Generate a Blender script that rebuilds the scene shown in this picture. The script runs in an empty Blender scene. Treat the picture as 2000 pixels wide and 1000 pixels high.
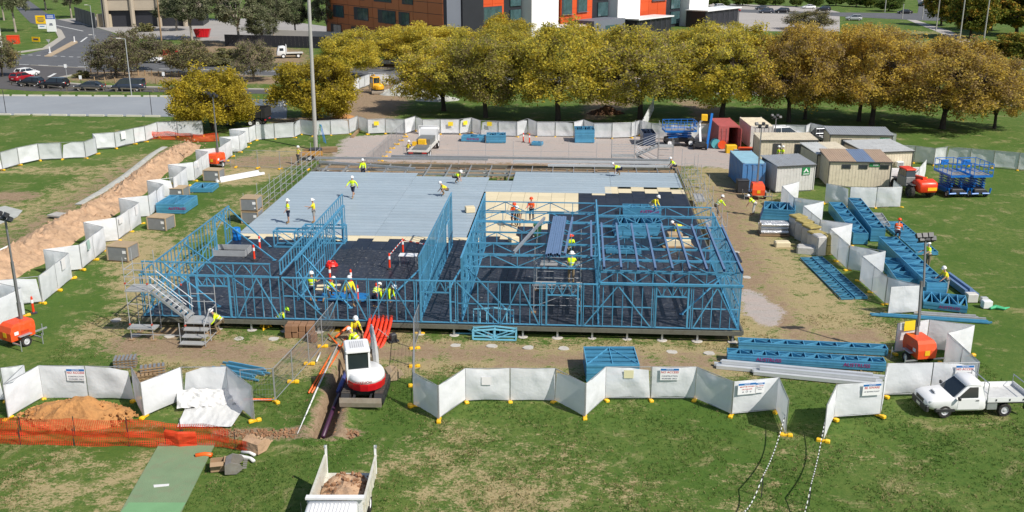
import bpy, bmesh, math, random
import numpy as np
from mathutils import Vector, Matrix, noise
R = math.radians
random.seed(7)
S = bpy.context.scene
COL = S.collection

# ------------------------------------------------------------------ camera, sky, sun, exposure
CAM_F, CAM_T, CAM_H = 1944.0, R(17.6), 23.0
cd = bpy.data.cameras.new('camera'); cam = bpy.data.objects.new('camera', cd); COL.objects.link(cam)
cam.location = (0, 0, CAM_H); cam.rotation_euler = (R(90) - CAM_T, 0, 0)
cd.sensor_width = 36; cd.lens = 36 * CAM_F / 2000; cd.clip_end = 6000; cd.clip_start = .5
S.camera = cam
SUN_AZ, SUN_EL = R(128), R(45)
TO_SUN = Vector((math.cos(SUN_EL) * math.sin(SUN_AZ), math.cos(SUN_EL) * math.cos(SUN_AZ), math.sin(SUN_EL)))
W = bpy.data.worlds.new('World'); S.world = W; W.use_nodes = True
wn = W.node_tree.nodes; bgn = wn['Background']
sky = wn.new('ShaderNodeTexSky'); sky.sky_type = 'NISHITA'; sky.sun_disc = False
sky.sun_elevation = SUN_EL; sky.sun_rotation = SUN_AZ
W.node_tree.links.new(sky.outputs[0], bgn.inputs[0]); bgn.inputs[1].default_value = .095
sl = bpy.data.lights.new('sun', 'SUN'); sl.energy = 4.6; sl.angle = R(.5); sl.color = (1, .95, .87)
so = bpy.data.objects.new('sun', sl); COL.objects.link(so)
so.rotation_euler = TO_SUN.to_track_quat('Z', 'Y').to_euler()
S.view_settings.view_transform = 'Standard'; S.view_settings.look = 'None'
S.view_settings.gamma = 1; S.view_settings.use_curve_mapping = False
S.view_settings.exposure = 0.14
S.cycles.max_bounces = 6; S.cycles.transparent_max_bounces = 12
S.cycles.use_denoising = True

# ------------------------------------------------------------------ helpers
def g(px, py, z=0.0):
    """the point at height z that the photograph shows at a pixel"""
    u = (px - 1000) / CAM_F; v = (py - 500) / CAM_F
    fy = math.cos(CAM_T) - v * math.sin(CAM_T); fz = -math.sin(CAM_T) - v * math.cos(CAM_T)
    t = (z - CAM_H) / fz
    return Vector((u * t, fy * t, z))
def height_at(p, py):
    """height of a thing standing at p whose top is seen on pixel row py"""
    a = CAM_T + math.atan((py - 500) / CAM_F)
    return CAM_H - p.y * math.tan(a)
def smooth(a, b, x):
    t = np.clip((x - a) / (b - a), 0, 1); return t * t * (3 - 2 * t)

def tag(o, label=None, cat=None, group=None, kind=None):
    if label: o['label'] = label
    if cat: o['category'] = cat
    if group: o['group'] = group
    if kind: o['kind'] = kind
    return o
def thing(name, label, cat, loc=(0, 0, 0), rz=0.0, group=None):
    o = bpy.data.objects.new(name, None); COL.objects.link(o)
    o.location = loc; o.rotation_euler = (0, 0, rz); o.empty_display_size = .3
    return tag(o, label, cat, group)
def link(name, me, parent=None, loc=None, mtx=None):
    o = bpy.data.objects.new(name, me); COL.objects.link(o)
    if parent: o.parent = parent
    if mtx is not None: o.matrix_local = mtx
    elif loc is not None: o.location = loc
    return o

class MB:
    """collects simple shapes and links them as one mesh object"""
    def __init__(s): s.v = []; s.f = []; s.mi = []; s.m = 0
    def add(s, vs, fs):
        n = len(s.v); s.v += [tuple(v) for v in vs]
        s.f += [tuple(i + n for i in f) for f in fs]; s.mi += [s.m] * len(fs); return s
    def box(s, c, d, rz=0.0, rot=None):
        hx, hy, hz = d[0] / 2, d[1] / 2, d[2] / 2
        vs = [Vector((x, y, z)) for x in (-hx, hx) for y in (-hy, hy) for z in (-hz, hz)]
        m = rot if rot is not None else (Matrix.Rotation(rz, 3, 'Z') if rz else None)
        c = Vector(c)
        vs = [(m @ v if m else v) + c for v in vs]
        return s.add(vs, [(0, 1, 3, 2), (4, 6, 7, 5), (0, 4, 5, 1), (2, 3, 7, 6), (0, 2, 6, 4), (1, 5, 7, 3)])
    def bbox(s, c, d, b=.03, rz=0.0):
        """box with chamfered vertical and top edges"""
        hx, hy, hz = d[0] / 2, d[1] / 2, d[2] / 2
        def ring(ix, iy, z):
            return [(-hx + ix + 0, -hy + iy + b, z), (-hx + ix + b, -hy + iy, z), (hx - ix - b, -hy + iy, z), (hx - ix, -hy + iy + b, z),
                    (hx - ix, hy - iy - b, z), (hx - ix - b, hy - iy, z), (-hx + ix + b, hy - iy, z), (-hx + ix, hy - iy - b, z)]
        m = Matrix.Rotation(rz, 3, 'Z'); c = Vector(c)
        vs = [m @ Vector(p) + c for p in ring(0, 0, -hz) + ring(0, 0, hz - b) + ring(b, b, hz)]
        fs = [(i + 8 * k, (i + 1) % 8 + 8 * k, (i + 1) % 8 + 8 * k + 8, i + 8 * k + 8) for k in (0, 1) for i in range(8)]
        return s.add(vs, fs + [tuple(range(7, -1, -1)), tuple(range(16, 24))])
    def bar(s, a, b, w, h=None):
        a, b = Vector(a), Vector(b); x = b - a
        y, z = side_up(x); y *= w / 2; z *= (h or w) / 2
        vs = [a - y - z, a - y + z, a + y - z, a + y + z, b - y - z, b - y + z, b + y - z, b + y + z]
        return s.add(vs, [(0, 1, 3, 2), (4, 6, 7, 5), (0, 4, 5, 1), (2, 3, 7, 6), (0, 2, 6, 4), (1, 5, 7, 3)])
    def tube(s, a, b, r0, r1=None, n=8, cap=True):
        a, b = Vector(a), Vector(b); r1 = r0 if r1 is None else r1
        y, z = side_up(b - a)
        c = [y * math.cos(2 * math.pi * i / n) + z * math.sin(2 * math.pi * i / n) for i in range(n)]
        vs = [a + d * r0 for d in c] + [b + d * r1 for d in c]
        fs = [(i, (i + 1) % n, (i + 1) % n + n, i + n) for i in range(n)]
        if cap: fs += [tuple(range(n - 1, -1, -1)), tuple(range(n, 2 * n))]
        return s.add(vs, fs)
    def path(s, pts, r, n=6):
        pts = [Vector(p) for p in pts]; base = len(s.v); rs = r if isinstance(r, (list, tuple)) else [r] * len(pts)
        for k, p in enumerate(pts):
            d = pts[min(k + 1, len(pts) - 1)] - pts[max(k - 1, 0)]
            y, z = side_up(d)
            s.v += [tuple(p + (y * math.cos(2 * math.pi * i / n) + z * math.sin(2 * math.pi * i / n)) * rs[k]) for i in range(n)]
        for k in range(len(pts) - 1):
            for i in range(n):
                a = base + k * n; s.f.append((a + i, a + (i + 1) % n, a + n + (i + 1) % n, a + n + i)); s.mi.append(s.m)
        for k, rev in ((0, True), (len(pts) - 1, False)):
            q = list(range(base + k * n, base + k * n + n)); s.f.append(tuple(q[::-1] if rev else q)); s.mi.append(s.m)
        return s
    def prism(s, poly, z0, z1):
        n = len(poly); vs = [(p[0], p[1], z0) for p in poly] + [(p[0], p[1], z1) for p in poly]
        return s.add(vs, [(i, (i + 1) % n, (i + 1) % n + n, i + n) for i in range(n)] + [tuple(range(n - 1, -1, -1)), tuple(range(n, 2 * n))])
    def prism_y(s, poly, y0, y1):
        """polygon in x,z swept along y"""
        n = len(poly); vs = [(p[0], y0, p[1]) for p in poly] + [(p[0], y1, p[1]) for p in poly]
        return s.add(vs, [(i, i + n, (i + 1) % n + n, (i + 1) % n) for i in range(n)] + [tuple(range(n)), tuple(range(2 * n - 1, n - 1, -1))])
    def loft(s, rings, cap=True, closed=False):
        n = len(rings[0]); vs = [p for r in rings for p in r]
        fs = [(k * n + i, k * n + (i + 1) % n, (k + 1) * n + (i + 1) % n, (k + 1) * n + i) for k in range(len(rings) - 1) for i in range(n)]
        if cap: fs += [tuple(range(n - 1, -1, -1)), tuple(range((len(rings) - 1) * n, len(rings) * n))]
        return s.add(vs, fs)
    def lathe(s, prof, c=(0, 0, 0), n=12, axis='Z', cap=True):
        rings = []
        for r, z in prof:
            q = [Vector((r * math.cos(2 * math.pi * i / n), r * math.sin(2 * math.pi * i / n), z)) for i in range(n)]
            if axis == 'Y': q = [Vector((p.x, -p.z, p.y)) for p in q]
            if axis == 'X': q = [Vector((p.z, p.x, p.y)) for p in q]
            rings.append([p + Vector(c) for p in q])
        return s.loft(rings, cap)
    def quad(s, a, b, c, d): return s.add([a, b, c, d], [(0, 1, 2, 3)])
    def mesh(s, name, mats):
        me = bpy.data.meshes.new(name); me.from_pydata(s.v, [], s.f)
        for m in (mats if isinstance(mats, (list, tuple)) else [mats]): me.materials.append(m)
        if any(s.mi): me.polygons.foreach_set('material_index', s.mi)
        return me
    def build(s, name, mats, parent=None, loc=None, mtx=None, flat=True, fix=True):
        me = s.mesh(name, mats)
        if fix:
            bm = bmesh.new(); bm.from_mesh(me); bmesh.ops.recalc_face_normals(bm, faces=bm.faces); bm.to_mesh(me); bm.free()
        if not flat: me.shade_smooth(); 
        return link(name, me, parent, loc, mtx)

def side_up(x):
    x = Vector(x).normalized()
    ref = Vector((0, 0, 1)) if abs(x.z) < .95 else Vector((0, 1, 0))
    y = ref.cross(x).normalized(); z = x.cross(y)
    return y, z
_unit = {}
def unit(mat, kind='box'):
    k = (mat.name, kind)
    if k not in _unit:
        m = MB()
        if kind == 'box': m.box((0, 0, 0), (1, 1, 1))
        else: m.tube((-.5, 0, 0), (.5, 0, 0), .5, n=8)
        _unit[k] = m.mesh(kind, mat)
    return _unit[k]
def bar(name, mat, parent, a, b, w, h=None, kind='box'):
    """one straight member between two points as an object of its own (shares one mesh per material)"""
    a, b = Vector(a), Vector(b); x = b - a; y, z = side_up(x)
    y *= w; z *= (h or w); c = (a + b) / 2
    M = Matrix(((x.x, y.x, z.x, c.x), (x.y, y.y, z.y, c.y), (x.z, y.z, z.z, c.z), (0, 0, 0, 1)))
    return link(name, unit(mat, kind), parent, mtx=M)
def block(name, mat, parent, c, d, rz=0.0):
    M = Matrix.Translation(c) @ Matrix.Rotation(rz, 4, 'Z') @ Matrix.Diagonal((d[0], d[1], d[2], 1))
    return link(name, unit(mat), parent, mtx=M)
def copy_thing(o, loc=None, rz=None, label=None, parent=None):
    c = o.copy(); COL.objects.link(c)
    if parent: c.parent = parent
    if loc is not None: c.location = loc
    if rz is not None: c.rotation_euler = (0, 0, rz)
    if label: c['label'] = label
    for ch in list(o.children): copy_thing(ch, parent=c)
    return c
ORD = 'zero first second third fourth fifth sixth seventh eighth ninth tenth eleventh twelfth thirteenth fourteenth fifteenth sixteenth seventeenth eighteenth nineteenth twentieth'.split()
def nth(i):
    if i <= 20: return ORD[i]
    return {2: 'twenty', 3: 'thirty', 4: 'forty', 5: 'fifty'}[i // 10] + ('-' + ORD[i % 10] if i % 10 else 'th')
def text(body, size, mat, parent, mtx, name='lettering', ext=.002):
    cu = bpy.data.curves.new(name, 'FONT'); cu.body = body; cu.size = size; cu.align_x = 'CENTER'; cu.align_y = 'CENTER'
    cu.extrude = ext; cu.offset = size * .012; cu.resolution_u = 2; cu.materials.append(mat)
    tmp = bpy.data.objects.new('tmp', cu); me = bpy.data.meshes.new_from_object(tmp); bpy.data.objects.remove(tmp)
    me.name = name; return link(name, me, parent, mtx=mtx)
def facing(loc, nrm, up=(0, 0, 1)):
    """matrix whose local z looks along nrm and local y goes up"""
    z = Vector(nrm).normalized(); x = Vector(up).cross(z).normalized(); y = z.cross(x)
    return Matrix(((x.x, y.x, z.x, loc[0]), (x.y, y.y, z.y, loc[1]), (x.z, y.z, z.z, loc[2]), (0, 0, 0, 1)))

# ------------------------------------------------------------------ materials
MATS = {}
def srgb(r, gg, b):
    return tuple(((c / 255) / 12.92 if c / 255 <= .04045 else ((c / 255 + .055) / 1.055) ** 2.4) for c in (r, gg, b))
def mat(name, col, rough=.6, metal=0.0, var=.18, scale=1.3, bump=0.0, bscale=20, spec=.5, emit=0, dirt=None, trans=0, alpha=1, rnd=0.0):
    """principled material with world-space blotches, fine grain, optional dust and per-object variation"""
    if name in MATS: return MATS[name]
    m = bpy.data.materials.new(name); m.use_nodes = True; nt = m.node_tree; N = nt.nodes; L = nt.links
    b = N['Principled BSDF']; b.inputs['Roughness'].default_value = rough; b.inputs['Metallic'].default_value = metal
    b.inputs['Specular IOR Level'].default_value = spec
    geo = N.new('ShaderNodeNewGeometry')
    n1 = N.new('ShaderNodeTexNoise'); n1.inputs['Scale'].default_value = scale; n1.inputs['Detail'].default_value = 6; n1.inputs['Roughness'].default_value = .65
    L.new(geo.outputs['Position'], n1.inputs['Vector'])
    mr = N.new('ShaderNodeMapRange'); mr.inputs[1].default_value = .25; mr.inputs[2].default_value = .75
    mr.inputs[3].default_value = 1 - var; mr.inputs[4].default_value = 1 + var
    L.new(n1.outputs['Fac'], mr.inputs[0])
    val = mr.outputs[0]
    if rnd:
        oi = N.new('ShaderNodeObjectInfo'); r2 = N.new('ShaderNodeMapRange'); r2.inputs[3].default_value = 1 - rnd; r2.inputs[4].default_value = 1 + rnd
        L.new(oi.outputs['Random'], r2.inputs[0])
        mu = N.new('ShaderNodeMath'); mu.operation = 'MULTIPLY'; L.new(val, mu.inputs[0]); L.new(r2.outputs[0], mu.inputs[1]); val = mu.outputs[0]
    vm = N.new('ShaderNodeVectorMath'); vm.operation = 'SCALE'; vm.inputs[0].default_value = col[:3]; L.new(val, vm.inputs['Scale'])
    out = vm.outputs[0]
    if dirt:
        n2 = N.new('ShaderNodeTexNoise'); n2.inputs['Scale'].default_value = scale * 2.3; n2.inputs['Detail'].default_value = 8; n2.inputs['Roughness'].default_value = .7
        L.new(geo.outputs['Position'], n2.inputs['Vector'])
        m2 = N.new('ShaderNodeMapRange'); m2.inputs[1].default_value = .5; m2.inputs[2].default_value = .72; m2.inputs[4].default_value = dirt[3]
        L.new(n2.outputs['Fac'], m2.inputs[0])
        mx = N.new('ShaderNodeMix'); mx.data_type = 'RGBA'; mx.inputs['B'].default_value = (*dirt[:3], 1)
        L.new(m2.outputs[0], mx.inputs['Factor']); L.new(out, mx.inputs['A']); out = mx.outputs['Result']
    L.new(out, b.inputs['Base Color'])
    if bump:
        nb = N.new('ShaderNodeTexNoise'); nb.inputs['Scale'].default_value = bscale; nb.inputs['Detail'].default_value = 5
        L.new(geo.outputs['Position'], nb.inputs['Vector'])
        bp = N.new('ShaderNodeBump'); bp.inputs['Strength'].default_value = bump; bp.inputs['Distance'].default_value = .05
        L.new(nb.outputs['Fac'], bp.inputs['Height']); L.new(bp.outputs[0], b.inputs['Normal'])
    if emit:
        L.new(out, b.inputs['Emission Color']); b.inputs['Emission Strength'].default_value = emit
    if trans or alpha < 1:
        o = N['Material Output']; last = b.outputs[0]
        if trans:
            tr = N.new('ShaderNodeBsdfTranslucent'); L.new(out, tr.inputs[0])
            ms = N.new('ShaderNodeMixShader'); ms.inputs[0].default_value = trans; L.new(last, ms.inputs[1]); L.new(tr.outputs[0], ms.inputs[2]); last = ms.outputs[0]
        if alpha < 1:
            tp = N.new('ShaderNodeBsdfTransparent'); ms = N.new('ShaderNodeMixShader'); ms.inputs[0].default_value = alpha
            L.new(tp.outputs[0], ms.inputs[1]); L.new(last, ms.inputs[2]); last = ms.outputs[0]
        L.new(last, o.inputs[0])
    MATS[name] = m
    return m
DUST = (.28, .2, .13)
STEEL_BLUE = mat('blue frame steel', srgb(84, 152, 186), .3, .15, .12, .8, dirt=(*srgb(50, 112, 152), .5), rnd=.2)
PURLIN = mat('dark purlin steel', srgb(104, 130, 165), .4, .1, .1)
GALV = mat('galvanised steel', (.46, .48, .5), .38, .55, .15, 2.0)
GALVM = mat('matt galvanised tube', (.42, .43, .44), .5, .25, .15, 2.0)
CLOTH = mat('white shade cloth', (.86, .87, .89), .7, 0, .06, .9, trans=.24, alpha=.92, bump=.9, bscale=2.2)
CLOTHG = mat('grey shade cloth', (.76, .78, .8), .8, 0, .06, .9, trans=.28, alpha=.85, bump=.9, bscale=2.2)
YELLOW = mat('yellow fence foot plastic', srgb(243, 190, 30), .5, 0, .1, 3, rnd=.08, dirt=(*DUST, .35))
WHITE = mat('white paint', (.8, .8, .8), .3, 0, .04, 1)
OFFWHITE = mat('off white paint', (.62, .6, .55), .5, 0, .08, 2, dirt=(*DUST, .3))
BLACK = mat('black rubber', (.02, .02, .022), .7, 0, .2, 4)
DARK = mat('dark plastic', (.035, .036, .04), .5, 0, .2, 4)
GLASS = mat('dark window glass', (.02, .028, .035), .06, 0, .1, 1, spec=.9)
RIM = mat('wheel rim silver', (.6, .6, .62), .35, .15, .05)
ORANGE = mat('orange machine paint', srgb(236, 84, 36), .4, 0, .07, 2, dirt=(*DUST, .3))
RED = mat('red machine paint', srgb(196, 22, 34), .3, 0, .06)
HIVIS = mat('hi-vis yellow cloth', srgb(214, 244, 20), .8, 0, .12, 9)
HIORANGE = mat('hi-vis orange cloth', srgb(246, 96, 30), .8, 0, .12, 9)
NAVY = mat('navy cloth', (.015, .02, .045), .85, 0, .2, 9)
KHAKI = mat('grey work cloth', (.3, .29, .27), .85, 0, .2, 9)
SKIN = mat('skin', (.44, .25, .17), .55, 0, .08, 9)
BOOT = mat('tan work boot', (.3, .19, .09), .8, 0, .2, 9)
HAT = mat('white hard hat', (.82, .82, .8), .3, 0, .03)
HATO = mat('orange hard hat', srgb(240, 80, 30), .3, 0, .03)
TYRE = mat('tyre rubber', (.018, .018, .019), .85, 0, .3, 5, dirt=(*DUST, .35))
SOIL = mat('clay soil', srgb(182, 150, 120), .95, 0, .3, .9, bump=1.0, bscale=5, dirt=(*srgb(138, 108, 84), .85))
SOILO = mat('orange clay', srgb(180, 130, 78), .95, 0, .3, 1.5, bump=1.0, bscale=6, dirt=(*srgb(132, 96, 62), .8))
SIGNW = mat('sign white', (.82, .82, .82), .5, 0, .03)
SIGNR = mat('sign red print', srgb(190, 40, 50), .5, 0, .03)
SIGNB = mat('sign blue print', srgb(30, 110, 180), .5, 0, .03)
SIGNK = mat('sign dark print', (.06, .07, .12), .5, 0, .03)
PINK = mat('pink stencil paint', srgb(150, 40, 110), .6, 0, .05)
CONC = mat('concrete', (.42, .4, .37), .9, 0, .15, 2, bump=.4, bscale=12, dirt=(*DUST, .5))
TIMBER = mat('timber', (.3, .2, .11), .8, 0, .2, 3, rnd=.2)
# ------------------------------------------------------------------ building grid (a local frame along the platform)
ORG = Vector((-22.94, 57.75, 0)); ANG = R(-3.75)
UX = Vector((math.cos(ANG), math.sin(ANG), 0)); WX = Vector((-math.sin(ANG), math.cos(ANG), 0))
DECK = .78
LEN_S, LEN_T = 36.75, 42.3
def B(s, t, z=0.0): return ORG + UX * s + WX * t + Vector((0, 0, z))
def bl(px, py, z=DECK):
    d = g(px, py, z) - ORG; return d.dot(UX), d.dot(WX)

# ------------------------------------------------------------------ ground
def axis(lo, hi, parts):
    out = []; 
    for a, b, st in parts:
        n = max(1, int(round((b - a) / st))); out += [a + (b - a) * i / n for i in range(n)]
    return np.array(out + [parts[-1][1]])
xs = axis(0, 0, [(-1500, -300, 150), (-300, -90, 8), (-90, -17, .6), (-17, -13.4, .35), (-13.4, -7.2, .11), (-7.2, 90, .6), (90, 300, 8), (300, 1500, 150)])
ys = axis(0, 0, [(-400, 20, 40), (20, 34, 1), (34, 42.5, .4), (42.5, 55, .11), (55, 150, .6), (150, 300, 5), (300, 2500, 150)])
GX, GY = np.meshgrid(xs, ys)
ny, nx = GX.shape
wear = np.zeros((3, ny, nx))
def stroke(ch, pts, rad, amt=1.0, soft=.6):
    """paint worn ground along a path: pts are pixels of the photograph, rad metres"""
    P = [g(*p) for p in pts]; rads = rad if isinstance(rad, (list, tuple)) else [rad] * len(P)
    best = np.zeros_like(GX)
    for i in range(max(1, len(P) - 1)):
        a = P[i]; b = P[min(i + 1, len(P) - 1)]; d = b - a; l2 = max(d.x ** 2 + d.y ** 2, 1e-6)
        t = np.clip(((GX - a.x) * d.x + (GY - a.y) * d.y) / l2, 0, 1)
        r = rads[i] + (rads[min(i + 1, len(P) - 1)] - rads[i]) * t
        q = np.hypot(GX - a.x - d.x * t, GY - a.y - d.y * t) / r
        best = np.maximum(best, 1 - smooth(1 - soft, 1 + soft, q))
    wear[ch] = np.maximum(wear[ch], best * amt)
def area(ch, poly, amt=1.0, soft=1.2):
    P = [g(*p) for p in poly]; n = len(P); inside = np.zeros(GX.shape, bool); dist = np.full(GX.shape, 1e9)
    for i in range(n):
        a, b = P[i], P[(i + 1) % n]
        cr = ((a.y > GY) != (b.y > GY)) & (GX < (b.x - a.x) * (GY - a.y) / ((b.y - a.y) or 1e-9) + a.x)
        inside ^= cr
        d = b - a; t = np.clip(((GX - a.x) * d.x + (GY - a.y) * d.y) / max(d.x ** 2 + d.y ** 2, 1e-6), 0, 1)
        dist = np.minimum(dist, np.hypot(GX - a.x - d.x * t, GY - a.y - d.y * t))
    sd = np.where(inside, dist, -dist)
    wear[ch] = np.maximum(wear[ch], smooth(-soft, soft, sd) * amt)
# dry, trodden grass
stroke(0, [(260, 470), (330, 560), (360, 700), (700, 690), (1040, 700), (1390, 700), (1560, 690), (1720, 650)], [3, 4, 3.2, 3.2, 3, 3, 3.4, 2], .8)
stroke(0, [(215, 640), (430, 700)], 3, .7)
stroke(0, [(540, 440), (480, 390), (420, 430), (330, 480)], [3, 3, 2.4, 2], .5)
stroke(0, [(1425, 340), (1415, 430), (1460, 540), (1530, 620), (1620, 680)], [5, 5, 6.0, 7, 4], .85)
stroke(0, [(1500, 500), (1600, 590), (1700, 650)], 3, .6)
stroke(0, [(290, 310), (160, 380), (60, 430), (-60, 430)], [4, 5, 5, 7], .6)
stroke(0, [(30, 330), (160, 335), (270, 320)], 2.2, .6)
stroke(0, [(560, 300), (500, 330), (470, 350)], [4, 4, 3], .8)
stroke(0, [(690, 640), (760, 660), (800, 690)], 2.2, .8)
stroke(0, [(740, 240), (760, 180)], 3, .5)
for p, r, a in (((950, 960), 4, .8), ((800, 900), 2.5, .7), ((1060, 900), 3.5, .5), ((1180, 960), 3, .5), ((250, 930), 2.5, .75), ((100, 910), 2.2, .65), ((60, 960), 2.4, .8), ((180, 980), 2, .7),
                ((880, 860), 2.4, .65), ((1300, 990), 3, .45), ((1900, 830), 2, .4), ((1450, 930), 2.5, .4), ((1700, 900), 2.6, .4), ((1560, 880), 1.6, .45), ((1030, 850), 1.8, .4),
                ((1780, 960), 3, .35), ((380, 930), 1.4, .4), ((1700, 80), 9, .75), ((1740, 62), 8, .75), ((1480, 990), 2, .5), ((1840, 640), 2, .35), ((1960, 560), 2.5, .3)):
    stroke(0, [p, (p[0] + 40 * r / 3, p[1] + 4)], r * .85, a * .88, 1.1)
# bare soil
stroke(1, [(1430, 370), (1420, 440), (1470, 560), (1540, 640)], [2.0, 2.4, 2.2, 1.6], .8, 1.1)
stroke(1, [(1000, 700), (1250, 710), (1400, 705)], 1.5, .78, 1.1); area(1, [(600, 346), (1330, 346), (1345, 312), (640, 310)], 1, 1.5)
stroke(1, [(500, 700), (640, 680), (760, 690), (1000, 690)], 1.5, .78, 1.1)
stroke(1, [(380, 650), (260, 670), (470, 690)], 1.8, .85, .9)
stroke(1, [(1570, 660), (1700, 655)], 1.5, .7, .9)
stroke(1, [(345, 290), (225, 355), (110, 430), (-40, 520)], [2.4, 2.6, 3, 3], .6, .7)
stroke(1, [(-60, 385), (20, 385)], 2.5, .9)
stroke(1, [(475, 315), (560, 315), (640, 300)], [3, 3, 2], .8)
stroke(1, [(700, 240), (735, 190), (775, 165)], [4, 6, 6], 1)
stroke(1, [(560, 235), (690, 232)], 2.4, .9)
stroke(1, [(1160, 230), (1190, 205), (1210, 185)], [2, 4, 4], .8)
stroke(1, [(1385, 240), (1380, 212), (1340, 200)], 2.5, .8)
stroke(1, [(668, 720), (622, 846), (430, 846), (690, 846)], [.7, .7, .55, .6], .9, .7)
stroke(1, [(640, 850), (680, 720), (700, 660)], [.7, .7, 1.4], .9, .7)
stroke(1, [(430, 335), (300, 340), (240, 340)], 0.8, .3)
area(1, [(110, 160), (560, 165), (560, 148), (300, 137), (170, 138)], .95, 2)
area(1, [(265, 92), (440, 80), (600, 97), (620, 128), (280, 116)], .9, 5); area(1, [(690, 135), (860, 140), (860, 125), (720, 118)], .9, 3)
stroke(1, [(0, 128), (30, 170)], 3, .9)
stroke(1, [(400, 75), (460, 95)], 4, .9)
stroke(1, [(1100, 145), (1300, 152)], 4, .8)
stroke(1, [(330, 115), (470, 118)], 6, .75)
# gravel yard
area(2, [(676, 268), (756, 262), (800, 252), (1270, 257), (1388, 262), (1440, 300), (1432, 330), (1300, 322), (900, 318), (648, 316), (655, 296)], 1, 1.4)
stroke(2, [(1464, 575), (1490, 610), (1500, 632)], [.8, 1.3, .6], 1)
# trench through the lawn beside the small excavator: real depth
tz = np.zeros_like(GX)
def dig(pts, half, depth):
    P = [g(*p) for p in pts]; best = np.full(GX.shape, 1e9)
    for a, b in zip(P, P[1:]):
        d = b - a; t = np.clip(((GX - a.x) * d.x + (GY - a.y) * d.y) / (d.x ** 2 + d.y ** 2), 0, 1)
        best = np.minimum(best, np.hypot(GX - a.x - d.x * t, GY - a.y - d.y * t))
    global tz
    tz = np.minimum(tz, -depth * (1 - smooth(half - .14, half + .12, best)))
    tz = np.maximum(tz, np.where((best > half + .1) & (tz > -.02), .16 * np.exp(-((best - half - .5) / .35) ** 2), -9))
dig([(628, 848), (668, 735), (690, 668)], .42, .95)
rim = np.array([[noise.noise((x * 1.7, y * 1.7, 0)) for x in xs] for y in ys]) if False else 0
GZ = tz.copy()
und = .05 * np.sin(GX * .21 + .7) * np.sin(GY * .17) + .03 * np.sin(GX * .53 + GY * .31)
GZ += und * (1 - smooth(60, 85, np.abs(GX))) * (1 - smooth(130, 148, GY)) * smooth(20, 34, GY) * np.where(tz < -.03, 0, 1)
me = bpy.data.meshes.new('ground'); nv = nx * ny
me.vertices.add(nv); me.vertices.foreach_set('co', np.stack([GX, GY, GZ], -1).ravel())
idx = np.arange(nv).reshape(ny, nx)
q = np.stack([idx[:-1, :-1], idx[:-1, 1:], idx[1:, 1:], idx[1:, :-1]], -1).reshape(-1)
nf = len(q) // 4
me.loops.add(nf * 4); me.loops.foreach_set('vertex_index', q); me.polygons.add(nf)
me.polygons.foreach_set('loop_start', np.arange(nf) * 4); me.polygons.foreach_set('loop_total', np.full(nf, 4)); me.update(); me.validate()
wear[1] = np.maximum(wear[1], smooth(.05, .3, -tz))
ca = me.color_attributes.new('wear', 'FLOAT_COLOR', 'POINT')
ca.data.foreach_set('color', np.concatenate([np.moveaxis(wear, 0, -1), np.ones((ny, nx, 1))], -1).ravel())
me.shade_smooth()

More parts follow.
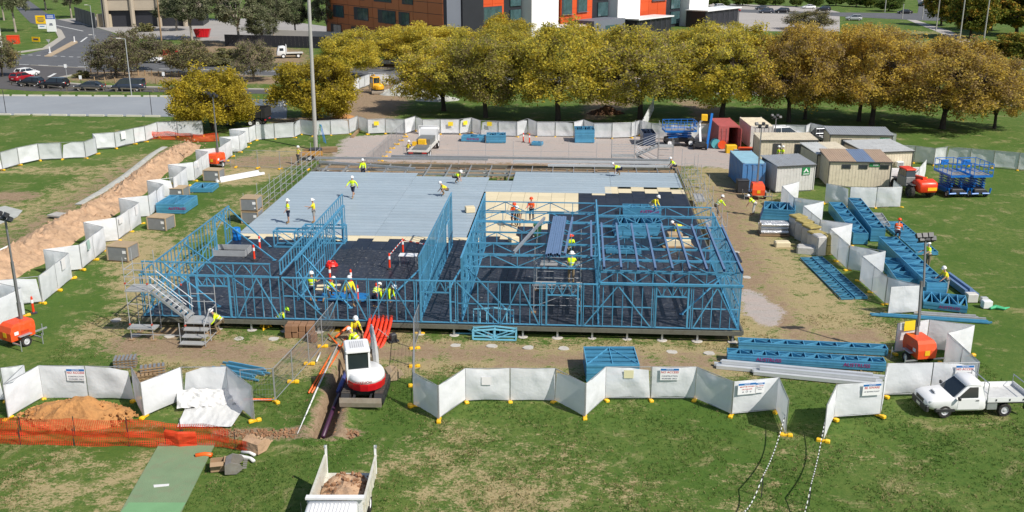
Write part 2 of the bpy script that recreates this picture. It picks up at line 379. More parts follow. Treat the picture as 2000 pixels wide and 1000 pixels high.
def ground_material():
    m = bpy.data.materials.new('lawn and worn soil'); m.use_nodes = True; nt = m.node_tree; N = nt.nodes; L = nt.links
    b = N['Principled BSDF']; b.inputs['Roughness'].default_value = .95; b.inputs['Specular IOR Level'].default_value = .15
    geo = N.new('ShaderNodeNewGeometry'); at = N.new('ShaderNodeAttribute'); at.attribute_name = 'wear'
    sep = N.new('ShaderNodeSeparateColor'); L.new(at.outputs['Color'], sep.inputs[0])
    def nz(scale, detail=6, rough=.6, sq=None, dist=0):
        n = N.new('ShaderNodeTexNoise'); n.inputs['Scale'].default_value = scale; n.inputs['Detail'].default_value = detail
        n.inputs['Roughness'].default_value = rough; n.inputs['Distortion'].default_value = dist
        if sq:
            mp = N.new('ShaderNodeMapping'); mp.inputs['Scale'].default_value = sq; mp.inputs['Rotation'].default_value = (0, 0, .5); L.new(geo.outputs['Position'], mp.inputs[0]); L.new(mp.outputs[0], n.inputs['Vector'])
        else: L.new(geo.outputs['Position'], n.inputs['Vector'])
        return n.outputs['Fac']
    def rng(x, a, c, lo=0, hi=1):
        n = N.new('ShaderNodeMapRange'); n.inputs[1].default_value = a; n.inputs[2].default_value = c; n.inputs[3].default_value = lo; n.inputs[4].default_value = hi
        L.new(x, n.inputs[0]); return n.outputs[0]
    def mth(op, x, y):
        n = N.new('ShaderNodeMath'); n.operation = op
        for k, i in ((0, x), (1, y)):
            if isinstance(i, (int, float)): n.inputs[k].default_value = i
            else: L.new(i, n.inputs[k])
        return n.outputs[0]
    def mix(f, x, y):
        n = N.new('ShaderNodeMix'); n.data_type = 'RGBA'; L.new(f, n.inputs['Factor'])
        for k, i in (('A', x), ('B', y)):
            if isinstance(i, tuple): n.inputs[k].default_value = (*i, 1)
            else: L.new(i, n.inputs[k])
        return n.outputs['Result']
    big, mid, fine, streak = nz(.16, 5, .6, None, .6), nz(.9, 7, .7), nz(10, 6, .8), nz(.5, 5, .65, (1, 3.5, 1))
    tuft = nz(2.6, 6, .75)
    green = mix(rng(big, .38, .64), (.085, .145, .024), (.165, .2, .052))
    green = mix(rng(tuft, .35, .68), mix(rng(fine, .3, .7), (.044, .098, .017), (.078, .148, .026)), green)
    dryc = mix(rng(fine, .3, .7), (.27, .215, .10), (.47, .38, .21))
    soil = mix(rng(tuft, .3, .7), (.20, .132, .078), (.33, .235, .15))
    soil = mix(rng(fine, .45, .75), soil, (.42, .32, .22))
    grav = mix(rng(fine, .3, .7), (.34, .275, .24), (.53, .45, .405))
    grav = mix(rng(streak, .42, .62), grav, (.40, .36, .33))
    lush = mth('MULTIPLY', rng(nz(.42, 9, .78, None, .5), .54, .63), rng(fine, .35, .6, .3, .95))
    jit = mth('ADD', mth('MULTIPLY', rng(mid, .3, .7, -.5, .5), 1.0), mth('MULTIPLY', rng(fine, .3, .7, -.5, .5), .7))
    jit = mth('ADD', jit, mth('MULTIPLY', rng(nz(2.2, 5, .6, (1, 2.5, 1)), .3, .7, -.5, .5), .5))
    c = mix(mth('MULTIPLY', lush, .8), green, dryc)
    def layer(v, lo, hi, base, col): return mix(rng(mth('ADD', v, mth('MULTIPLY', jit, mth('MINIMUM', mth('MULTIPLY', v, 3), .9))), lo, hi), base, col)
    c = layer(sep.outputs[0], .42, .74, c, dryc)
    c = layer(sep.outputs[1], .4, .78, c, soil)
    c = layer(sep.outputs[2], .4, .6, c, grav)
    L.new(c, b.inputs['Base Color'])
    bp = N.new('ShaderNodeBump'); bp.inputs['Strength'].default_value = .55; bp.inputs['Distance'].default_value = .1
    L.new(mth('ADD', mth('MULTIPLY', nz(14, 4, .8), .7), tuft), bp.inputs['Height']); L.new(bp.outputs[0], b.inputs['Normal'])
    return m
me.materials.append(ground_material())
ground = link('ground', me); tag(ground, 'mown grass ground with worn soil and a gravel yard', kind='structure')

# ------------------------------------------------------------------ roads and paved ground (thin sheets, kerbs as real steps)
ASPH = mat('asphalt', (.105, .108, .115), .9, 0, .16, .25, bump=.3, bscale=9, dirt=(.16, .155, .15, .5))
ASPHD = mat('older asphalt', (.085, .08, .08), .9, 0, .16, .3, bump=.3, bscale=9, dirt=(.15, .13, .12, .5))
PAVE = mat('pale grey paving', (.27, .29, .31), .85, 0, .08, .12, dirt=(.36, .37, .38, .4))
KERB = mat('kerb concrete', (.40, .37, .32), .9, 0, .12, 1.5)
LINEW = mat('road line paint', (.7, .7, .68), .7, 0, .12, 2)
TAN = mat('tan paving', (.42, .32, .21), .9, 0, .12, .6)
def sheet(name, label, poly, m, z, world=False):
    P = [Vector(p) if world else g(*p) for p in poly]
    b = MB(); b.prism([(p.x, p.y) for p in P], z - .05, z)
    return tag(b.build(name, m), label, kind='structure')
def band(name, label, top, bot, m, z):
    return sheet(name, label, list(top) + list(bot)[::-1], m, z)
def strip(mb, pts, w, z, h=.012, dash=None):
    """a painted line or kerb along pixels pts"""
    P = [g(*p) for p in pts]
    for a, c in zip(P, P[1:]):
        L_ = (c - a).length; n = max(1, int(L_ / (dash[0] + dash[1]))) if dash else 1
        for i in range(n):
            s = a.lerp(c, i / n); e = a.lerp(c, (i + (dash[0] / (dash[0] + dash[1]) if dash else 1)) / n)
            d = (e - s).normalized(); o = Vector((-d.y, d.x, 0)) * w / 2
            mb.prism([(s - o)[:2], (e - o)[:2], (e + o)[:2], (s + o)[:2]], z - h, z)
band('road', 'grey asphalt road running behind the row of autumn trees', [(-200, 100), (0, 107), (300, 117), (560, 127), (720, 134), (1150, 153), (1750, 177), (2300, 200)],
     [(-200, 134), (0, 140), (300, 139), (560, 148), (720, 152), (1150, 173), (1750, 194), (2300, 216)], ASPH, .03)
sheet('side_road', 'asphalt side road with parked cars below the timber bollards', [(-200, 122), (60, 128), (270, 138), (170, 142), (118, 152), (130, 163), (200, 169), (560, 176), (560, 184), (300, 180), (60, 178), (-20, 172), (-200, 160)], ASPHD, .036)
sheet('branch_road', 'asphalt branch road curving up to the parking building', [(20, 115), (90, 96), (118, 75), (112, 58), (60, 45), (40, 25), (20, 0), (55, 0), (85, 22), (112, 38), (190, 55), (215, 62), (250, 85), (270, 118), (130, 118)], ASPH, .042)
sheet('forecourt', 'pale concrete forecourt beside the parking building', [(110, 38), (190, 54), (260, 75), (420, 80), (640, 92), (700, 60), (520, 36), (300, 38), (230, 30)], mat('forecourt concrete', (.34, .32, .3), .9, 0, .12, .2), .024)
sheet('paved_lot', 'long pale grey paved strip across the lawn', [(-200, 188), (120, 188), (345, 190), (560, 196), (560, 232), (345, 228), (0, 225), (-200, 223)], PAVE, .03)
sheet('car_park', 'pale concrete car park behind the trees', [(1385, 60), (1640, 62), (1640, 24), (1600, 14), (1385, 6)], mat('car park concrete', (.38, .35, .32), .9, 0, .1, .1), .03)
sheet('distant_road', 'distant asphalt road crossing beyond the car park', [(1385, 16), (1600, 24), (1790, 26), (2100, 40), (2100, 48), (1800, 40), (1600, 30), (1385, 22)], ASPH, .036)
sheet('distant_crossroad', 'distant road running away to the top right', [(1790, 36), (1850, 38), (1840, 2), (1830, -20), (1785, -20), (1795, 10)], ASPH, .042)
sheet('footpath', 'pale footpath cutting diagonally across the far lawn', [(1770, 38), (1785, 38), (1860, 62), (1930, 100), (2000, 135), (1985, 138), (1910, 105), (1845, 68)], mat('footpath concrete', (.42, .39, .36), .9, 0, .1, .3), .03)
b = MB(); strip(b, [(40, 107), (250, 116)], .35, .052, dash=(1, 1)); strip(b, [(0, 125), (270, 134), (560, 140)], .3, .052, dash=(2, 2)); strip(b, [(110, 50), (162, 61)], .4, .058)
strip(b, [(158, 82), (170, 73)], .4, .058); strip(b, [(95, 151), (108, 144)], .5, .058); strip(b, [(720, 142), (1150, 163), (1750, 185)], .25, .052, dash=(3, 4))
strip(b, [(1800, 0), (1822, 14)], .5, .06)
tag(b.build('road_markings', LINEW), 'white painted lane lines on the asphalt', kind='structure')
b = MB()
strip(b, [(60, 128), (270, 139), (560, 150)], .3, .14, .15); strip(b, [(118, 152), (130, 163), (200, 169), (560, 176)], .9, .14, .15); strip(b, [(170, 142), (118, 152)], .9, .14, .15)
strip(b, [(35, 103), (90, 95), (121, 74), (114, 60), (108, 57)], 1.6, .14, .15); strip(b, [(560, 126), (720, 132), (1150, 151), (1750, 175), (2200, 196)], .6, .14, .15); strip(b, [(560, 149), (1150, 175), (1750, 196), (2200, 218)], .6, .14, .15)
tag(b.build('kerb', KERB), 'pale concrete kerbs along the roads', kind='structure')
b = MB(); b.prism([g(*p)[:2] for p in ((87, 111), (100, 111), (152, 84), (150, 81), (140, 82))], 0, .16)
tag(b.build('traffic_island', TAN), 'tan paved traffic island at the junction', kind='structure')
# ------------------------------------------------------------------ raised floor platform
BOARD = mat('black floor board', (.014, .019, .034), .42, 0, .25, .5, bump=.15, bscale=3, dirt=(.06, .062, .07, .5), rnd=.22)
SCUFF = mat('scuffed black floor board', (.024, .028, .04), .5, 0, .3, 1.7, bump=.08, bscale=5, dirt=(.17, .165, .165, .6), rnd=.2)
CREAM = mat('cream insulation board', (.70, .60, .40), .7, 0, .05, .8, rnd=.06)
SHEET = mat('grey blue deck sheet', (.325, .395, .445), .42, .05, .05, .35, rnd=.05, dirt=(.45, .5, .54, .3))
FASCIA = mat('weathered steel edge beam', (.16, .16, .13), .6, .3, .2, 1.5, dirt=(.1, .08, .05, .5))
PAD = mat('concrete footing', (.5, .47, .42), .9, 0, .12, 3, dirt=(*DUST, .3))
plat = thing('floor_platform', 'large raised floor platform with grey deck sheets, cream boards and black boards on short piers', 'platform', ORG, ANG)
FT = 45.0
for a, c in (((0, -.06), (LEN_S, -.06)), ((0, FT), (LEN_S, FT)), ((-.06, 0), (-.06, FT)), ((LEN_S + .06, 0), (LEN_S + .06, FT))):
    bar('edge_beam', FASCIA, plat, (*a, .59), (*c, .59), .12, .26)
for t in (4.2, 8.4, 12.6, 16.8, 21, 25.2, 29.4, 33.6, 37.8, 41.4, 43):
    bar('bearer', GALV if t > 37 else FASCIA, plat, (0, t, .5), (LEN_S, t, .5), .12, .2)
for i in range(18):
    s = 1.0 + i * 2.12
    bar('joist', GALV, plat, (s, 36, .66), (s, 45, .66), .07, .2)
def tile_rows():
    """black boards, cream boards and grey sheets, each an object; stepped edges as laid"""
    rnd = random.Random(3)
    bw = 1.225; n = 30
    def black_end(s):
        if s < 20: return 17.6
        if s < 21.9: return 18.8
        if s < 24.3: return 21.8
        if s < 26.6: return 26.6
        if s < 31: return 33.4
        return 34.4
    nb = 0
    for i in range(n):
        s0 = i * bw; sc = s0 + bw / 2; e = black_end(sc) - (.75 if i % 2 else 0)
        t = 0.0
        while t < e - .2:
            L_ = min(3.66 if t < 14 else 2.44, e - t)
            if e - t - L_ < .4: L_ = e - t
            ends = min(t + L_, e)
            block('floor_board', SCUFF if t < 13.5 else BOARD, plat, (sc, (t + ends) / 2, .76 + rnd.uniform(-.004, .004)), (bw - .018, ends - t - .018, .03)); nb += 1
            t = ends
        ce = 18.3 if sc < 18.3 else (33.3 if sc < 30 else 36.0 - (.7 if i % 2 else 0))
        while t < ce - .1:
            ends = min(t + 1.22, ce)
            block('cream_board', CREAM, plat, (sc, (t + ends) / 2, .762 + rnd.uniform(-.004, .006)), (bw - .02, ends - t - .02, .035)); t = ends
    for (s0, s1, a, e) in ((0, 10.9, 18.36, 40.6), (10.92, 18.2, 18.36, 39.2), (18.22, 20.6, 33.36, 37.9), (20.62, 30, 33.36, 41.9), (30.02, 36.72, 36.1, 42.2)):
        t = a
        if s0 == 10.92: s1 = 18.2
        while t < e - .1:
            w = min(.94, e - t); m = MB()
            prof = [(0, 0), (.0, .03), (.03, .06), (.07, .03), (w * .5 - .03, .03), (w * .5, .055), (w * .5 + .03, .03), (w - .045, .03), (w - .045, 0)]
            k = len(prof)
            m.add([(s0, t + p[0], .745 + p[1]) for p in prof] + [(s1, t + p[0], .745 + p[1]) for p in prof],
                  [(j, (j + 1) % k, (j + 1) % k + k, j + k) for j in range(k)] + [tuple(range(k)), tuple(range(2 * k - 1, k - 1, -1))])
            m.build('deck_sheet', SHEET, plat); t += w
tile_rows()
for i in range(18):
    s = .55 + i * 2.1
    for t in (0.05, 4.2, 44.6):
        bar('pier', GALV, plat, (s, t, 0), (s, t, .46), .11)
        m = MB(); rr = random.Random(i * 7 + int(t)); m.lathe([(.001, .03), (.22 + rr.random() * .06, .03), (.3 + rr.random() * .06, .0)], (s, t, .005), 9); m.build('concrete_pad', PAD, plat)
for i in range(10):
    for s in (.05, LEN_S - .05):
        bar('pier', GALV, plat, (s, 4.2 + i * 4.4, 0), (s, 4.2 + i * 4.4, .46), .11)
# spare concrete footings cast in the grass in front of and beside the platform
WHERE = ['left of the stair tower', 'below and left of the stair tower', 'just below the stair tower legs', 'right of the stair tower foot', 'in front of the carton pile', 'below the small pale blue frames', 'right below the pale blue frames']
FOOTS = ((227, 625), (265, 655), (332, 657), (467, 662), (535, 662), (890, 675), (961, 676), (1032, 679), (1101, 681), (1243, 687), (1312, 688), (1385, 690), (1458, 542), (1485, 597), (1436, 493), (1432, 512))
WHERE += [f'in front of the right platform half, {nth(i)} from left' for i in range(1, 6)] + ['beside the gravel patch end, upper', 'on the gravel patch right of the platform', 'right of the side wall, the farther', 'right of the side wall, the nearer']
for k, (px, py) in enumerate(FOOTS):
    m = MB(); rr = random.Random(px); n = 11
    m.prism([((.26 + rr.random() * .12) * math.cos(6.283 * i / n), (.24 + rr.random() * .1) * math.sin(6.283 * i / n)) for i in range(n)], -.05, .035)
    tag(m.build('concrete_footing', PAD, loc=g(px, py)), 'round concrete footing in the grass ' + WHERE[k], 'footing', 'concrete footings set in the grass')

# ------------------------------------------------------------------ blue steel wall frames
def wall_frame(name, label, s, t, along, L, h, z0=DECK, openings=(), noggin=(.5,), brace='', group='blue steel wall frames', sp=.6, stud=.06, webs=False):
    """a stud frame: along is 0 for walls running with the front, 90 for walls running back"""
    w = thing(name, label, 'wall frame', B(s, t, z0), ANG + R(along), group)
    bar('bottom_plate', STEEL_BLUE, w, (0, 0, .03), (L, 0, .03), .1, .05)
    bar('top_plate', STEEL_BLUE, w, (0, 0, h - .03), (L, 0, h - .03), .1, .07)
    n = max(1, round(L / sp)); xs_ = [.04 + (L - .08) * i / n for i in range(n + 1)]
    for x in xs_:
        op = next((o for o in openings if o[0] + .05 < x < o[1] - .05), None)
        bar('stud', STEEL_BLUE, w, (x, 0, op[2] if op else .055), (x, 0, h - .065), stud * .8, stud)
    for a, c, zz in openings:
        bar('header', STEEL_BLUE, w, (a, 0, zz), (c, 0, zz), .09, .07)
        for x in (a, c): bar('jamb_stud', STEEL_BLUE, w, (x, 0, .055), (x, 0, h - .065), .1, .12)
        m = max(2, round((c - a) / .7))
        for i in range(m):
            x0 = a + (c - a) * i / m; x1 = a + (c - a) * (i + .5) / m; x2 = a + (c - a) * (i + 1) / m
            bar('web', STEEL_BLUE, w, (x0, .01, h - .08), (x1, .01, zz + .03), .045); bar('web', STEEL_BLUE, w, (x1, .01, zz + .03), (x2, .01, h - .08), .045)
    for f in noggin:
        segs = [(0, L)]
        for a, c, zz in openings:
            if f * h < zz: segs = [q for u, v in segs for q in ((u, min(v, a)), (max(u, c), v)) if q[1] - q[0] > .1]
        for u, v in segs: bar('noggin', STEEL_BLUE, w, (u, .012, f * h), (v, .012, f * h), .06, .06)
    for a, c in ([(0, L)] if brace == '/' else [(L, 0)] if brace == '\\' else []):
        bar('brace', STEEL_BLUE, w, (a, -.045, .06), (c, -.045, h - .08), .03, .07)
    if brace == 'X':
        mid = L / 2
        bar('brace', STEEL_BLUE, w, (.1, -.045, .06), (mid, -.045, h - .08), .03, .07); bar('brace', STEEL_BLUE, w, (mid, -.047, h - .08), (L - .1, -.047, .06), .03, .07)
    if webs:
        m = max(2, round(L / 1.1))
        for i in range(m):
            x0, x1, x2 = L * i / m, L * (i + .5) / m, L * (i + 1) / m
            bar('web', STEEL_BLUE, w, (x0, .02, .06), (x1, .02, h - .06), .04); bar('web', STEEL_BLUE, w, (x1, .02, h - .06), (x2, .02, .06), .04)
    return w
FW = 'front wall frames standing on the platform edge'
WH = 2.72
def front(s0, s1, what, **k):
    return wall_frame('wall_frame', 'blue steel front wall frame ' + what, s0, .08, 0, s1 - s0, WH, group=FW, **k)
front(.05, 3.1, 'behind the stair tower at the platform corner', brace='X')
front(3.14, 5.95, 'with a headed doorway behind the stair foot', openings=((.5, 2.5, 2.05),))
front(6.0, 8.8, 'with crossed braces left of the kneeling hi-vis helper in the grass', brace='X')
front(8.95, 11.6, 'in front of the worker in yellow vest and shorts', brace='\\', noggin=(.55,))
front(11.64, 14.2, 'above the orange conduits at the digging workers', brace='X')
front(14.24, 17.1, 'left of the corridor walls with crossed braces', brace='X')
front(17.15, 19.6, 'with a headed doorway at the corridor end', openings=((.3, 2.1, 1.95),))
front(19.65, 22.2, 'right of the corridor behind the small leaning truss frames', brace='\\', noggin=(.47,))
front(22.24, 24.7, 'with crossed braces in front of the mobile scaffold', brace='X', noggin=(.47,))
front(24.74, 27.2, 'with a headed doorway in front of the white scaffold tubes', openings=((.32, 2.2, 1.95),), noggin=(.47,))
front(27.24, 31.4, 'with crossed braces under the first roof beams', brace='X', noggin=(.47,))
front(31.44, 33.7, 'with a tall headed doorway in the right bay', openings=((.15, 2.05, 2.0),), noggin=(.47,))
front(33.74, 36.6, 'at the right corner of the platform', brace='X', noggin=(.47,))
UP = 'low lattice frames standing on top of the walls'
wall_frame('lattice_frame', 'low blue lattice frame on top of the front wall by the stairs', .3, .08, 0, 8.0, .85, DECK + WH, noggin=(), webs=True, group=UP, sp=1.1)
# left wall
LW = 'left side wall frames'
wall_frame('wall_frame', 'blue steel left side wall frame nearest the stair tower', .1, .3, 90, 7.6, 2.8, noggin=(.42,), brace='/', group=LW)
wall_frame('wall_frame', 'blue steel left side wall frame with a doorway beside the blue barrel', .1, 7.95, 90, 8.4, 2.8, noggin=(.42,), openings=((5.2, 7.2, 2.3),), brace='/', group=LW)
# wall between the left bays
IW = 'inner cross wall frames'
wall_frame('wall_frame', 'blue inner wall frame beside the standing worker in yellow vest', 8.9, 3.3, 90, 7.2, 2.75, noggin=(.33, .66), brace='/', group=IW)
wall_frame('wall_frame', 'blue inner wall frame with a tall opening beside the stacked blue frames', 8.9, 10.6, 90, 6.6, 2.75, noggin=(.5,), openings=((3.0, 5.6, 2.1),), group=IW)
wall_frame('lattice_frame', 'long blue ladder-like frame on top of the left inner wall', 8.82, .3, 90, 16.8, .9, DECK + 2.78, noggin=(), group=UP, sp=.62)
# tall corridor walls
CW = 'tall walls either side of the corridor'
wall_frame('wall_frame', 'tall blue stud wall along the left side of the narrow corridor', 17.35, .35, 90, 11.2, 4.1, noggin=(.33, .64), brace='/', group=CW, sp=.52)
wall_frame('wall_frame', 'tall blue stud wall with a doorway at the far left corridor end', 17.35, 11.6, 90, 4.8, 4.1, noggin=(.7,), openings=((.9, 2.9, 2.5),), group=CW, sp=.55)
wall_frame('wall_frame', 'tall blue stud wall along the right side of the narrow corridor', 19.9, .35, 90, 8.6, 4.1, noggin=(.33, .64), brace='/', group=CW, sp=.52)
wall_frame('wall_frame', 'tall blue stud wall at the far right end of the corridor', 19.9, 9.0, 90, 7.4, 4.1, noggin=(.33, .64), openings=((1.0, 3.0, 2.3),), group=CW, sp=.55)
wall_frame('wall_frame', 'tall blue stud wall seen edge-on between the two roofed bays', 28.2, .35, 90, 14.6, 4.1, noggin=(.33, .64), brace='/', group=CW, sp=.5)
wall_frame('wall_frame', 'blue stud wall along the right edge of the platform, front half', 36.55, .35, 90, 6.4, 3.55, noggin=(.4, .76), brace='/', group='right side wall frames', sp=.5)
wall_frame('wall_frame', 'blue stud wall along the right edge of the platform, rear half', 36.55, 6.8, 90, 7.2, 3.55, noggin=(.4, .76), brace='\\', group='right side wall frames', sp=.5)
# roof trusses between the tall walls, each with chords and webs
def truss(label, s0, s1, t, z, d=.82, n=4, group='roof trusses spanning the walls'):
    w = thing('roof_truss', label, 'truss', B(s0, t, z), ANG, group); L = s1 - s0
    bar('top_chord', STEEL_BLUE, w, (0, 0, d), (L, 0, d), .07, .07); bar('bottom_chord', STEEL_BLUE, w, (0, 0, 0), (L, 0, 0), .07, .07)
    for i in range(n):
        a, m, e = L * i / n, L * (i + .5) / n, L * (i + 1) / n
        if i % 2 == 0: bar('diagonal', STEEL_BLUE, w, (a, .02, .03), (m + L / n * .5, .02, d - .03), .05)
        else: bar('diagonal', STEEL_BLUE, w, (a, .02, d - .03), (e, .02, .03), .05)
        bar('upright', STEEL_BLUE, w, (e if i < n - 1 else e - .04, 0, .03), (e if i < n - 1 else e - .04, 0, d - .03), .045)
    bar('upright', STEEL_BLUE, w, (.04, 0, .03), (.04, 0, d - .03), .045)
TT = [14.3, 11.7, 9.1, 6.4, 3.9, 1.6]
for i, t in enumerate(TT):
    truss(f'blue lattice roof truss over the middle bay, {nth(i + 1)} counted from the grey deck', 19.95, 28.12, t - .15, 3.98, n=5)
    truss(f'blue lattice roof truss over the right bay, {nth(i + 1)} counted from the grey deck', 28.28, 36.45, t - .35, 3.85, n=5)
truss('blue lattice truss on top of the front wall of the right bay', 28.2, 36.6, .08, DECK + WH + .05, .8, 8)
wall_frame('lattice_frame', 'bright blue beam along the head of the right front wall', 28.25, -.02, 0, 8.4, .14, DECK + WH + .0, noggin=(), sp=4, group=UP)
# roof beams
def beam(label, a, c, m=PURLIN, w=.12, h=.2, name='roof_beam', group='dark roof beams lying across the trusses', cat='beam', off=(0, 0, 0)):
    a, c = Vector(a), Vector(c); d = c - a; L = d.length
    b_ = MB(); e = .012
    b_.box((L / 2, 0, h / 2 - e / 2), (L, w, e)); b_.box((L / 2, 0, -h / 2 + e / 2), (L, w, e)); b_.box((L / 2, -w / 2 + e / 2, 0), (L, e, h - 2 * e - .002))
    y, z = side_up(d); x = d.normalized()
    o = b_.build(name, m, mtx=Matrix(((x.x, y.x, z.x, a.x), (x.y, y.y, z.y, a.y), (x.z, y.z, z.z, a.z), (0, 0, 0, 1))))
    return tag(o, label, cat, group)
for i in range(9):
    s = 28.45 + i * 1.0
    beam(f'dark steel roof beam over the right bay, {nth(i + 1)} counted from the dividing wall', B(s, -.25 - (.25 if i == 8 else 0), 4.6), B(s, 8.6, 4.82))
for i in range(7):
    beam('steel roof beam in the tight bundle lying on the middle bay trusses', B(25.0 + i * .13, .9 + .12 * (i % 3), 4.94), B(25.25 + i * .13, 9.4 + .1 * (i % 2), 4.98), group='bundle of roof beams on the middle bay')
beam('loose steel roof beam lying askew left of the beam bundle', B(23.0, 1.4, 4.94), B(24.6, 9.3, 4.96), GALV, group='loose roof beams')
beam('loose steel roof beam lying just right of the beam bundle', B(26.1, 1.2, 4.94), B(26.5, 9.4, 4.96), group='loose roof beams')
beam('steel roof beam lying beside the dividing wall of the roofed bays', B(27.7, .6, 4.94), B(27.75, 8.6, 4.96), group='loose roof beams')
# props holding the walls
def prop(label, a, c): 
    p = thing('wall_prop', label, 'prop', a, 0, 'diagonal props bracing the walls'); d = Vector(c) - Vector(a)
    bar('tube', STEEL_BLUE, p, (0, 0, 0), d, .08); block('foot_plate', STEEL_BLUE, p, (0, 0, .0), (.25, .25, .03))
prop('blue diagonal prop from the left wall beside the doorway to the floor', B(4.9, 11.6, DECK + .03), B(.2, 13.3, 3.6))
prop('blue diagonal prop from the end of the left wall towards the stacked frames', B(3.6, 14.9, DECK + .03), B(.2, 16.1, 3.4))
prop('blue diagonal prop from the middle of the left wall to the floor', B(5.0, 5.2, DECK + .03), B(.2, 6.9, 3.4))
prop('blue diagonal prop from the left wall near the stair tower', B(4.2, 1.9, DECK + .03), B(.2, 3.2, 3.3))
prop('blue diagonal prop on the left inner wall behind the standing worker', B(12.6, 2.2, DECK + .03), B(9.0, 4.8, 3.4))
prop('short blue diagonal prop at the foot of the left inner wall', B(10.6, 1.8, DECK + .03), B(9.0, 3.6, 2.6))
prop('blue diagonal prop left of the corridor walls', B(14.6, 3.4, DECK + .03), B(17.3, 5.0, 3.2))
prop('blue diagonal prop right of the corridor near the front wall', B(22.9, 1.4, DECK + .03), B(20.0, 2.0, 3.8))
prop('blue diagonal prop at the right end wall near the corner', B(33.4, 2.4, DECK + .03), B(36.4, 3.6, 3.4))
prop('blue diagonal prop inside the corridor near the far end', B(18.4, 6.5, DECK + .03), B(19.8, 8.8, 3.0))
# ------------------------------------------------------------------ temporary fences
def c4(x0, y0, k, pts): return [(x0 + x / k, y0 + y / k) for x, y in pts]
WIRE = mat('fence wire', (.3, .31, .32), .5, .4, .1)
FRAME = mat('fence frame tube', (.36, .37, .38), .45, .35, .1, 2)
rf = random.Random(11)
_foot = MB()
_foot.bbox((0, -.2, .07), (.22, .24, .14), .03); _foot.bbox((0, .2, .07), (.22, .24, .14), .03); _foot.box((0, 0, .05), (.15, .2, .1))
FOOT = _foot.mesh('fence_block', YELLOW)
def foot(p, rz, label, group):
    o = link('fence_block', FOOT); o.location = p; o.rotation_euler = (0, 0, rz); return tag(o, label, 'fence block', group)
def panel(a, c, h, label, group, cloth=CLOTH, side=1, sag=1.0, slack=None, stay=False):
    """one fence panel from ground point a to c: side 1 hangs the cloth on the camera's side"""
    d = c - a; d.z = 0; L = d.length; rz = math.atan2(d.y, d.x); mid = (a + c) / 2
    root = thing('site_fence', label, 'fence panel', (mid.x, mid.y, 0), rz, group)
    f = MB(); x = L / 2 - .03; r = .021
    for sx in (-x, x): f.tube((sx, 0, .06), (sx, 0, h), r, n=6)
    f.tube((-x, 0, h - .02), (x, 0, h - .02), r, n=6); f.tube((-x, 0, .16), (x, 0, .16), r, n=6)
    f.build('frame', FRAME, root)
    if cloth is None:
        m = MB(); n = int(L / .15)
        for i in range(1, n): m.bar((-x + 2 * x * i / n, 0, .16), (-x + 2 * x * i / n, 0, h - .02), .007)
        for i in range(1, 6): m.bar((-x, 0, .16 + (h - .18) * i / 6), (x, 0, .16 + (h - .18) * i / 6), .007)
        tag(m.build('wire_mesh', WIRE, root, fix=False), kind='stuff'); return root
    nrm = Vector((-d.y, d.x, 0)); s = -1 if nrm.dot(-mid) < 0 else 1; s *= side
    nu, nvv = 14, 8; ph = rf.random() * 50; k = rf.uniform(.5, 1.2); lo = rf.uniform(.07, .2); vs = []
    for j in range(nvv + 1):
        for i in range(nu + 1):
            u, v = i / nu, j / nvv
            edge = min(u, 1 - u) * 2
            z = lo + (h - .0 - lo) * v - sag * .05 * math.sin(math.pi * u) * v ** 2 * k + .05 * math.sin(math.pi * u) * (1 - v) ** 2 * k
            xx = -x + 2 * x * u
            if slack and j > 0:
                q = (1 - u if slack > 0 else u)
                z -= max(0, v - .0) * .0 + (.35 * abs(slack)) * (v ** 2) * max(0, 1 - q * 2.2) * 1.0
                xx += slack * .25 * v * max(0, 1 - q * 2) * (-1)
            y = s * (.03 + .15 * k * edge ** .5 * (.5 + noise.noise((u * 2.4 + ph, v * 1.6, ph))) * (1 - abs(2 * v - 1) ** 3) + .035 * edge ** .4 * noise.noise((u * 7 + v * 5 + ph, v * 3, 3)))
            vs.append((xx, y, z))
    fs = [(j * (nu + 1) + i, j * (nu + 1) + i + 1, (j + 1) * (nu + 1) + i + 1, (j + 1) * (nu + 1) + i) for j in range(nvv) for i in range(nu)]
    m = MB(); m.add(vs, fs); m.build('shade_cloth', cloth, root, flat=False, fix=False)
    if stay:
        m = MB(); m.tube((0, -s * .03, h * .8), (0, -s * 1.2, .05), .02, n=6); m.build('stay', FRAME, root)
    return root
FENCE = {}
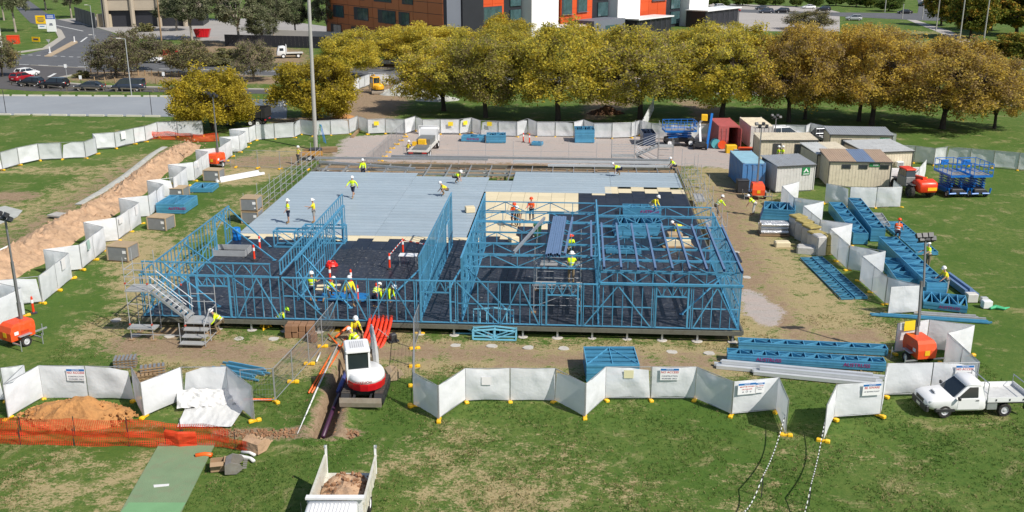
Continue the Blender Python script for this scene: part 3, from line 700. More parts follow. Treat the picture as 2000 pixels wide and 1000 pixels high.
def run(key, pts, where, z=1.93, cloth=CLOTH, side=1, grey=0.0, feet=True, slackp=.14, mult=None, openp=()):
    """fence run through the pixels where its top corners are seen"""
    P = [g(px, py, z) for px, py in pts]; out = []; k = 0
    nodes = []
    for i, (a, c) in enumerate(zip(P, P[1:])):
        n = max(1, round((c - a).length / 2.55))
        for j in range(n):
            s, e = a.lerp(c, j / n), a.lerp(c, (j + 1) / n); s.z = e.z = 0
            nodes.append((s, (e - s)))
            k += 1
            cl = None if (cloth is None or k in openp) else (CLOTHG if rf.random() < grey else cloth)
            kind = 'open wire mesh' if cl is None else 'white cloth covered' if cl is CLOTH else 'grey cloth covered'
            out.append([s, e, cl, kind])
    left_first = P[0].x <= P[-1].x
    N = len(out); res = []
    order = range(1, N + 1) if left_first else range(N, 0, -1)
    for (s, e, cl, kind), q in zip(out, order):
        res.append(panel(s, e, z, f'{kind} fence panel, {nth(q)} from the left {where}', 'fence panels ' + where, cl, side,
                         slack=(rf.choice((-1, 1)) * rf.uniform(.4, 1) if cl and rf.random() < slackp else None)))
    if feet:
        nodes.append((Vector((P[-1].x, P[-1].y, 0)), nodes[-1][1])); M = len(nodes)
        for i, (p, d) in enumerate(nodes):
            d2 = nodes[i - 1][1] if i else d
            q = i + 1 if left_first else M - i
            dd = (d.normalized() + d2.normalized()); dd = dd if dd.length > .2 else d
            foot(p, math.atan2(dd.y, dd.x) + R(rf.uniform(-12, 12)), f'yellow fence block under post {nth(q)} from the left {where}', 'yellow fence blocks ' + where)
    FENCE[key] = (P, res)
run('front left', [(-55, 722)] + [(x * .3, 700 + y * .3) for x, y in [(0, 62), (155, 42), (15, 172), (250, 45), (550, 48), (855, 55), (910, 158), (1175, 55), (1475, 52), (1640, 182)]], 'of the front left run')
run('front', [(806, 726), (855.5, 753), (908, 719), (996, 718.6), (1085, 719), (1144, 749), (1183, 716), (1273, 716), (1361, 716), (1433, 745), (1522, 737), (1541, 781)], 'of the front middle run')
run('front right', [(1500 + x * .3, 700 + y * .3) for x, y in [(383, 305), (447, 170), (755, 150), (778, 32), (1078, 27), (1380, 24)]] + c4(1500, 450, 4, [(1405, 800), (1615, 738), (1260, 697), (1010, 725)])[:1] + c4(1500, 450, 4, [(1615, 738), (1260, 697), (1010, 725)]), 'of the front right run')
L4 = c4(0, 230, 4, [(650, 815), (905, 780), (1085, 660), (925, 628), (1155, 607), (1275, 518), (1145, 490), (1350, 467), (1455, 385), (1310, 365), (1510, 347), (1625, 265), (1525, 250), (1705, 236), (1805, 170), (1712, 150), (1865, 140), (1920, 105), (1790, 90), (1940, 77), (1990, 55)])
run('left zigzag', [(-60, 560), (42, 562), (-16, 553)][:0] + [(-70, 566), (-10, 586), (41, 562), (-20, 549), (75, 539), (134, 494), (84, 487), (154, 478), (202, 443)] + L4, 'of the left zigzag run')
run('far left', [(-45, 305), (0, 297), (33, 288), (73, 280), (118, 278), (164, 276), (186, 268), (180, 261), (223, 258), (260, 250), (282, 246), (306, 238), (345, 237), (395, 236)], 'of the far left run', side=-1, grey=.5)
run('back', c4(500, 0, 4, [(-8, 975), (140, 965), (295, 955), (345, 932), (440, 945), (580, 938), (725, 930), (795, 902), (870, 930), (1010, 925), (1160, 930), (1245, 905), (1300, 932), (1440, 930), (1590, 930), (1685, 918), (1755, 940), (1895, 945), (2040, 950)]) + c4(1000, 0, 4, [(125, 925), (195, 950), (340, 950), (485, 950), (560, 933), (640, 960), (785, 960), (935, 955), (1000, 938), (1090, 960), (1240, 970), (1400, 972), (1540, 970)]), 'of the back run', side=-1, grey=.9, slackp=.3)
run('back right', c4(1500, 230, 4, [(-10, 55), (145, 55), (300, 58), (335, 40), (445, 62), (605, 72), (760, 80), (915, 96), (1005, 126)]), 'behind the site huts', side=-1, grey=.6, slackp=.3)
run('far right', c4(1500, 230, 4, [(1000, 210), (1155, 218), (1310, 237), (1405, 225), (1590, 240), (1775, 256), (1970, 272), (2170, 290)]), 'of the far right run', side=-1, grey=.9, slackp=.3)
run('lane', [(1254, 236), (1277, 191)], 'leading through the trees', side=1, feet=False)
run('hut yard', c4(1500, 230, 4, [(245, 497), (110, 532), (205, 622), (436, 652), (278, 688), (410, 795), (660, 826), (488, 866), (640, 998)]) + c4(1500, 450, 4, [(920, 160), (738, 200), (938, 366), (1212, 430), (958, 442)]), 'of the right zigzag run', grey=.3)
run('hut front', c4(1500, 230, 4, [(455, 512), (645, 540), (855, 545), (1050, 540), (985, 487)]), 'before the site huts', grey=.2)
run('hut side', c4(1500, 230, 4, [(935, 395), (1185, 385), (1238, 326)]), 'behind the orange telehandler')
run('gate left', [(651, 589), (600, 650), (533, 719), (467, 722)], 'beside the conduit trench', cloth=None)
run('gate right', [(818, 594), (808, 622), (807, 690), (806, 726)], 'right of the small excavator', cloth=None)
run('inner back', [(458, 292), (545, 295), (600, 297)], 'behind the left platform corner', cloth=None)
run('inner yard', [(791, 237), (765, 258), (742, 281), (715, 302)], 'across the gravel yard', cloth=None)
# far fences by the excavation between the trees
run('dig', [(690, 155), (722, 144), (760, 144), (800, 148)], 'around the far excavation', grey=.5, feet=False, side=-1)
run('dig left', [(486, 192), (520, 196), (560, 193)], 'behind the dump truck', side=-1, feet=False)

# ------------------------------------------------------------------ signs hung on the fences
def site_sign(px, py, w, h, words, z, label, near, head=None, yaw=None, colour=SIGNR):
    """sign seen at a pixel; near = (run, panel index) it hangs on"""
    root_p = FENCE[near[0]][1][near[1]]
    rz = root_p.rotation_euler.z; n = Vector((math.sin(rz), -math.cos(rz), 0)); mid = root_p.location
    if n.dot(-mid) < 0: n = -n
    # meet the pixel's ray with the panel's plane
    u = (px - 1000) / CAM_F; v = (py - 500) / CAM_F
    ray = Vector((u, math.cos(CAM_T) - v * math.sin(CAM_T), -math.sin(CAM_T) - v * math.cos(CAM_T))); o = Vector((0, 0, CAM_H))
    pl = Vector((mid.x, mid.y, 0)) + n * .17; t = (pl - o).dot(n) / ray.dot(n); p = o + ray * t
    s = thing('site_sign', label, 'sign', p, 0, 'signs hung on the fences'); M = facing((0, 0, 0), n); s.matrix_world = Matrix.Translation(p) @ M
    m = MB(); m.box((0, 0, 0), (w, h, .012)); m.build('board', SIGNW, s)
    if head:
        m = MB(); m.box((0, h * .4, .009), (w * .96, h * .17, .004)); m.build('header_strip', SIGNB, s)
        text(head, h * .13, SIGNW, s, Matrix.Translation((0, h * .4, .013)))
    y = .17 * h if head else 0.26 * h
    for body, size, m_ in words:
        text(body, size * h, m_, s, Matrix.Translation((0, y, .009))); y -= size * h * 1.15 + .02
    return s
NA = [('NO ACCESS', .26, SIGNR), ('CONSTRUCTION', .16, SIGNK), ('WORKERS ONLY', .16, SIGNK)]
site_sign(148, 732, .98, .66, NA, 1.5, 'white NO ACCESS sign above the heap of orange clay', ('front left', 4), 'CAUTION')
site_sign(1308, 731, .98, .66, NA, 1.5, 'white NO ACCESS sign on the front middle fence', ('front', 7), 'CAUTION')
site_sign(1884, 725, .98, .66, NA, 1.5, 'white NO ACCESS sign on the fence behind the white ute', ('front right', 4), 'CAUTION')
site_sign(1703, 761, .98, .62, [('BE AWARE', .27, SIGNR), ('OF MOVING PLANT', .15, SIGNK)], 1.5, 'white BE AWARE sign beside the gateway', ('front right', 1), 'CAUTION')
site_sign(1459, 759, .98, .62, [('MUST BE WORN', .17, SIGNR), ('ON THIS SITE', .15, SIGNR), ('o  O  o', .26, SIGNK)], 1.4, 'white sign with round symbols beside the gateway', ('front', 9), 'NOTICE')
site_sign(1484, 757, .5, .56, [('ALL VISITORS', .12, SIGNR), ('REPORT TO', .12, SIGNK), ('OFFICE', .12, SIGNK)], 1.4, 'narrow white notice right of the round symbol sign', ('front', 9), 'NOTICE')
paper = mat('plain paper sign', (.8, .78, .78), .6, 0, .04); ylw = mat('yellow warning sign', srgb(240, 210, 40), .6, 0, .08)
def paper_sign(px, py, w, h, m, label, near):
    s = site_sign(px, py, w, h, [], 1, label, near); s.children[0].data.materials[0] = m; return s
for px, py, near, lb in ((735, 241, ('back', 8), 'yellow warning sign on the back fence near the tall light pole'), (880, 242, ('back', 13), 'yellow warning sign on the back fence left of its peak'), (909, 240, ('back', 14), 'yellow warning sign at the peak of the back fence'), (956, 242, ('back', 16), 'yellow warning sign on the back fence right of its peak')):
    paper_sign(px, py, .6, .5, ylw, lb, near)
paper_sign(1778, 636, .8, .6, ylw, 'yellow warning sign behind the right orange light tower', ('front right', -1))
paper_sign(950, 744, .5, .45, paper, 'small pale paper sign on the front middle fence', ('front', 2))
paper_sign(1228, 731, .5, .45, mat('faded yellow sign', (.7, .66, .42), .6, 0, .05), 'faded yellow notice on the front middle fence left of NO ACCESS', ('front', 6))
Z = FENCE['left zigzag'][1]
def near_panel(key, px, py, z=1.3):
    p = g(px, py, z); return min(range(len(FENCE[key][1])), key=lambda i: (FENCE[key][1][i].location.xy - p.xy).length)
for px, py, w, h, lb in ((124, 515, .6, .8, 'white paper notice on the zigzag fence above the bollard'), (173, 478, .5, .7, 'greenish notice on the left zigzag fence near the wooden crate'), (267, 410, .5, .8, 'white notice on the left zigzag fence by the single brown crate'),
                         (236, 430, .7, .5, 'white notice low on the left zigzag fence'), (387, 322, .5, .6, 'grey notice on the left zigzag fence by the light tower'), (361, 336, .5, .7, 'white notice on the left zigzag fence by the far crate'), (241, 264, .7, .9, 'large white notice on the far left fence')):
    key = 'far left' if px == 241 else 'left zigzag'
    paper_sign(px, py, w, h, mat('greenish notice', (.35, .5, .45), .6) if 'greenish' in lb else paper, lb, (key, near_panel(key, px, py)))
# ------------------------------------------------------------------ trees
def leaf_material(name, cols, trans=.35):
    """leaf colours: cols = list of (position, colour) mixed per leaf clump and per leaf"""
    m = bpy.data.materials.new(name); m.use_nodes = True; nt = m.node_tree; N = nt.nodes; L = nt.links
    b = N['Principled BSDF']; b.inputs['Roughness'].default_value = .7; b.inputs['Specular IOR Level'].default_value = .2
    geo = N.new('ShaderNodeNewGeometry'); oi = N.new('ShaderNodeObjectInfo')
    n = N.new('ShaderNodeTexNoise'); n.inputs['Scale'].default_value = .42; n.inputs['Detail'].default_value = 3
    L.new(geo.outputs['Position'], n.inputs['Vector'])
    def m2(op, x, y):
        k = N.new('ShaderNodeMath'); k.operation = op
        for j, i in ((0, x), (1, y)):
            if isinstance(i, (int, float)): k.inputs[j].default_value = i
            else: L.new(i, k.inputs[j])
        return k.outputs[0]
    v = m2('ADD', m2('MULTIPLY', geo.outputs['Random Per Island'], .55), m2('MULTIPLY', m2('SUBTRACT', n.outputs['Fac'], .5), 1.3))
    v = m2('ADD', m2('ADD', v, .22), m2('MULTIPLY', m2('SUBTRACT', oi.outputs['Random'], .5), .36))
    r = N.new('ShaderNodeValToRGB'); r.color_ramp.elements[0].position = cols[0][0]; r.color_ramp.elements[0].color = (*cols[0][1], 1)
    r.color_ramp.elements[1].position = cols[-1][0]; r.color_ramp.elements[1].color = (*cols[-1][1], 1)
    for p, c in cols[1:-1]: r.color_ramp.elements.new(p).color = (*c, 1)
    L.new(v, r.inputs[0]); L.new(r.outputs[0], b.inputs['Base Color'])
    t = N.new('ShaderNodeBsdfTranslucent'); L.new(r.outputs[0], t.inputs[0])
    mx = N.new('ShaderNodeMixShader'); mx.inputs[0].default_value = trans; L.new(b.outputs[0], mx.inputs[1]); L.new(t.outputs[0], mx.inputs[2])
    L.new(mx.outputs[0], N['Material Output'].inputs[0]); return m
L_ELM = leaf_material('elm leaves', [(.05, (0.328, 0.259, 0.137)), (.3, (0.342, 0.338, 0.062)), (.55, (0.588, 0.495, 0.068)), (.8, (0.793, 0.617, 0.075)), (1, (0.850, 0.746, 0.150))], .5)
L_ELMB = leaf_material('browner elm leaves', [(.05, (0.376, 0.268, 0.135)), (.35, (0.443, 0.332, 0.074)), (.6, (0.673, 0.473, 0.081)), (1, (0.850, 0.650, 0.135))], .5)
L_GOLD = leaf_material('golden leaves', [(.1, (0.280, 0.224, 0.034)), (.4, (0.470, 0.381, 0.039)), (.7, (0.672, 0.515, 0.050)), (1, (0.784, 0.616, 0.090))], .5)
L_GUM = leaf_material('gum leaves', [(.1, (0.081, 0.095, 0.054)), (.5, (0.155, 0.176, 0.088)), (.8, (0.230, 0.236, 0.135)), (1, (0.311, 0.297, 0.189))], .3)
L_BARE = leaf_material('sparse olive leaves', [(.1, (0.156, 0.130, 0.098)), (.5, (0.163, 0.176, 0.065)), (.8, (0.260, 0.234, 0.098)), (1, (0.390, 0.286, 0.117))], .3)
L_GREEN = leaf_material('green leaves', [(.1, (0.047, 0.081, 0.016)), (.5, (0.095, 0.149, 0.027)), (.8, (0.176, 0.216, 0.041)), (1, (0.324, 0.270, 0.041))], .3)
L_MIX = leaf_material('green and rust leaves', [(.1, (0.068, 0.095, 0.016)), (.4, (0.149, 0.176, 0.027)), (.62, (0.270, 0.243, 0.034)), (.8, (0.459, 0.257, 0.041)), (1, (0.567, 0.324, 0.054))], .3)
BARK = mat('dark bark', (.055, .043, .034), .95, 0, .3, 2, bump=.8, bscale=8)
BARKG = mat('pale gum bark', (.3, .26, .21), .9, 0, .25, 2, bump=.5, bscale=8)
TWIG = mat('grey brown twigs', (.21, .16, .125), .95, 0, .2, 2)
def tree_mesh(seed, Hh, cr, base, clumps, leaves, lsize, crad, lm, bark=BARK, shape='dome', twigs=10, trunk=.32, fork=.2, squash=1.0):
    r = random.Random(seed); nr = np.random.RandomState(seed)
    ch = Hh - base; cz = base + ch * (.42 if shape == 'dome' else .5)
    cents = []
    while len(cents) < clumps:
        v = Vector((r.gauss(0, 1), r.gauss(0, 1), r.gauss(0, 1))).normalized()
        rad = r.uniform(.45, 1.0) ** .55
        lump = 1 + .5 * noise.noise(v * 1.6 + Vector((seed, 0, 0)))
        up = (Hh - cz) if v.z > 0 else (cz - base)
        p = Vector((v.x * cr * rad * lump, v.y * cr * rad * lump, cz + v.z * up * rad * (lump if v.z > 0 else 1)))
        if shape == 'dome' and v.z < -.2 and math.hypot(p.x, p.y) < cr * .42: continue
        if shape == 'column': p.x *= .8; p.y *= .8
        cents.append(p)
    wood = MB(); fz = Hh * fork
    lean = Vector((r.uniform(-.3, .3), r.uniform(-.3, .3), 0))
    wood.path([(0, 0, -.2), (0, 0, .15), lean * .3 + Vector((0, 0, fz * .5)), lean + Vector((0, 0, fz))], [trunk * 1.5, trunk * 1.12, trunk * .95, trunk * .9], 9)
    nl = 7; limbs = []
    for i in range(nl):
        a = 6.283 * i / nl + r.uniform(-.3, .3); rr = cr * r.uniform(.38, .6); zz = base + ch * r.uniform(.38, .62)
        e = Vector((math.cos(a) * rr, math.sin(a) * rr, zz)); st = lean + Vector((0, 0, fz - .12))
        m1 = st.lerp(e, .35) + Vector((0, 0, ch * .10)); m2_ = st.lerp(e, .7) + Vector((r.uniform(-.3, .3), r.uniform(-.3, .3), ch * .06))
        wood.path([st, m1, m2_, e], [trunk * .62, trunk * .45, trunk * .3, trunk * .16], 6); limbs += [m1, m2_, e]
    for c in cents:
        st = min(limbs, key=lambda q: (q - c).length + .8 * max(0, q.z - c.z)); mid = st.lerp(c, .5) + Vector((r.uniform(-.3, .3), r.uniform(-.3, .3), .25))
        wood.path([st, mid, c], [trunk * .16, trunk * .09, .012], 4)
    # leaves and twigs
    C = np.array([tuple(c) for c in cents]); n = clumps * leaves
    ci = np.repeat(np.arange(clumps), leaves)
    off = nr.normal(0, 1, (n, 3)); off /= np.linalg.norm(off, axis=1)[:, None] + 1e-9
    off *= (nr.rand(n, 1) ** .6) * crad * (.7 + .6 * nr.rand(clumps)[ci][:, None]); off[:, 2] *= .7 * squash
    P = C[ci] + off
    d1 = nr.normal(0, 1, (n, 3)); d1[:, 2] *= .6; d1 /= np.linalg.norm(d1, axis=1)[:, None]
    d2 = nr.normal(0, 1, (n, 3)); d2 -= (d2 * d1).sum(1)[:, None] * d1; d2 /= np.linalg.norm(d2, axis=1)[:, None]
    sz = lsize * (.6 + .8 * nr.rand(n, 1)); d1 = d1 * sz; d2 = d2 * sz * .55
    V = np.stack([P - d1, P - d2 * 1.0, P + d1, P + d2], 1).reshape(-1, 3)
    tw = MB()
    for c in cents:
        for _ in range(twigs):
            d = Vector((r.gauss(0, 1), r.gauss(0, 1), r.gauss(.4, .8))).normalized() * crad * r.uniform(.7, 1.25); q = d.cross(Vector((.3, .5, .8))).normalized() * .016
            tw.add([c - q, c + q, c + d], [(0, 1, 2)])
    me = bpy.data.meshes.new('crown'); nt_ = len(tw.v)
    me.vertices.add(n * 4 + nt_); me.vertices.foreach_set('co', np.concatenate([V.ravel(), np.array(tw.v, float).ravel() if nt_ else np.zeros(0)]))
    nft = len(tw.f); me.loops.add(n * 4 + nft * 3); me.loops.foreach_set('vertex_index', np.arange(n * 4 + nft * 3)); me.polygons.add(n + nft)
    me.polygons.foreach_set('loop_start', np.concatenate([np.arange(n) * 4, n * 4 + np.arange(nft) * 3])); me.polygons.foreach_set('loop_total', np.concatenate([np.full(n, 4), np.full(nft, 3)]))
    me.materials.append(lm); me.materials.append(TWIG)
    me.polygons.foreach_set('material_index', np.concatenate([np.zeros(n, int), np.ones(nft, int)])); me.update()
    tm = wood.mesh('trunk', bark); tm.shade_smooth()
    return tm, me, Hh, cr
VAR = {
 'elm': [tree_mesh(s, 11.5, 6.3, 2.0, 190, 190, .15, 1.35, L_ELM, twigs=22) for s in (1, 2, 3)],
 'elmb': [tree_mesh(s, 11.5, 6.6, 1.9, 185, 185, .15, 1.35, L_ELMB, twigs=26) for s in (4, 5)],
 'gold': [tree_mesh(s, 8.5, 5.0, .7, 210, 170, .14, 1.15, L_GOLD, twigs=8, fork=.14, trunk=.25) for s in (6, 7)],
 'gum': [tree_mesh(s, 15, 5.5, 4.6, 100, 120, .22, 1.3, L_GUM, BARKG, twigs=5, fork=.3, trunk=.3) for s in (8, 9, 10)],
 'bare': [tree_mesh(s, 7, 4.2, 1.2, 120, 60, .15, 1.1, L_BARE, twigs=44, trunk=.22) for s in (12, 13)],
 'green': [tree_mesh(s, 9, 4.8, 1.0, 120, 80, .3, 1.2, L_GREEN, twigs=3) for s in (14, 15)],
 'mix': [tree_mesh(s, 12, 5.5, 1.6, 170, 85, .32, 1.3, L_MIX, twigs=4) for s in (16, 17)],
 'bush': [tree_mesh(s, 2.6, 1.7, .1, 40, 60, .2, .6, L_BARE, twigs=8, trunk=.08, fork=.1) for s in (18, 19)],
}
rt = random.Random(5)
def tree(kind, px, py, top, width, label, group, v=None):
    """width: crown width in pixels at the base row; top: pixel row of the crown's top"""
    p = g(px, py); tm, cm, Hh, cr = VAR[kind][rt.randrange(len(VAR[kind])) if v is None else v % len(VAR[kind])]
    h = height_at(p, top) * (1.06 if kind in ('elm', 'elmb') else 1); k = (py + 117) * .953 / CAM_H; w = width / k / 2
    # the crown stands a little in front of the trunk's base when seen from above: keep its proportions sane
    t = thing('tree', label, 'tree', p, rt.uniform(0, 6.28), group)
    e = rt.uniform(.9, 1.12); t.scale = (w / cr * e, w / cr / e, h / Hh * rt.uniform(.96, 1.05))
    link('trunk', tm, t); link('crown', cm, t)
    return t
ELM = 'row of autumn trees behind the site fence'
for i, (px, py, top, wd, lb, v) in enumerate((
    (867, 217, 92, 175, 'olive yellow autumn tree, leftmost of the front row right of the dug ground', 0), (949, 230, 82, 170, 'autumn tree behind the lying blue frames in the gravel yard', 1), (1090, 235, 68, 205, 'broad autumn tree left of the white cloth lane', 2),
    (1250, 233, 62, 215, 'broad autumn tree with its dark trunk beside the white cloth lane', 0), (1409, 232, 62, 205, 'autumn tree directly behind the dark red container', 1))):
    tree('elm', px, py, top, wd, lb, ELM, v)
for i, (px, py, top, wd, lb, v) in enumerate((
    (1540, 238, 66, 170, 'brownish autumn tree behind the cream hut with the open door', 0), (1572, 232, 72, 140, 'brownish tree with a slim trunk just right of the bigger brown one', 1), (1677, 237, 70, 170, 'brownish tree with a leaf clad trunk left of the forked one', 0),
    (1702, 245, 68, 200, 'brown autumn tree with a forked trunk leaning right', 1), (1840, 251, 92, 225, 'wide golden brown tree with a low forked trunk at the right', 0), (1942, 252, 126, 120, 'small golden brown tree at the right end of the row', 1))):
    tree('elmb', px, py, top, wd, lb, ELM, v)
BACK = 'second row of autumn trees across the road'
for px, py, top, wd, lb, v in ((682, 153, 68, 125, 'autumn tree with a spreading bare base beside the far excavation', 2), (775, 128, 58, 120, 'autumn tree behind the white ute with green load', 0), (865, 135, 50, 150, 'tall olive autumn tree in front of the orange building corner', 1),
                       (1000, 140, 50, 130, 'autumn tree in front of the dark building panel', 2), (1195, 140, 66, 140, 'greenish autumn tree below the white canopy', 0), (1290, 135, 60, 120, 'green tinged tree below the second canopy', 1), (1395, 140, 52, 150, 'brown gold tree left of the car park', 0), (1480, 150, 78, 130, 'autumn tree at the near edge of the pale car park', 2)):
    tree('elm', px, py, top, wd, lb, BACK, v)
for px, py, top, wd, lb, v in ((1580, 165, 66, 150, 'brown tree below the bare twiggy tree at the car park', 1), (1680, 170, 58, 160, 'brown tree left of the worn far lawn', 0), (1800, 185, 92, 130, 'golden brown tree below the footpath', 1), (1905, 200, 105, 120, 'gold tree near the white street light poles', 0)):
    tree('elmb', px, py, top, wd, lb, BACK, v)
tree('gold', 417, 254, 134, 152, 'round golden tree behind the floodlight mast', 'golden trees by the dump truck', 0)
tree('gold', 621, 236, 116, 152, 'golden tree beside the tall light pole', 'golden trees by the dump truck', 1)
tree('gold', 985, 120, 36, 95, 'golden leafy tree in front of the black building panel', BACK, 1)
tree('gold', 1130, 112, 50, 60, 'small golden tree by the building entrance box', BACK, 0)
GUM = 'grey green gum trees at the top left'
for px, py, top, wd, lb, v in ((31, 63, -60, 70, 'gum tree with a thick pale trunk behind the road signs', 0), (140, 35, -40, 60, 'leafy tree beside the dark fence at the top edge', 1), (375, 78, -25, 85, 'gum tree in front of the parking building bays', 2), (468, 90, -40, 100, 'tall gum tree right of the red hoarding', 0),
                       (535, 82, -30, 60, 'slim gum tree at the pale retaining wall', 1), (578, 78, -15, 62, 'gum tree beside the tall light pole', 2), (640, 80, -20, 60, 'gum tree touching the orange building', 0), (722, 72, -30, 60, 'dark gum tree in front of the orange facade windows', 1), (430, 40, -40, 60, 'gum tree behind the parking building corner', 2), (345, 60, -10, 70, 'leafy gum tree at the end of the parking bays', 0), (512, 90, 22, 56, 'grey gum left of the white truck', 1), (8, 40, -60, 60, 'gum tree at the top left corner', 1), (90, 20, -40, 60, 'gum tree behind the yellow sign board', 2)):
    tree('gum', px, py, top, wd, lb, GUM, v)
BARE = 'thinly leaved trees along the left road'
for px, py, top, wd, lb, v in ((226, 152, 72, 96, 'twiggy half bare tree on the verge left of a fuller one', 0), (270, 138, 62, 90, 'fuller green tree behind the white ute on the road', 1), (368, 148, 78, 90, 'twiggy tree beside the red barriers', 1), (497, 158, 80, 85, 'twiggy dark tree above the timber bollards', 0), (5, 150, 70, 70, 'bare tree at the left edge beside the road', 1), (1578, 58, 22, 90, 'bare branching tree in front of the car park', 0)):
    tree('bare', px, py, top, wd, lb, BARE, v)
for px, py, top, wd, lb in ((161, 152, 138, 26, 'small dark bush at the verge corner'), (320, 105, 80, 40, 'scrubby bush on the bank near the red barriers'), (390, 122, 100, 60, 'dry scrub on the bank left of the gum'), (440, 118, 96, 50, 'olive scrub below the red hoarding'), (285, 62, 45, 30, 'small shrub beside the orange skip'), (425, 128, 112, 50, 'straw coloured scrub at the roadside'), (350, 125, 108, 50, 'low scrub right of the white ute')):
    tree('bush', px, py, top, wd, lb, 'scrubby bushes by the left road')
RT = 'trees at the top right'
for px, py, top, wd, lb, v in ((1838, 52, -30, 70, 'green and gold tree behind the first white pole'), (1895, 75, -30, 95, 'rusty orange tree among the green ones at top right'), (1975, 125, 66, 90, 'low spreading yellow green tree at the right edge'), (1985, 70, -30, 110, 'dense dark green tree at the top right corner'), (1930, 60, -40, 90, 'tall yellow green tree near the top right corner')) and (
    (1838, 50, -30, 66, 'green and gold tree behind the first white pole', 0), (1895, 75, -30, 95, 'rusty orange tree among the green ones at top right', 1), (1975, 125, 66, 90, 'low spreading yellow green tree at the right edge', 0), (1985, 70, -30, 110, 'dense dark tree at the top right corner', 1), (1935, 60, -40, 90, 'tall yellow green tree near the top right corner', 0)):
    tree('mix', px, py, top, wd, lb, RT, v)
TOP = 'trees on the far lawn beyond the car park'
for i, (px, top, wd) in enumerate(((1515, -8, 30), (1555, -10, 26), (1590, -12, 32), (1632, -10, 34), (1672, -8, 36), (1700, -12, 30), (1745, -10, 40), (1375, -10, 40), (1410, -6, 28), (1450, -12, 40), (1490, -12, 30))):
    tree('green', px, 11 + (i % 3) * 2, top, wd, ['dark green tree on the far lawn beyond the car park', 'far tree by the distant road'][0] + f', {nth(sorted((1515,1555,1590,1632,1672,1700,1745,1375,1410,1450,1490)).index(px) + 1)} from the left', TOP)
tree('green', 1735, 22, -5, 46, 'drooping willow like tree beside the distant crossroad', TOP, 1)
# ------------------------------------------------------------------ far buildings
BROWN = mat('orange brown facade panel', srgb(204, 116, 66), .5, 0, .06, .3, rnd=.05)
ORNG = mat('bright orange facade panel', srgb(205, 80, 34), .5, 0, .05, .3, rnd=.05)
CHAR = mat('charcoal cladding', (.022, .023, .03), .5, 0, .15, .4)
SLATE = mat('slate grey cladding', (.15, .165, .2), .55, 0, .06, .4)
RENDER = mat('white render', (.82, .81, .8), .6, 0, .03, .4)
WINF = mat('dark window frame', (.045, .05, .06), .5, 0, .1)
GLASSB = mat('teal window glass', (.05, .10, .11), .08, .0, .5, .6, spec=1)
def frame_of(a, c):
    d = c - a; d.z = 0; return math.atan2(d.y, d.x), d.length
hb = g(868, 119); hl = g(640, 80); rz, HL = frame_of(hl, hb)
hosp = thing('office_building', 'large orange and charcoal building with white towers behind the autumn trees', 'building', hl, rz)
ray_ = Matrix.Rotation(-rz, 3, 'Z') @ (Vector((hb.x, hb.y, 0)).normalized() * 16)
m = MB(); m.prism([(0, 0), (HL, 0), (HL + ray_.x, ray_.y), (ray_.x, ray_.y)], 0, 24); m.build('wall', CHAR, hosp)
nc = 9; cw = HL / nc; sh = 4.4
for r_ in range(8):
    for c_ in range(nc):
        zz = .15 + r_ * 2.2
        if zz > 17: continue
        block('facade_panel', BROWN, hosp, (cw * (c_ + .5), -.03, zz + 1.08), (cw - .14, .06, 2.1))
def window(parent, x, z, w, h, y=-.08, n=2, shut=0, sill=None):
    f = MB(); f.box((x, y, z), (w + .3, .12, h + .3)); fo = f.build('window', WINF, parent)
    for i in range(n):
        a = x - w / 2 + shut * w; ww = w * (1 - shut) / n
        p = MB(); p.box((a + ww * (i + .5), y - .07, z), (ww - .12, .03, h - .1)); p.build('pane', GLASSB, fo)
    if sill:
        p = MB(); p.box((x, y - .2, z - h / 2 - .15), (w + .5, .5, .1)); p.build('sill', sill, fo)
for zz in (1.9, 6.3, 10.7, 15.1):
    off = 1.6 if zz in (6.3, 15.1) else 0
    for x, w in ((5 + off, 4.4), (16 + off, 5.6), (27.5 + off, 6.4), (38 - off, 3.6)):
        if x + w / 2 < HL - 1: window(hosp, x, zz + 1.0, w * 1.15, 2.5, n=2, shut=.25)
# wing with white towers
wa, wb = g(905, 106), g(1392, 43); wz, WL = frame_of(wa, wb)
def on_wing(px):
    d = wb - wa; u = (px - 1000) / CAM_F
    # column px meets the wing line on the ground
    lo, hi = -.4, 1.4
    for _ in range(40):
        t = (lo + hi) / 2; p = wa + d * t; Z = p.y * math.cos(CAM_T) + CAM_H * math.sin(CAM_T)
        if 1000 + CAM_F * p.x / Z < px: lo = t
        else: hi = t
    return t * WL
wing = thing('office_wing', 'building wing of bright orange panels, white towers and charcoal recesses', 'building', wa, wz)
def wblock(px0, px1, m, proud, h=26, z0=0, name='facade', dep=10):
    a, c = on_wing(px0), on_wing(px1); b_ = MB(); b_.box(((a + c) / 2, dep / 2 - proud, z0 + h / 2), (c - a, dep, h)); return b_.build(name, m, wing), (a + c) / 2, c - a
wblock(866, 893, SLATE, 1.2, name='slate_panel'); wblock(893.5, 934, CHAR, 1.6, name='charcoal_panel')
def orange(px0, px1):
    o, x, w = wblock(px0, px1, ORNG, .6, name='orange_panel_wall'); n = max(2, round(w / 4))
    for r_ in range(7):
        for c_ in range(n): block('facade_panel', ORNG, wing, (x - w / 2 + w * (c_ + .5) / n, -.63, 1.5 + r_ * 2.4), (w / n - .12, .06, 2.28))
    return x, w
x, w = orange(934.5, 980); window(wing, x, 7.6, w * .75, 3.4, -.75, 3)
x, w = orange(1090, 1151); window(wing, x - w * .32, 8.1, w * .3, 3.4, -.72, 1, .1, SLATE); window(wing, x + w * .16, 8.4, w * .3, 3.4, -.72, 1, .1, SLATE)
x, w = orange(1243, 1295); window(wing, x + w * .2, 9.6, w * .5, 3.6, -.72, 2, .1, SLATE); window(wing, x - w * .1, 2.4, w * .25, 1.6, -.72, 1)
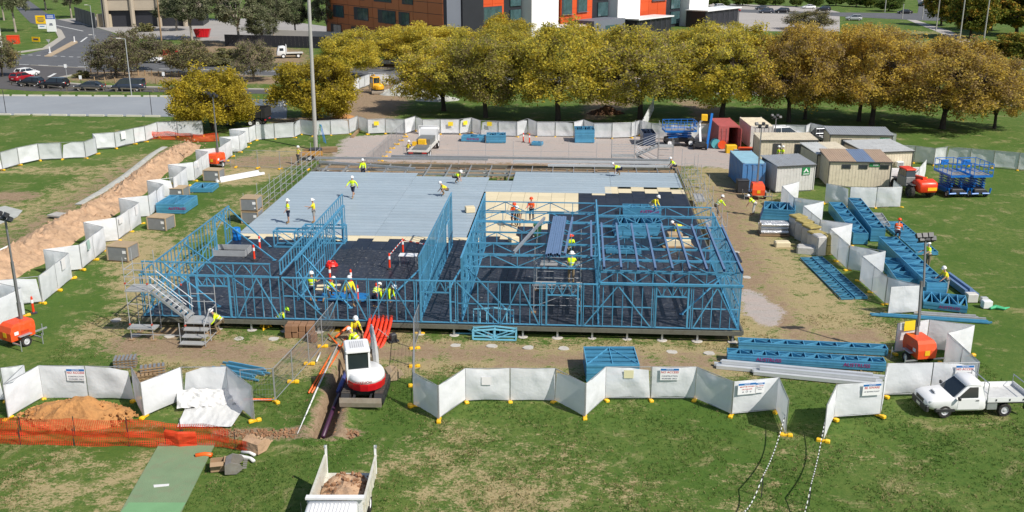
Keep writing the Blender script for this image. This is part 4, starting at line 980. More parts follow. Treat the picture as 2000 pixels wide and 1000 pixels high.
for a, c in ((980.5, 1022), (1075.5, 1089.5), (1151.5, 1190), (1234.5, 1242.5), (1295.5, 1330)):
    o, x, w = wblock(a, c, CHAR, -.6, name='recess_wall')
    if w > 6:
        for zz in (2.5, 6.6, 10.7, 14.8):
            p = MB(); p.box((x + w * .2, .45, zz), (w * .5, .25, 3.3)); p.build('glazing', GLASSB, wing)
for a, c in ((1023, 1075), (1190.5, 1234), (1331, 1368)): wblock(a, c, RENDER, 2.2, name='white_tower')
def canopy(px0, px1, h, out, fill=None):
    a, c = on_wing(px0), on_wing(px1); b_ = MB(); b_.box(((a + c) / 2, -out / 2 - 2.3, h), (c - a, out, .3)); cn = b_.build('canopy', WHITE, wing)
    b_ = MB(); b_.box(((a + c) / 2, -out / 2 - 2.0, h / 2 - .1), (c - a - .8, out - 1, h - .25)); b_.build('canopy_base', CHAR, cn)
    for i in range(7): block('batten', WINF, cn, (a + .8 + (c - a - 1.6) * i / 6, -out - 1.9, h / 2 - .1), (.15, .12, h - .4))
canopy(1040, 1092, 4.2, 6); canopy(1192, 1262, 4.2, 6); canopy(1322, 1390, 4.6, 7)
a = on_wing(1115); c = on_wing(1176); b_ = MB(); b_.box(((a + c) / 2, -3.6, 2.4), (c - a, 6, 4.8)); en = b_.build('entrance_box', SLATE, wing)
b_ = MB(); b_.box(((a + c) / 2 + 1, -6.62, 1.8), ((c - a) * .42, .1, 3.4)); b_.build('glazing', GLASSB, en)
# parking building at the top left
BEIGE = mat('beige precast concrete', (.40, .34, .26), .8, 0, .06, .4, dirt=(.3, .26, .2, .3))
pa, pb = g(205, 54), g(352, 52); pz, PL = frame_of(pa, pb)
park = thing('parking_building', 'beige concrete parking building with round columns at the top left', 'building', pa, pz)
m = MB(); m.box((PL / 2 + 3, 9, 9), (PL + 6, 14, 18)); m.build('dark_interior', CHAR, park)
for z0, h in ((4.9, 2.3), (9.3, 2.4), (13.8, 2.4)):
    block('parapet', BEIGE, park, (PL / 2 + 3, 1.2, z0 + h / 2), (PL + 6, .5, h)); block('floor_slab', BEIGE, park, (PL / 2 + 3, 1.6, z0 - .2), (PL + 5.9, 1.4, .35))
for x in (.6, 7.5, 14.5, 21.4): bar('column', BEIGE, park, (x, .7, 0), (x, .7, 17), 1.3, kind='tube')
block('side_wall', mat('dark ribbed wall', (.12, .12, .125), .8, 0, .1), park, (-.3, 8.0, 9), (.4, 14.5, 18))
for i in range(6): block('rib', WINF, park, (-.53, 2 + i * 2.3, 9), (.05, .12, 18))
# ribbed screen and tan box in front of it
sa, sb = g(148, 40), g(188, 55); sz, SL_ = frame_of(sa, sb)
scr = thing('ribbed_screen', 'grey brown ribbed metal screen wall beside the branch road', 'screen wall', sa, sz)
for i in range(14): block('metal_sheet', mat('brown grey metal sheet', (.13, .12, .115), .6, 0, .1, 1, rnd=.1), scr, (SL_ * (i + .5) / 14, .05 * (i % 2), 2), (SL_ / 14 - .04, .12, 4))
t_ = thing('enclosure', 'plain tan block enclosure beside the ribbed screen', 'enclosure', g(203, 53), R(-12))
m = MB(); m.bbox((0, 1.5, 1.75), (4.1, 3, 3.5), .05); m.build('wall', mat('tan render', (.46, .39, .28), .8, 0, .05), t_); block('gate', OFFWHITE, t_, (.9, -.06, 1.1), (1.6, .08, 2.0))
# pale retaining walls and dark fence in the middle distance
t_ = thing('retaining_wall', 'long pale retaining wall behind the gum trees', 'wall', (0, 0, 0)); m = MB()
for a, c, h in (((500, 80), (600, 84), 2.8), ((600, 84), (690, 88), 2.8)): m.bar(g(*a) + Vector((0, 0, h / 2)), g(*c) + Vector((0, 0, h / 2)), .4, h)
m.build('wall', mat('pale concrete wall', (.5, .47, .43), .85, 0, .06, .3), t_)
t_ = thing('dark_fence', 'dark slatted fence in front of the pale retaining wall', 'fence', (0, 0, 0)); A0, A1 = g(440, 90), g(640, 95)
for i in range(26): bar('slat', CHAR, t_, A0.lerp(A1, i / 26) + Vector((0, 0, 1.3)), A0.lerp(A1, (i + .93) / 26) + Vector((0, 0, 1.3)), .12, 2.6)
RETW = t_
# ------------------------------------------------------------------ site huts and containers
HUT = mat('cream hut cladding', (.70, .61, .46), .6, 0, .05, .8, dirt=(.4, .34, .26, .6)); HUTG = mat('pale grey hut cladding', (.6, .58, .55), .6, 0, .05, .8, dirt=(.3, .28, .25, .35))
TRIM = mat('dark hut trim', (.06, .06, .06), .5, 0, .1); GRN = mat('green sign', srgb(40, 128, 72), .5, 0, .04)
def roofm(n, c): return mat(n, c, .5, .1, .12, 1.2, dirt=(.25, .2, .14, .4))
R_CREAM, R_GREY, R_BROWN, R_PALE, R_BLUE = roofm('cream roof sheet', (.82, .72, .54)), roofm('grey roof sheet', (.34, .36, .38)), roofm('rusty brown roof sheet', (.5, .36, .25)), roofm('pale roof sheet', (.66, .66, .63)), roofm('blue grey roof sheet', (.2, .27, .4))
def hut(label, pl, pr, dep, h, wall, roofs, rise=.25, wins=(), door=None, sign=None, flat=False, ribs=None, ac=None, over=.12):
    a, c = g(*pl), g(*pr); rz, L = frame_of(a, c)
    t = thing('site_hut', label, 'hut', (a.x, a.y, 0), rz, 'portable site huts')
    m = MB(); m.box((L / 2, dep / 2, .12 + h / 2), (L, dep, h)); m.box((L / 2, dep / 2, .06), (L - .2, dep - .2, .119)); m.build('wall', wall, t)
    n = int(L / (ribs or .3)) 
    r_ = MB()
    for i in range(n): r_.box((L * (i + .5) / n, -.006, .12 + h / 2), (L / n * .5, .012, h - .06))
    nd = int(dep / .3)
    for i in range(nd):
        for x in (-.006, L + .006): r_.box((x, dep * (i + .5) / nd, .12 + h / 2), (.012, dep / nd * .5, h - .06))
    tag(r_.build('cladding_ribs', wall, t), kind='stuff')
    for x in (-.02, L + .02):
        for y in (-.02, dep + .02): block('corner_trim', TRIM if wall is HUT else wall, t, (x, y, .12 + h / 2), (.07, .07, h))
    # roof of corrugated sheets, low at the front
    k = max(2, round(L / .9)); w = (L + 2 * over) / k
    for i in range(k):
        mm = roofs[min(len(roofs) - 1, i * len(roofs) // k)] if len(roofs) < k else roofs[i]
        x0 = -over + w * i; b_ = MB(); nn = 8; top = []
        for j in range(nn + 1): top.append((x0 + (w - .012) * j / nn, .03 if j % 2 else 0))
        y0, y1 = -over, dep + over; z0, z1 = .14 + h, .14 + h + rise
        poly = [(x, z * 1.6 + .05) for x, z in top] + [(x0 + w - .012, 0), (x0, 0)]
        q = len(poly); b_.add([(x, y0, z0 + z) for x, z in poly] + [(x, y1, z1 + z) for x, z in poly], [(j, (j + 1) % q, (j + 1) % q + q, j + q) for j in range(q)] + [tuple(range(q)), tuple(range(2 * q - 1, q - 1, -1))])
        b_.build('roof_sheet', mm, t)
    m = MB(); m.box((L / 2, -over - .02, .12 + h), (L + 2 * over, .05, .12)); m.add([(0, .0, .12 + h), (0, dep, .12 + h), (0, dep, .12 + h + rise), (L, 0, .12 + h), (L, dep, .12 + h), (L, dep, .12 + h + rise)], [(0, 1, 2), (3, 5, 4), (1, 4, 5, 2)])
    m.build('fascia', TRIM, t)
    for x, z, ww, hh in wins:
        f = MB(); f.box((x, -.035, z), (ww + .1, .05, hh + .1)); fo = f.build('window', TRIM, t)
        b_ = MB(); b_.box((x - ww / 4, -.066, z), (ww / 2 - .03, .012, hh)); b_.box((x + ww / 4, -.066, z), (ww / 2 - .03, .012, hh)); b_.build('pane', GLASS, fo)
    if door:
        f = MB(); f.box((door, -.04, 1.13), (.9, .05, 2.0)); do = f.build('door', TRIM, t); b_ = MB(); b_.box((door + .35, -.09, 1.1), (.04, .05, .14)); b_.build('handle', RIM, do)
    if ac:
        f = MB(); f.bbox((ac[0], -.28, ac[1]), (.75, .5, .5), .04); ao = f.build('air_conditioner', WHITE, t)
        b_ = MB()
        for i in range(5): b_.box((ac[0], -.54, ac[1] - .16 + i * .08), (.6, .02, .03))
        b_.build('grille', DARK, ao)
    if sign:
        x, z, ww, hh, words = sign; f = MB(); f.box((x, -.045, z), (ww, .03, hh)); s_ = f.build('sign_board', GRN, t)
        if words == 'arrow':
            b_ = MB(); b_.add([(x - .28, -.065, z - .1), (x, -.065, z + .32), (x + .28, -.065, z - .1), (x + .14, -.065, z - .1), (x, -.065, z + .1), (x - .14, -.065, z - .1)], [(0, 1, 4, 5), (1, 2, 3, 4)]); b_.build('emblem', SIGNW, s_, fix=False)
            b_ = MB(); b_.box((x, -.063, z - .27), (.6, .006, .07)); b_.build('caption_bar', SIGNW, s_)
        else: text(words, .24, SIGNW, s_, facing((x + .12, -.064, z), (0, -1, 0)))
    return t
hut('long cream site hut with a dark open doorway and one window', (1483, 318), (1592, 318), 3.2, 2.35, HUT, [R_CREAM], .15, [(4.25, 1.55, 1.0, .95)], 1.8, (5.4, 2.0, .8, .6, 'arrow'))
hut('cream site hut with a dark grey corrugated roof at the back of the huts', (1618, 306), (1738, 308), 3.2, 2.35, HUT, [R_GREY], .3, [(1.8, 1.6, 1.0, .7)], None, (5.9, 2.05, 1.0, .4, 'HIRE'))
hut('site hut with a half grey half white roof behind the brown roofed hut', (1593, 348), (1662, 346), 4.3, 2.3, HUT, [R_PALE, R_CREAM], .3)
hut('cream site hut with a pale roof and an air conditioner', (1688, 345), (1778, 341), 4.6, 2.35, HUT, [R_PALE], .3, (), None, None, ac=(3.6, 1.25))
hut('cream site hut with a brown roof crossed by blue sheets and three small windows', (1616, 366), (1736, 368), 4.3, 2.45, HUT, [R_BROWN, R_BROWN, R_BROWN, R_BLUE, R_BLUE, R_BROWN, R_BROWN], .3, [(1.6, 2.1, .75, .3), (3.2, 2.1, .75, .3), (5.2, 2.12, .75, .3)], None, (4.25, 2.3, .95, .34, 'HIRE'))
hut('small pale hut with a grey corrugated roof and a green sign by the door side', (1515, 377), (1587, 373), 3.4, 2.45, HUTG, [R_GREY], .3, (), None, (2.95, 2.0, .8, .75, 'arrow'))
def container(label, p0, p1, dep, h, m, roof, open_end=False, name='shipping_container', front='ribs'):
    a, c = g(*p0), g(*p1); rz, L = frame_of(a, c); t = thing(name, label, 'container', (a.x, a.y, 0), rz, 'shipping containers')
    b_ = MB(); th = .05
    b_.box((L / 2, dep / 2, .14), (L, dep, .1)); b_.box((L / 2, dep - .05, h / 2 + .1), (L - .1, .05, h - .1))
    for x in (.03, L - .03):
        k = int(dep / .3)
        for i in range(k): b_.box((x + (.02 if i % 2 else -.02) * (1 if x > 1 else 1), dep * (i + .5) / k, h / 2 + .1), (.05, dep / k, h - .2))
    b_.build('wall', m, t)
    r_ = MB(); k = int(dep / .35)
    for i in range(k): r_.box((L / 2, dep * (i + .5) / k, h + (.0 if i % 2 else .025)), (L, dep / k, .06))
    r_.build('roof', roof, t)
    f = MB()
    for x in (.06, L - .06):
        for y in (.06, dep - .06): f.box((x, y, h / 2 + .05), (.14, .14, h + .1))
    for z in (.12, h - .03): f.box((L / 2, .05, z), (L, .11, .14))
    f.build('corner_frame', m, t)
    if front == 'ribs':
        b_ = MB(); k = int(L / .24)
        for i in range(k): b_.box((L * (i + .5) / k, .05 + (.025 if i % 2 else -.025), h / 2 + .1), (L / k, .05, h - .25))
        b_.build('front_wall', m, t)
    else:
        for i in (0, 1):
            if i == 1 and open_end:
                dd = MB(); dd.box((L - .02, -L / 4, h / 2 + .05), (.06, L / 2 - .1, h - .3)); dd.build('door', m, t); continue
            dd = MB(); dd.box((L * (.27 + .46 * i), .03, h / 2 + .05), (L / 2 - .14, .06, h - .3)); do = dd.build('door', m, t)
            b_ = MB()
            for x in (.16, .38): b_.tube((L * (x + .46 * i), -.04, .3), (L * (x + .46 * i), -.04, h - .2), .025, n=6)
            b_.build('locking_bar', mat('light red bar', (.45, .2, .2), .5) if open_end else m, do)
            for q in range(4):
                b_ = MB(); b_.box((L * (.27 + .46 * i), -.01, .55 + q * .5), (L / 2 - .3, .03, .1)); b_.build('door_rib', m, do)
    return t
CRED = mat('faded red container paint', srgb(186, 96, 94), .5, .1, .12, .9, dirt=(.2, .1, .07, .5)); CBLUE = mat('faded blue container paint', srgb(82, 134, 186), .5, .1, .12, .9, dirt=(.28, .2, .15, .5))
CBR = mat('pale blue container roof', srgb(150, 190, 205), .5, .1, .1, .8, dirt=(.3, .3, .28, .4)); CW = mat('off white container paint', (.62, .6, .57), .5, 0, .1, .9, dirt=(.3, .26, .22, .4))
container('faded red shipping container with its right door open', (1402, 290), (1442, 290), 5.6, 2.55, CRED, CRED, True, front='doors')
container('off white container with a cream roof right of the red container', (1464, 291), (1508, 291), 6.0, 2.6, CW, R_CREAM)
container('faded blue shipping container with a pale blue roof and graffiti side', (1448, 372), (1492, 372), 6.0, 2.6, CBLUE, CBR)
# ------------------------------------------------------------------ vehicles and machines (front of each points along its own +x)
def ring(x, hw, zl, zh, r=.12):
    r = min(r, hw * .6, (zh - zl) * .45)
    return [(x, -hw, zl + r), (x, -hw, zh - r), (x, -hw + r * .35, zh - r * .3), (x, -hw + r, zh), (x, hw - r, zh), (x, hw - r * .35, zh - r * .3), (x, hw, zh - r), (x, hw, zl + r), (x, hw - r * .6, zl), (x, -hw + r * .6, zl)]
_wheels = {}
def wheel(parent, x, y, r, w, out=1, rim=None, name='wheel'):
    rim = rim or RIM; k = (r, w, rim.name)
    if k not in _wheels:
        a = MB(); a.lathe([(r * .62, -w / 2), (r * .92, -w / 2), (r, -w * .32), (r, w * .32), (r * .92, w / 2), (r * .62, w / 2), (r * .62, -w / 2)], n=20, axis='Y', cap=False); a = a.mesh('tyre', TYRE)
        b_ = MB(); b_.lathe([(r * .63, -w * .4), (r * .63, w * .30), (r * .52, w * .42), (r * .44, w * .25), (r * .2, w * .3), (r * .16, w * .42), (.005, w * .42)], n=16, axis='Y'); _wheels[k] = (a, b_.mesh('rim', rim))
    o = link(name, _wheels[k][0], parent); o.location = (x, y, r); o.rotation_euler = (0, 0, math.pi if out > 0 else 0)
    link('rim', _wheels[k][1], o); return o
LAMP = mat('clear headlamp', (.7, .72, .72), .1, 0, .05, spec=.9); TAIL = mat('red tail lamp', (.45, .02, .02), .2, 0, .05); AMBER = mat('amber lamp', (.7, .25, .02), .3, 0, .05)
PLATE = mat('number plate', (.6, .6, .55), .5, 0, .05)
SHAPES = {
 'sedan': (4.7, .9, [(-2.35, .62, .45, .78), (-2.28, .84, .28, .98), (-1.2, .9, .22, 1.0), (.9, .9, .22, .98), (1.7, .87, .25, .88), (2.25, .78, .3, .74), (2.36, .6, .4, .64)], [(-1.75, .62, 1.0), (-1.0, .64, 1.42), (.25, .64, 1.44), (1.15, .68, .96)]),
 'hatch': (4.2, .88, [(-2.1, .62, .45, .9), (-2.05, .84, .28, 1.0), (-1.0, .88, .22, 1.02), (.8, .88, .22, 1.0), (1.5, .85, .25, .9), (2.02, .76, .3, .76), (2.12, .6, .4, .66)], [(-2.0, .64, 1.0), (-1.6, .64, 1.46), (.2, .64, 1.5), (1.1, .68, .98)]),
 'suv': (4.7, .93, [(-2.35, .66, .5, 1.0), (-2.3, .9, .32, 1.12), (-1.0, .93, .28, 1.12), (.9, .93, .28, 1.1), (1.7, .9, .3, 1.02), (2.25, .82, .34, .88), (2.36, .64, .45, .76)], [(-2.25, .68, 1.1), (-1.9, .7, 1.66), (.2, .7, 1.7), (1.1, .74, 1.08)]),
 'van': (5.1, .96, [(-2.55, .8, .4, 1.1), (-2.5, .94, .3, 1.2), (-1.0, .96, .26, 1.2), (1.3, .96, .26, 1.16), (2.0, .92, .3, 1.02), (2.5, .8, .34, .86), (2.58, .66, .45, .74)], [(-2.5, .8, 1.18), (-2.4, .8, 1.9), (.9, .8, 1.92), (1.85, .82, 1.08)]),
}
_carmesh = {}
def car(label, kind, px, py, head, colour, group='parked cars', loc=None):
    L_, hw, secs, cab = SHAPES[kind]; p = loc or g(px, py); t = thing('parked_car' if kind != 'van' else 'parked_van', label, 'van' if kind == 'van' else 'car', p, R(head), group)
    if kind not in _carmesh:
        b_ = MB(); b_.loft([ring(*s) for s in secs]); body = b_
        (x0, w0, z0), (x1, w1, z1), (x2, w2, z2), (x3, w3, z3) = cab
        gl = MB(); gl.loft([[(x, -w, z0 - .06), (x, w, z0 - .06)] if False else [(x, -hw + .07, min(z0, z3) - .05), (x, -w, z), (x, w, z), (x, hw - .07, min(z0, z3) - .05)] for x, w, z in ((x0, hw - .1, z0), (x1, w1, z1), (x2, w2, z2), (x3, hw - .12, z3))])
        rf_ = MB(); rf_.loft([ring(x, w, z - .05, z + dz, .04) for x, w, z, dz in ((x1 - .08, w1 - .04, z1, .0), (x1 + .15, w1 + .015, z1, .035), (x2 - .1, w2 + .015, z2, .035), (x2 + .12, w2 - .04, z2, -.01))])
        pl = MB()
        for s in (-1, 1):
            pl.bar((x0, s * (hw - .1), z0), (x1, s * w1, z1), .07, .09); pl.bar((x3, s * (hw - .12), z3), (x2, s * w2, z2), .06, .07)
            xm = (x1 + x2) / 2 - .1; pl.bar((xm, s * (hw - .06), z0 - .02), (xm, s * (w1 + .01), z1), .05, .1)
            if kind == 'van': pl.bar((xm - 1.1, s * (hw - .06), z0 - .02), (xm - 1.1, s * (w1 + .01), z1), .05, .1)
        wl = MB(); xb = secs[-1][0]
        for s in (-1, 1): wl.bbox((1.0 if kind != 'van' else 1.4, s * (hw + .09), z0 + .05), (.12, .2, .13), .03)
        _carmesh[kind] = (body, gl, rf_, pl, wl)
    body, gl, rf_, pl, wl = _carmesh[kind]
    bo = body.build('body', colour, t, flat=False); gl.build('windows', GLASS, t); rf_.build('roof', colour, t); pl.build('window_pillars', colour, t); wl.build('mirrors', colour, t)
    wr = .33 if kind in ('sedan', 'hatch') else .36; xf, xr = L_ / 2 - .92, -L_ / 2 + .88
    for x in (xf, xr):
        for s in (-1, 1): wheel(t, x, s * (hw - .1), wr, .22, s)
    for s in (-1, 1):
        m = MB(); m.bbox((L_ / 2 - .12, s * (hw - .28), .68 if kind in ('sedan', 'hatch') else .82), (.22, .3, .14), .04); m.build('headlight', LAMP, t)
        m = MB(); m.bbox((-L_ / 2 + .05, s * (hw - .18), secs[1][3] - .18), (.12, .22, .26), .04); m.build('tail_light', TAIL, t)
    m = MB(); m.box((-L_ / 2 - .01, 0, .62), (.03, .4, .12)); m.build('number_plate', PLATE, t)
    m = MB(); m.box((0, 0, .22), (L_ * .86, hw * 1.7, .1)); m.build('underbody', DARK, t)
    return t
def paint(n, c): return mat(n, c, .22, .0, .04, spec=.7)
P_BLACK, P_GREY, P_NAVY, P_RED, P_SIL = paint('black car paint', (.012, .012, .016)), paint('dark grey car paint', (.05, .052, .058)), paint('navy car paint', (.03, .04, .065)), paint('red car paint', (.32, .012, .02)), paint('silver car paint', (.4, .42, .44))
LC = 'cars parked along the left side road'
car('white hatchback with dark rear window, furthest up the left side road', 'hatch', 54, 149, 62, WHITE, LC)
car('small red car between the white and black cars', 'hatch', 44, 158, 70, P_RED, LC)
car('black hatchback next to the red car', 'hatch', 61, 168, 172, P_BLACK, LC)
car('glossy black four wheel drive with red tail lights by the road', 'suv', 106, 172, 178, P_BLACK, LC)
car('dark grey sedan between the black car and the van', 'sedan', 176, 176, 179, P_GREY, LC)
car('dark blue grey van beside the street lamp', 'van', 252, 177, 179, P_NAVY, LC)
PK = 'cars in the pale car park'
for px, py, hd, kind, col, lb in ((1408, 17, 20, 'suv', WHITE, 'white car at the left end of the pale car park'), (1398, 24, 200, 'hatch', P_RED, 'dark red car beside the white tower at the car park'), (1420, 30, 15, 'sedan', P_NAVY, 'dark blue sedan at the front of the car park'), (1434, 23, 12, 'hatch', P_RED, 'red hatchback behind the blue sedan in the car park'),
                                  (1496, 26, 185, 'suv', P_NAVY, 'dark car in the middle of the far car park row'), (1527, 25, 185, 'suv', P_BLACK, 'black four wheel drive at the right of the car park row'), (1488, 19, 185, 'sedan', P_GREY, 'grey sedan at the back of the car park')):
    car(lb, kind, px, py, hd, col, PK)
DR = 'cars on the distant roads'
for px, py, hd, kind, col, lb in ((1579, 17, 178, 'sedan', WHITE, 'white car low on the road beyond the car park'), (1608, 22, 178, 'suv', P_BLACK, 'black car on the distant road near the twiggy tree'), (1767, 27, 175, 'sedan', P_BLACK, 'dark sedan near the distant crossroad'), (1667, 40, 172, 'suv', P_SIL, 'silver car on the verge of the far lawn'), (1801, 12, 95, 'hatch', P_NAVY, 'dark car on the road to the top right'),
                                  (1152, 160, 176, 'sedan', WHITE, 'white sedan on the road glimpsed between the trees'), (1445, 178, 176, 'sedan', P_SIL, 'silver sedan on the road glimpsed behind the red container tree'), (1030, 150, 176, 'suv', P_GREY, 'grey car on the road behind the trees'), (307, 46, 40, 'suv', P_GREY, 'dark car parked left in front of the parking bays'), (330, 44, 40, 'suv', P_BLACK, 'black car parked right in front of the parking bays')):
    car(lb, kind, px, py, hd, col, DR)
car('white car parked behind the long cream hut', 'suv', 1533, 274, 10, WHITE, 'cars behind the huts')

def ute(label, loc, head, load=None, colour=WHITE, group='utility vehicles', rack=True):
    """single cab flat tray utility"""
    t = thing('utility_vehicle', label, 'ute', loc, R(head), group)
    b_ = MB(); b_.loft([ring(*s) for s in ((-.42, .86, .45, 1.0, .06), (-.3, .88, .38, 1.06, .08), (1.0, .89, .36, 1.08), (1.25, .88, .42, 1.1), (2.2, .84, .44, 1.02, .14), (2.5, .78, .5, .92, .16), (2.58, .66, .6, .82, .1))]); b_.build('body', colour, t, flat=False)
    # cab
    cb = MB(); cb.loft([[(x, -wb, 1.02), (x2, -wt, z), (x2, wt, z), (x, wb, 1.02)] for x, x2, wb, wt, z in ((-.36, -.26, .84, .70, 1.70), (.30, .30, .85, .72, 1.74), (1.28, .55, .84, .69, 1.66))]); cb.build('cab', colour, t)
    rf_ = MB(); rf_.loft([ring(x, w, z0, z1, .05) for x, w, z0, z1 in ((-.32, .68, 1.64, 1.72), (-.1, .74, 1.64, 1.78), (.35, .74, 1.66, 1.8), (.62, .68, 1.6, 1.70))]); rf_.build('roof', colour, t, flat=False)
    wsx = MB(); wsx.add([(1.275, -.74, 1.075), (1.275, .74, 1.075), (.62, .62, 1.645), (.62, -.62, 1.645), (1.20, -.74, 1.06), (1.20, .74, 1.06), (.55, .62, 1.63), (.55, -.62, 1.63)], [(0, 1, 2, 3), (4, 7, 6, 5), (0, 4, 5, 1), (2, 6, 7, 3), (1, 5, 6, 2), (0, 3, 7, 4)]); wsx.build('windscreen', GLASS, t)
    for s in (-1, 1):
        d = MB(); y0, y1 = s * .862, s * .742
        d.add([(1.02, y0, 1.1), (.0, y0, 1.1), (-.0, y1, 1.62), (.45, y1, 1.62), (1.02, y0 - s * .03, 1.1), (.0, y0 - s * .03, 1.1), (.0, y1 - s * .03, 1.62), (.45, y1 - s * .03, 1.62)], [(0, 1, 2, 3), (4, 7, 6, 5), (0, 4, 5, 1), (1, 5, 6, 2), (2, 6, 7, 3), (3, 7, 4, 0)]); 
        dp = MB(); dp.bbox((.48, s * .885, .78), (1.12, .03, .58), .01); do = dp.build('door', colour, t)
        d.build('side_window', GLASS, do); hdl = MB(); hdl.box((.05, s * .91, .96), (.16, .03, .035)); hdl.build('handle', DARK, do)
        mr = MB(); mr.bbox((1.05, s * 1.02, 1.14), (.12, .2, .16), .03); mr.build('mirror', DARK, t)
        hl_ = MB(); hl_.loft([ring(x, w, z0, z1, .04) for x, w, z0, z1 in ((2.12, .16, .78, .98), (2.46, .12, .74, .9))]); ho = hl_.build('headlight', LAMP, t, loc=(0, s * .66, 0), flat=False)
        tl = MB(); tl.box((-2.72, s * .8, .72), (.04, .28, .14)); tl.build('tail_light', TAIL, t)
        fl = MB(); fl.bbox((1.62, s * .8, .46), (1.06, .16, .2), .05); fl.build('wheel_arch', DARK, t)
    g_ = MB(); g_.bbox((2.52, 0, .52), (.2, 1.62, .34), .06); bm_ = g_.build('bumper', DARK, t); pl = MB(); pl.box((2.635, 0, .5), (.02, .38, .13)); pl.build('number_plate', PLATE, bm_)
    gr = MB(); gr.box((2.56, 0, .78), (.05, .82, .18)); gr.build('grille', DARK, t)
    sc = MB(); sc.bbox((1.75, 0, 1.10), (.42, .5, .1), .05); so_ = sc.build('bonnet_scoop', colour, t); si = MB(); si.box((1.965, 0, 1.10), (.012, .4, .05)); si.build('intake', DARK, so_)
    ch = MB(); ch.box((-1.5, .38, .6), (2.6, .1, .16)); ch.box((-1.5, -.38, .6), (2.6, .1, .16)); ch.box((-1.62, 0, .42), (.12, 1.5, .12)); ch.build('chassis', DARK, t)
    tr = thing('tray', None, None); tr.parent = t
    a = MB(); a.box((-1.62, 0, .87), (2.3, 1.86, .06)); a.build('tray_floor', mat('worn tray floor', (.62, .62, .6), .5, .1, .12, 3, dirt=(.35, .33, .3, .5)), tr)
    for s in (-1, 1):
        block('side_gate', colour, tr, (-1.62, s * .92, 1.0), (2.3, .03, .24)); 
        for x in (-2.3, -1.6, -.9): block('latch', DARK, tr, (x, s * .945, .98), (.06, .025, .1))
    block('tail_gate', colour, tr, (-2.78, 0, 1.0), (.03, 1.86, .24))
    m = MB()
    for y in (-.88, -.45, .45, .88): m.tube((-.45, y, .9), (-.45, y, 1.86), .025, n=6)
    for z in (1.3, 1.86): m.tube((-.45, -.88, z), (-.45, .88, z), .025, n=6)
    m.build('headboard_rack', GALV, tr)
    if rack:
        m = MB(); m.path([(-2.72, -.9, 1.1), (-2.72, -.9, 1.52), (-2.72, .9, 1.52), (-2.72, .9, 1.1)], .028, 6); m.build('rear_rack', GALV, tr)
    for s in (-1, 1): block('toolbox', GALV, t, (-.75, s * .78, .62), (.5, .26, .34)); block('mudflap', DARK, t, (-2.55, s * .75, .5), (.03, .26, .34))
    for x in (1.62, -1.48):
        for s in (-1, 1): wheel(t, x, s * .76, .35, .23, s)
    return t
ute('white single cab ute with an empty flat tray parked beside the front fence', g(1902, 814) + Vector((0, .78, 0)), 183)
u_ = ute('white ute carrying a green load on the road verge between the trees', g(763, 128), 168)
m = MB(); m.path([(-2.4, -.3, 1.05), (-1.9, .2, 1.4), (-1.4, -.2, 1.25), (-.8, .1, 1.35)], [.3, .5, .45, .25], 8)
tag(m.build('green_load', mat('green tarpaulin', (.02, .3, .16), .6, 0, .2, 3), mtx=u_.matrix_basis.copy()), 'bunched green tarpaulin on the tray of the far white ute', 'tarpaulin')
ute('white ute half hidden behind the green tree on the left road', g(292, 123), 0)
ute('grey pickup parked between the cream and dark roofed huts', g(1602, 280), 100, colour=P_GREY)

# front tipper truck, cab towards the camera
tk = thing('tipper_truck', 'white tipper truck full of soil, cut by the bottom edge', 'truck', (-6.95, 33.6, 0), R(-90))
CABW = mat('truck white paint', (.78, .78, .77), .35, 0, .05, 1, dirt=(.5, .47, .42, .25))
b_ = MB(); b_.loft([ring(*s) for s in ((-.35, .98, .6, 2.25, .1), (.0, .98, .55, 2.3, .12), (1.0, .98, .5, 2.26, .16), (1.3, .95, .5, 1.6, .14), (1.42, .92, .5, 1.2, .1))]); cb = b_.build('cab', CABW, tk, flat=False)
for i in range(11): 
    b_ = MB(); b_.bbox((.42, -.72 + i * .144, 2.305), (1.05, .06, .03), .012); b_.build('roof_rib', CABW, cb)
b_ = MB(); b_.add([(1.31, -.82, 1.6), (1.31, .82, 1.6), (1.09, .78, 2.1), (1.09, -.78, 2.1), (1.25, -.82, 1.58), (1.25, .82, 1.58), (1.03, .78, 2.1), (1.03, -.78, 2.1)], [(0, 1, 2, 3), (4, 7, 6, 5), (0, 4, 5, 1), (2, 6, 7, 3), (1, 5, 6, 2), (0, 3, 7, 4)]); b_.build('windscreen', GLASS, cb)
for s in (-1, 1):
    b_ = MB(); b_.box((.45, s * .985, 1.75), (.8, .012, .5)); b_.build('side_window', GLASS, cb)
    b_ = MB(); b_.bbox((1.15, s * 1.2, 1.9), (.12, .18, .36), .03); mo = b_.build('mirror', DARK, tk); bar('mirror_arm', DARK, tk, (1.1, s * .95, 2.1), (1.15, s * 1.2, 2.08), .03)
    b_ = MB(); b_.box((1.44, s * .7, .8), (.04, .3, .2)); b_.build('headlight', LAMP, tk)
bar('aerial', DARK, tk, (1.0, -.9, 2.2), (1.0, -.94, 3.0), .015)
block('chassis', DARK, tk, (-1.7, 0, .62), (5.6, .8, .22))
for x in (.5, -3.2):
    for s in (-1, 1): wheel(tk, x, s * .88, .42, .26, s, WHITE)
tb = -.75; TIPW = mat('tipper body paint', (.62, .6, .52), .5, .05, .1, 1.2, dirt=(.35, .27, .18, .6))
block('body_floor', TIPW, tk, (-2.75, 0, .98), (3.7, 2.1, .12))
block('headboard', CABW, tk, (-.86, 0, 1.55), (.06, 2.12, 1.1)); block('headboard_cap', CABW, tk, (-.8, 0, 2.14), (.26, 2.3, .08))
mesh_ = MB()
for i in range(12): mesh_.bar((-.75 + .0, -.05 + i * .045, 1.72), (-.75, -.05 + i * .045, 1.98), .012)
for i in range(6): mesh_.bar((-.75, -.05, 1.72 + i * .052), (-.75, .45, 1.72 + i * .052), .012)
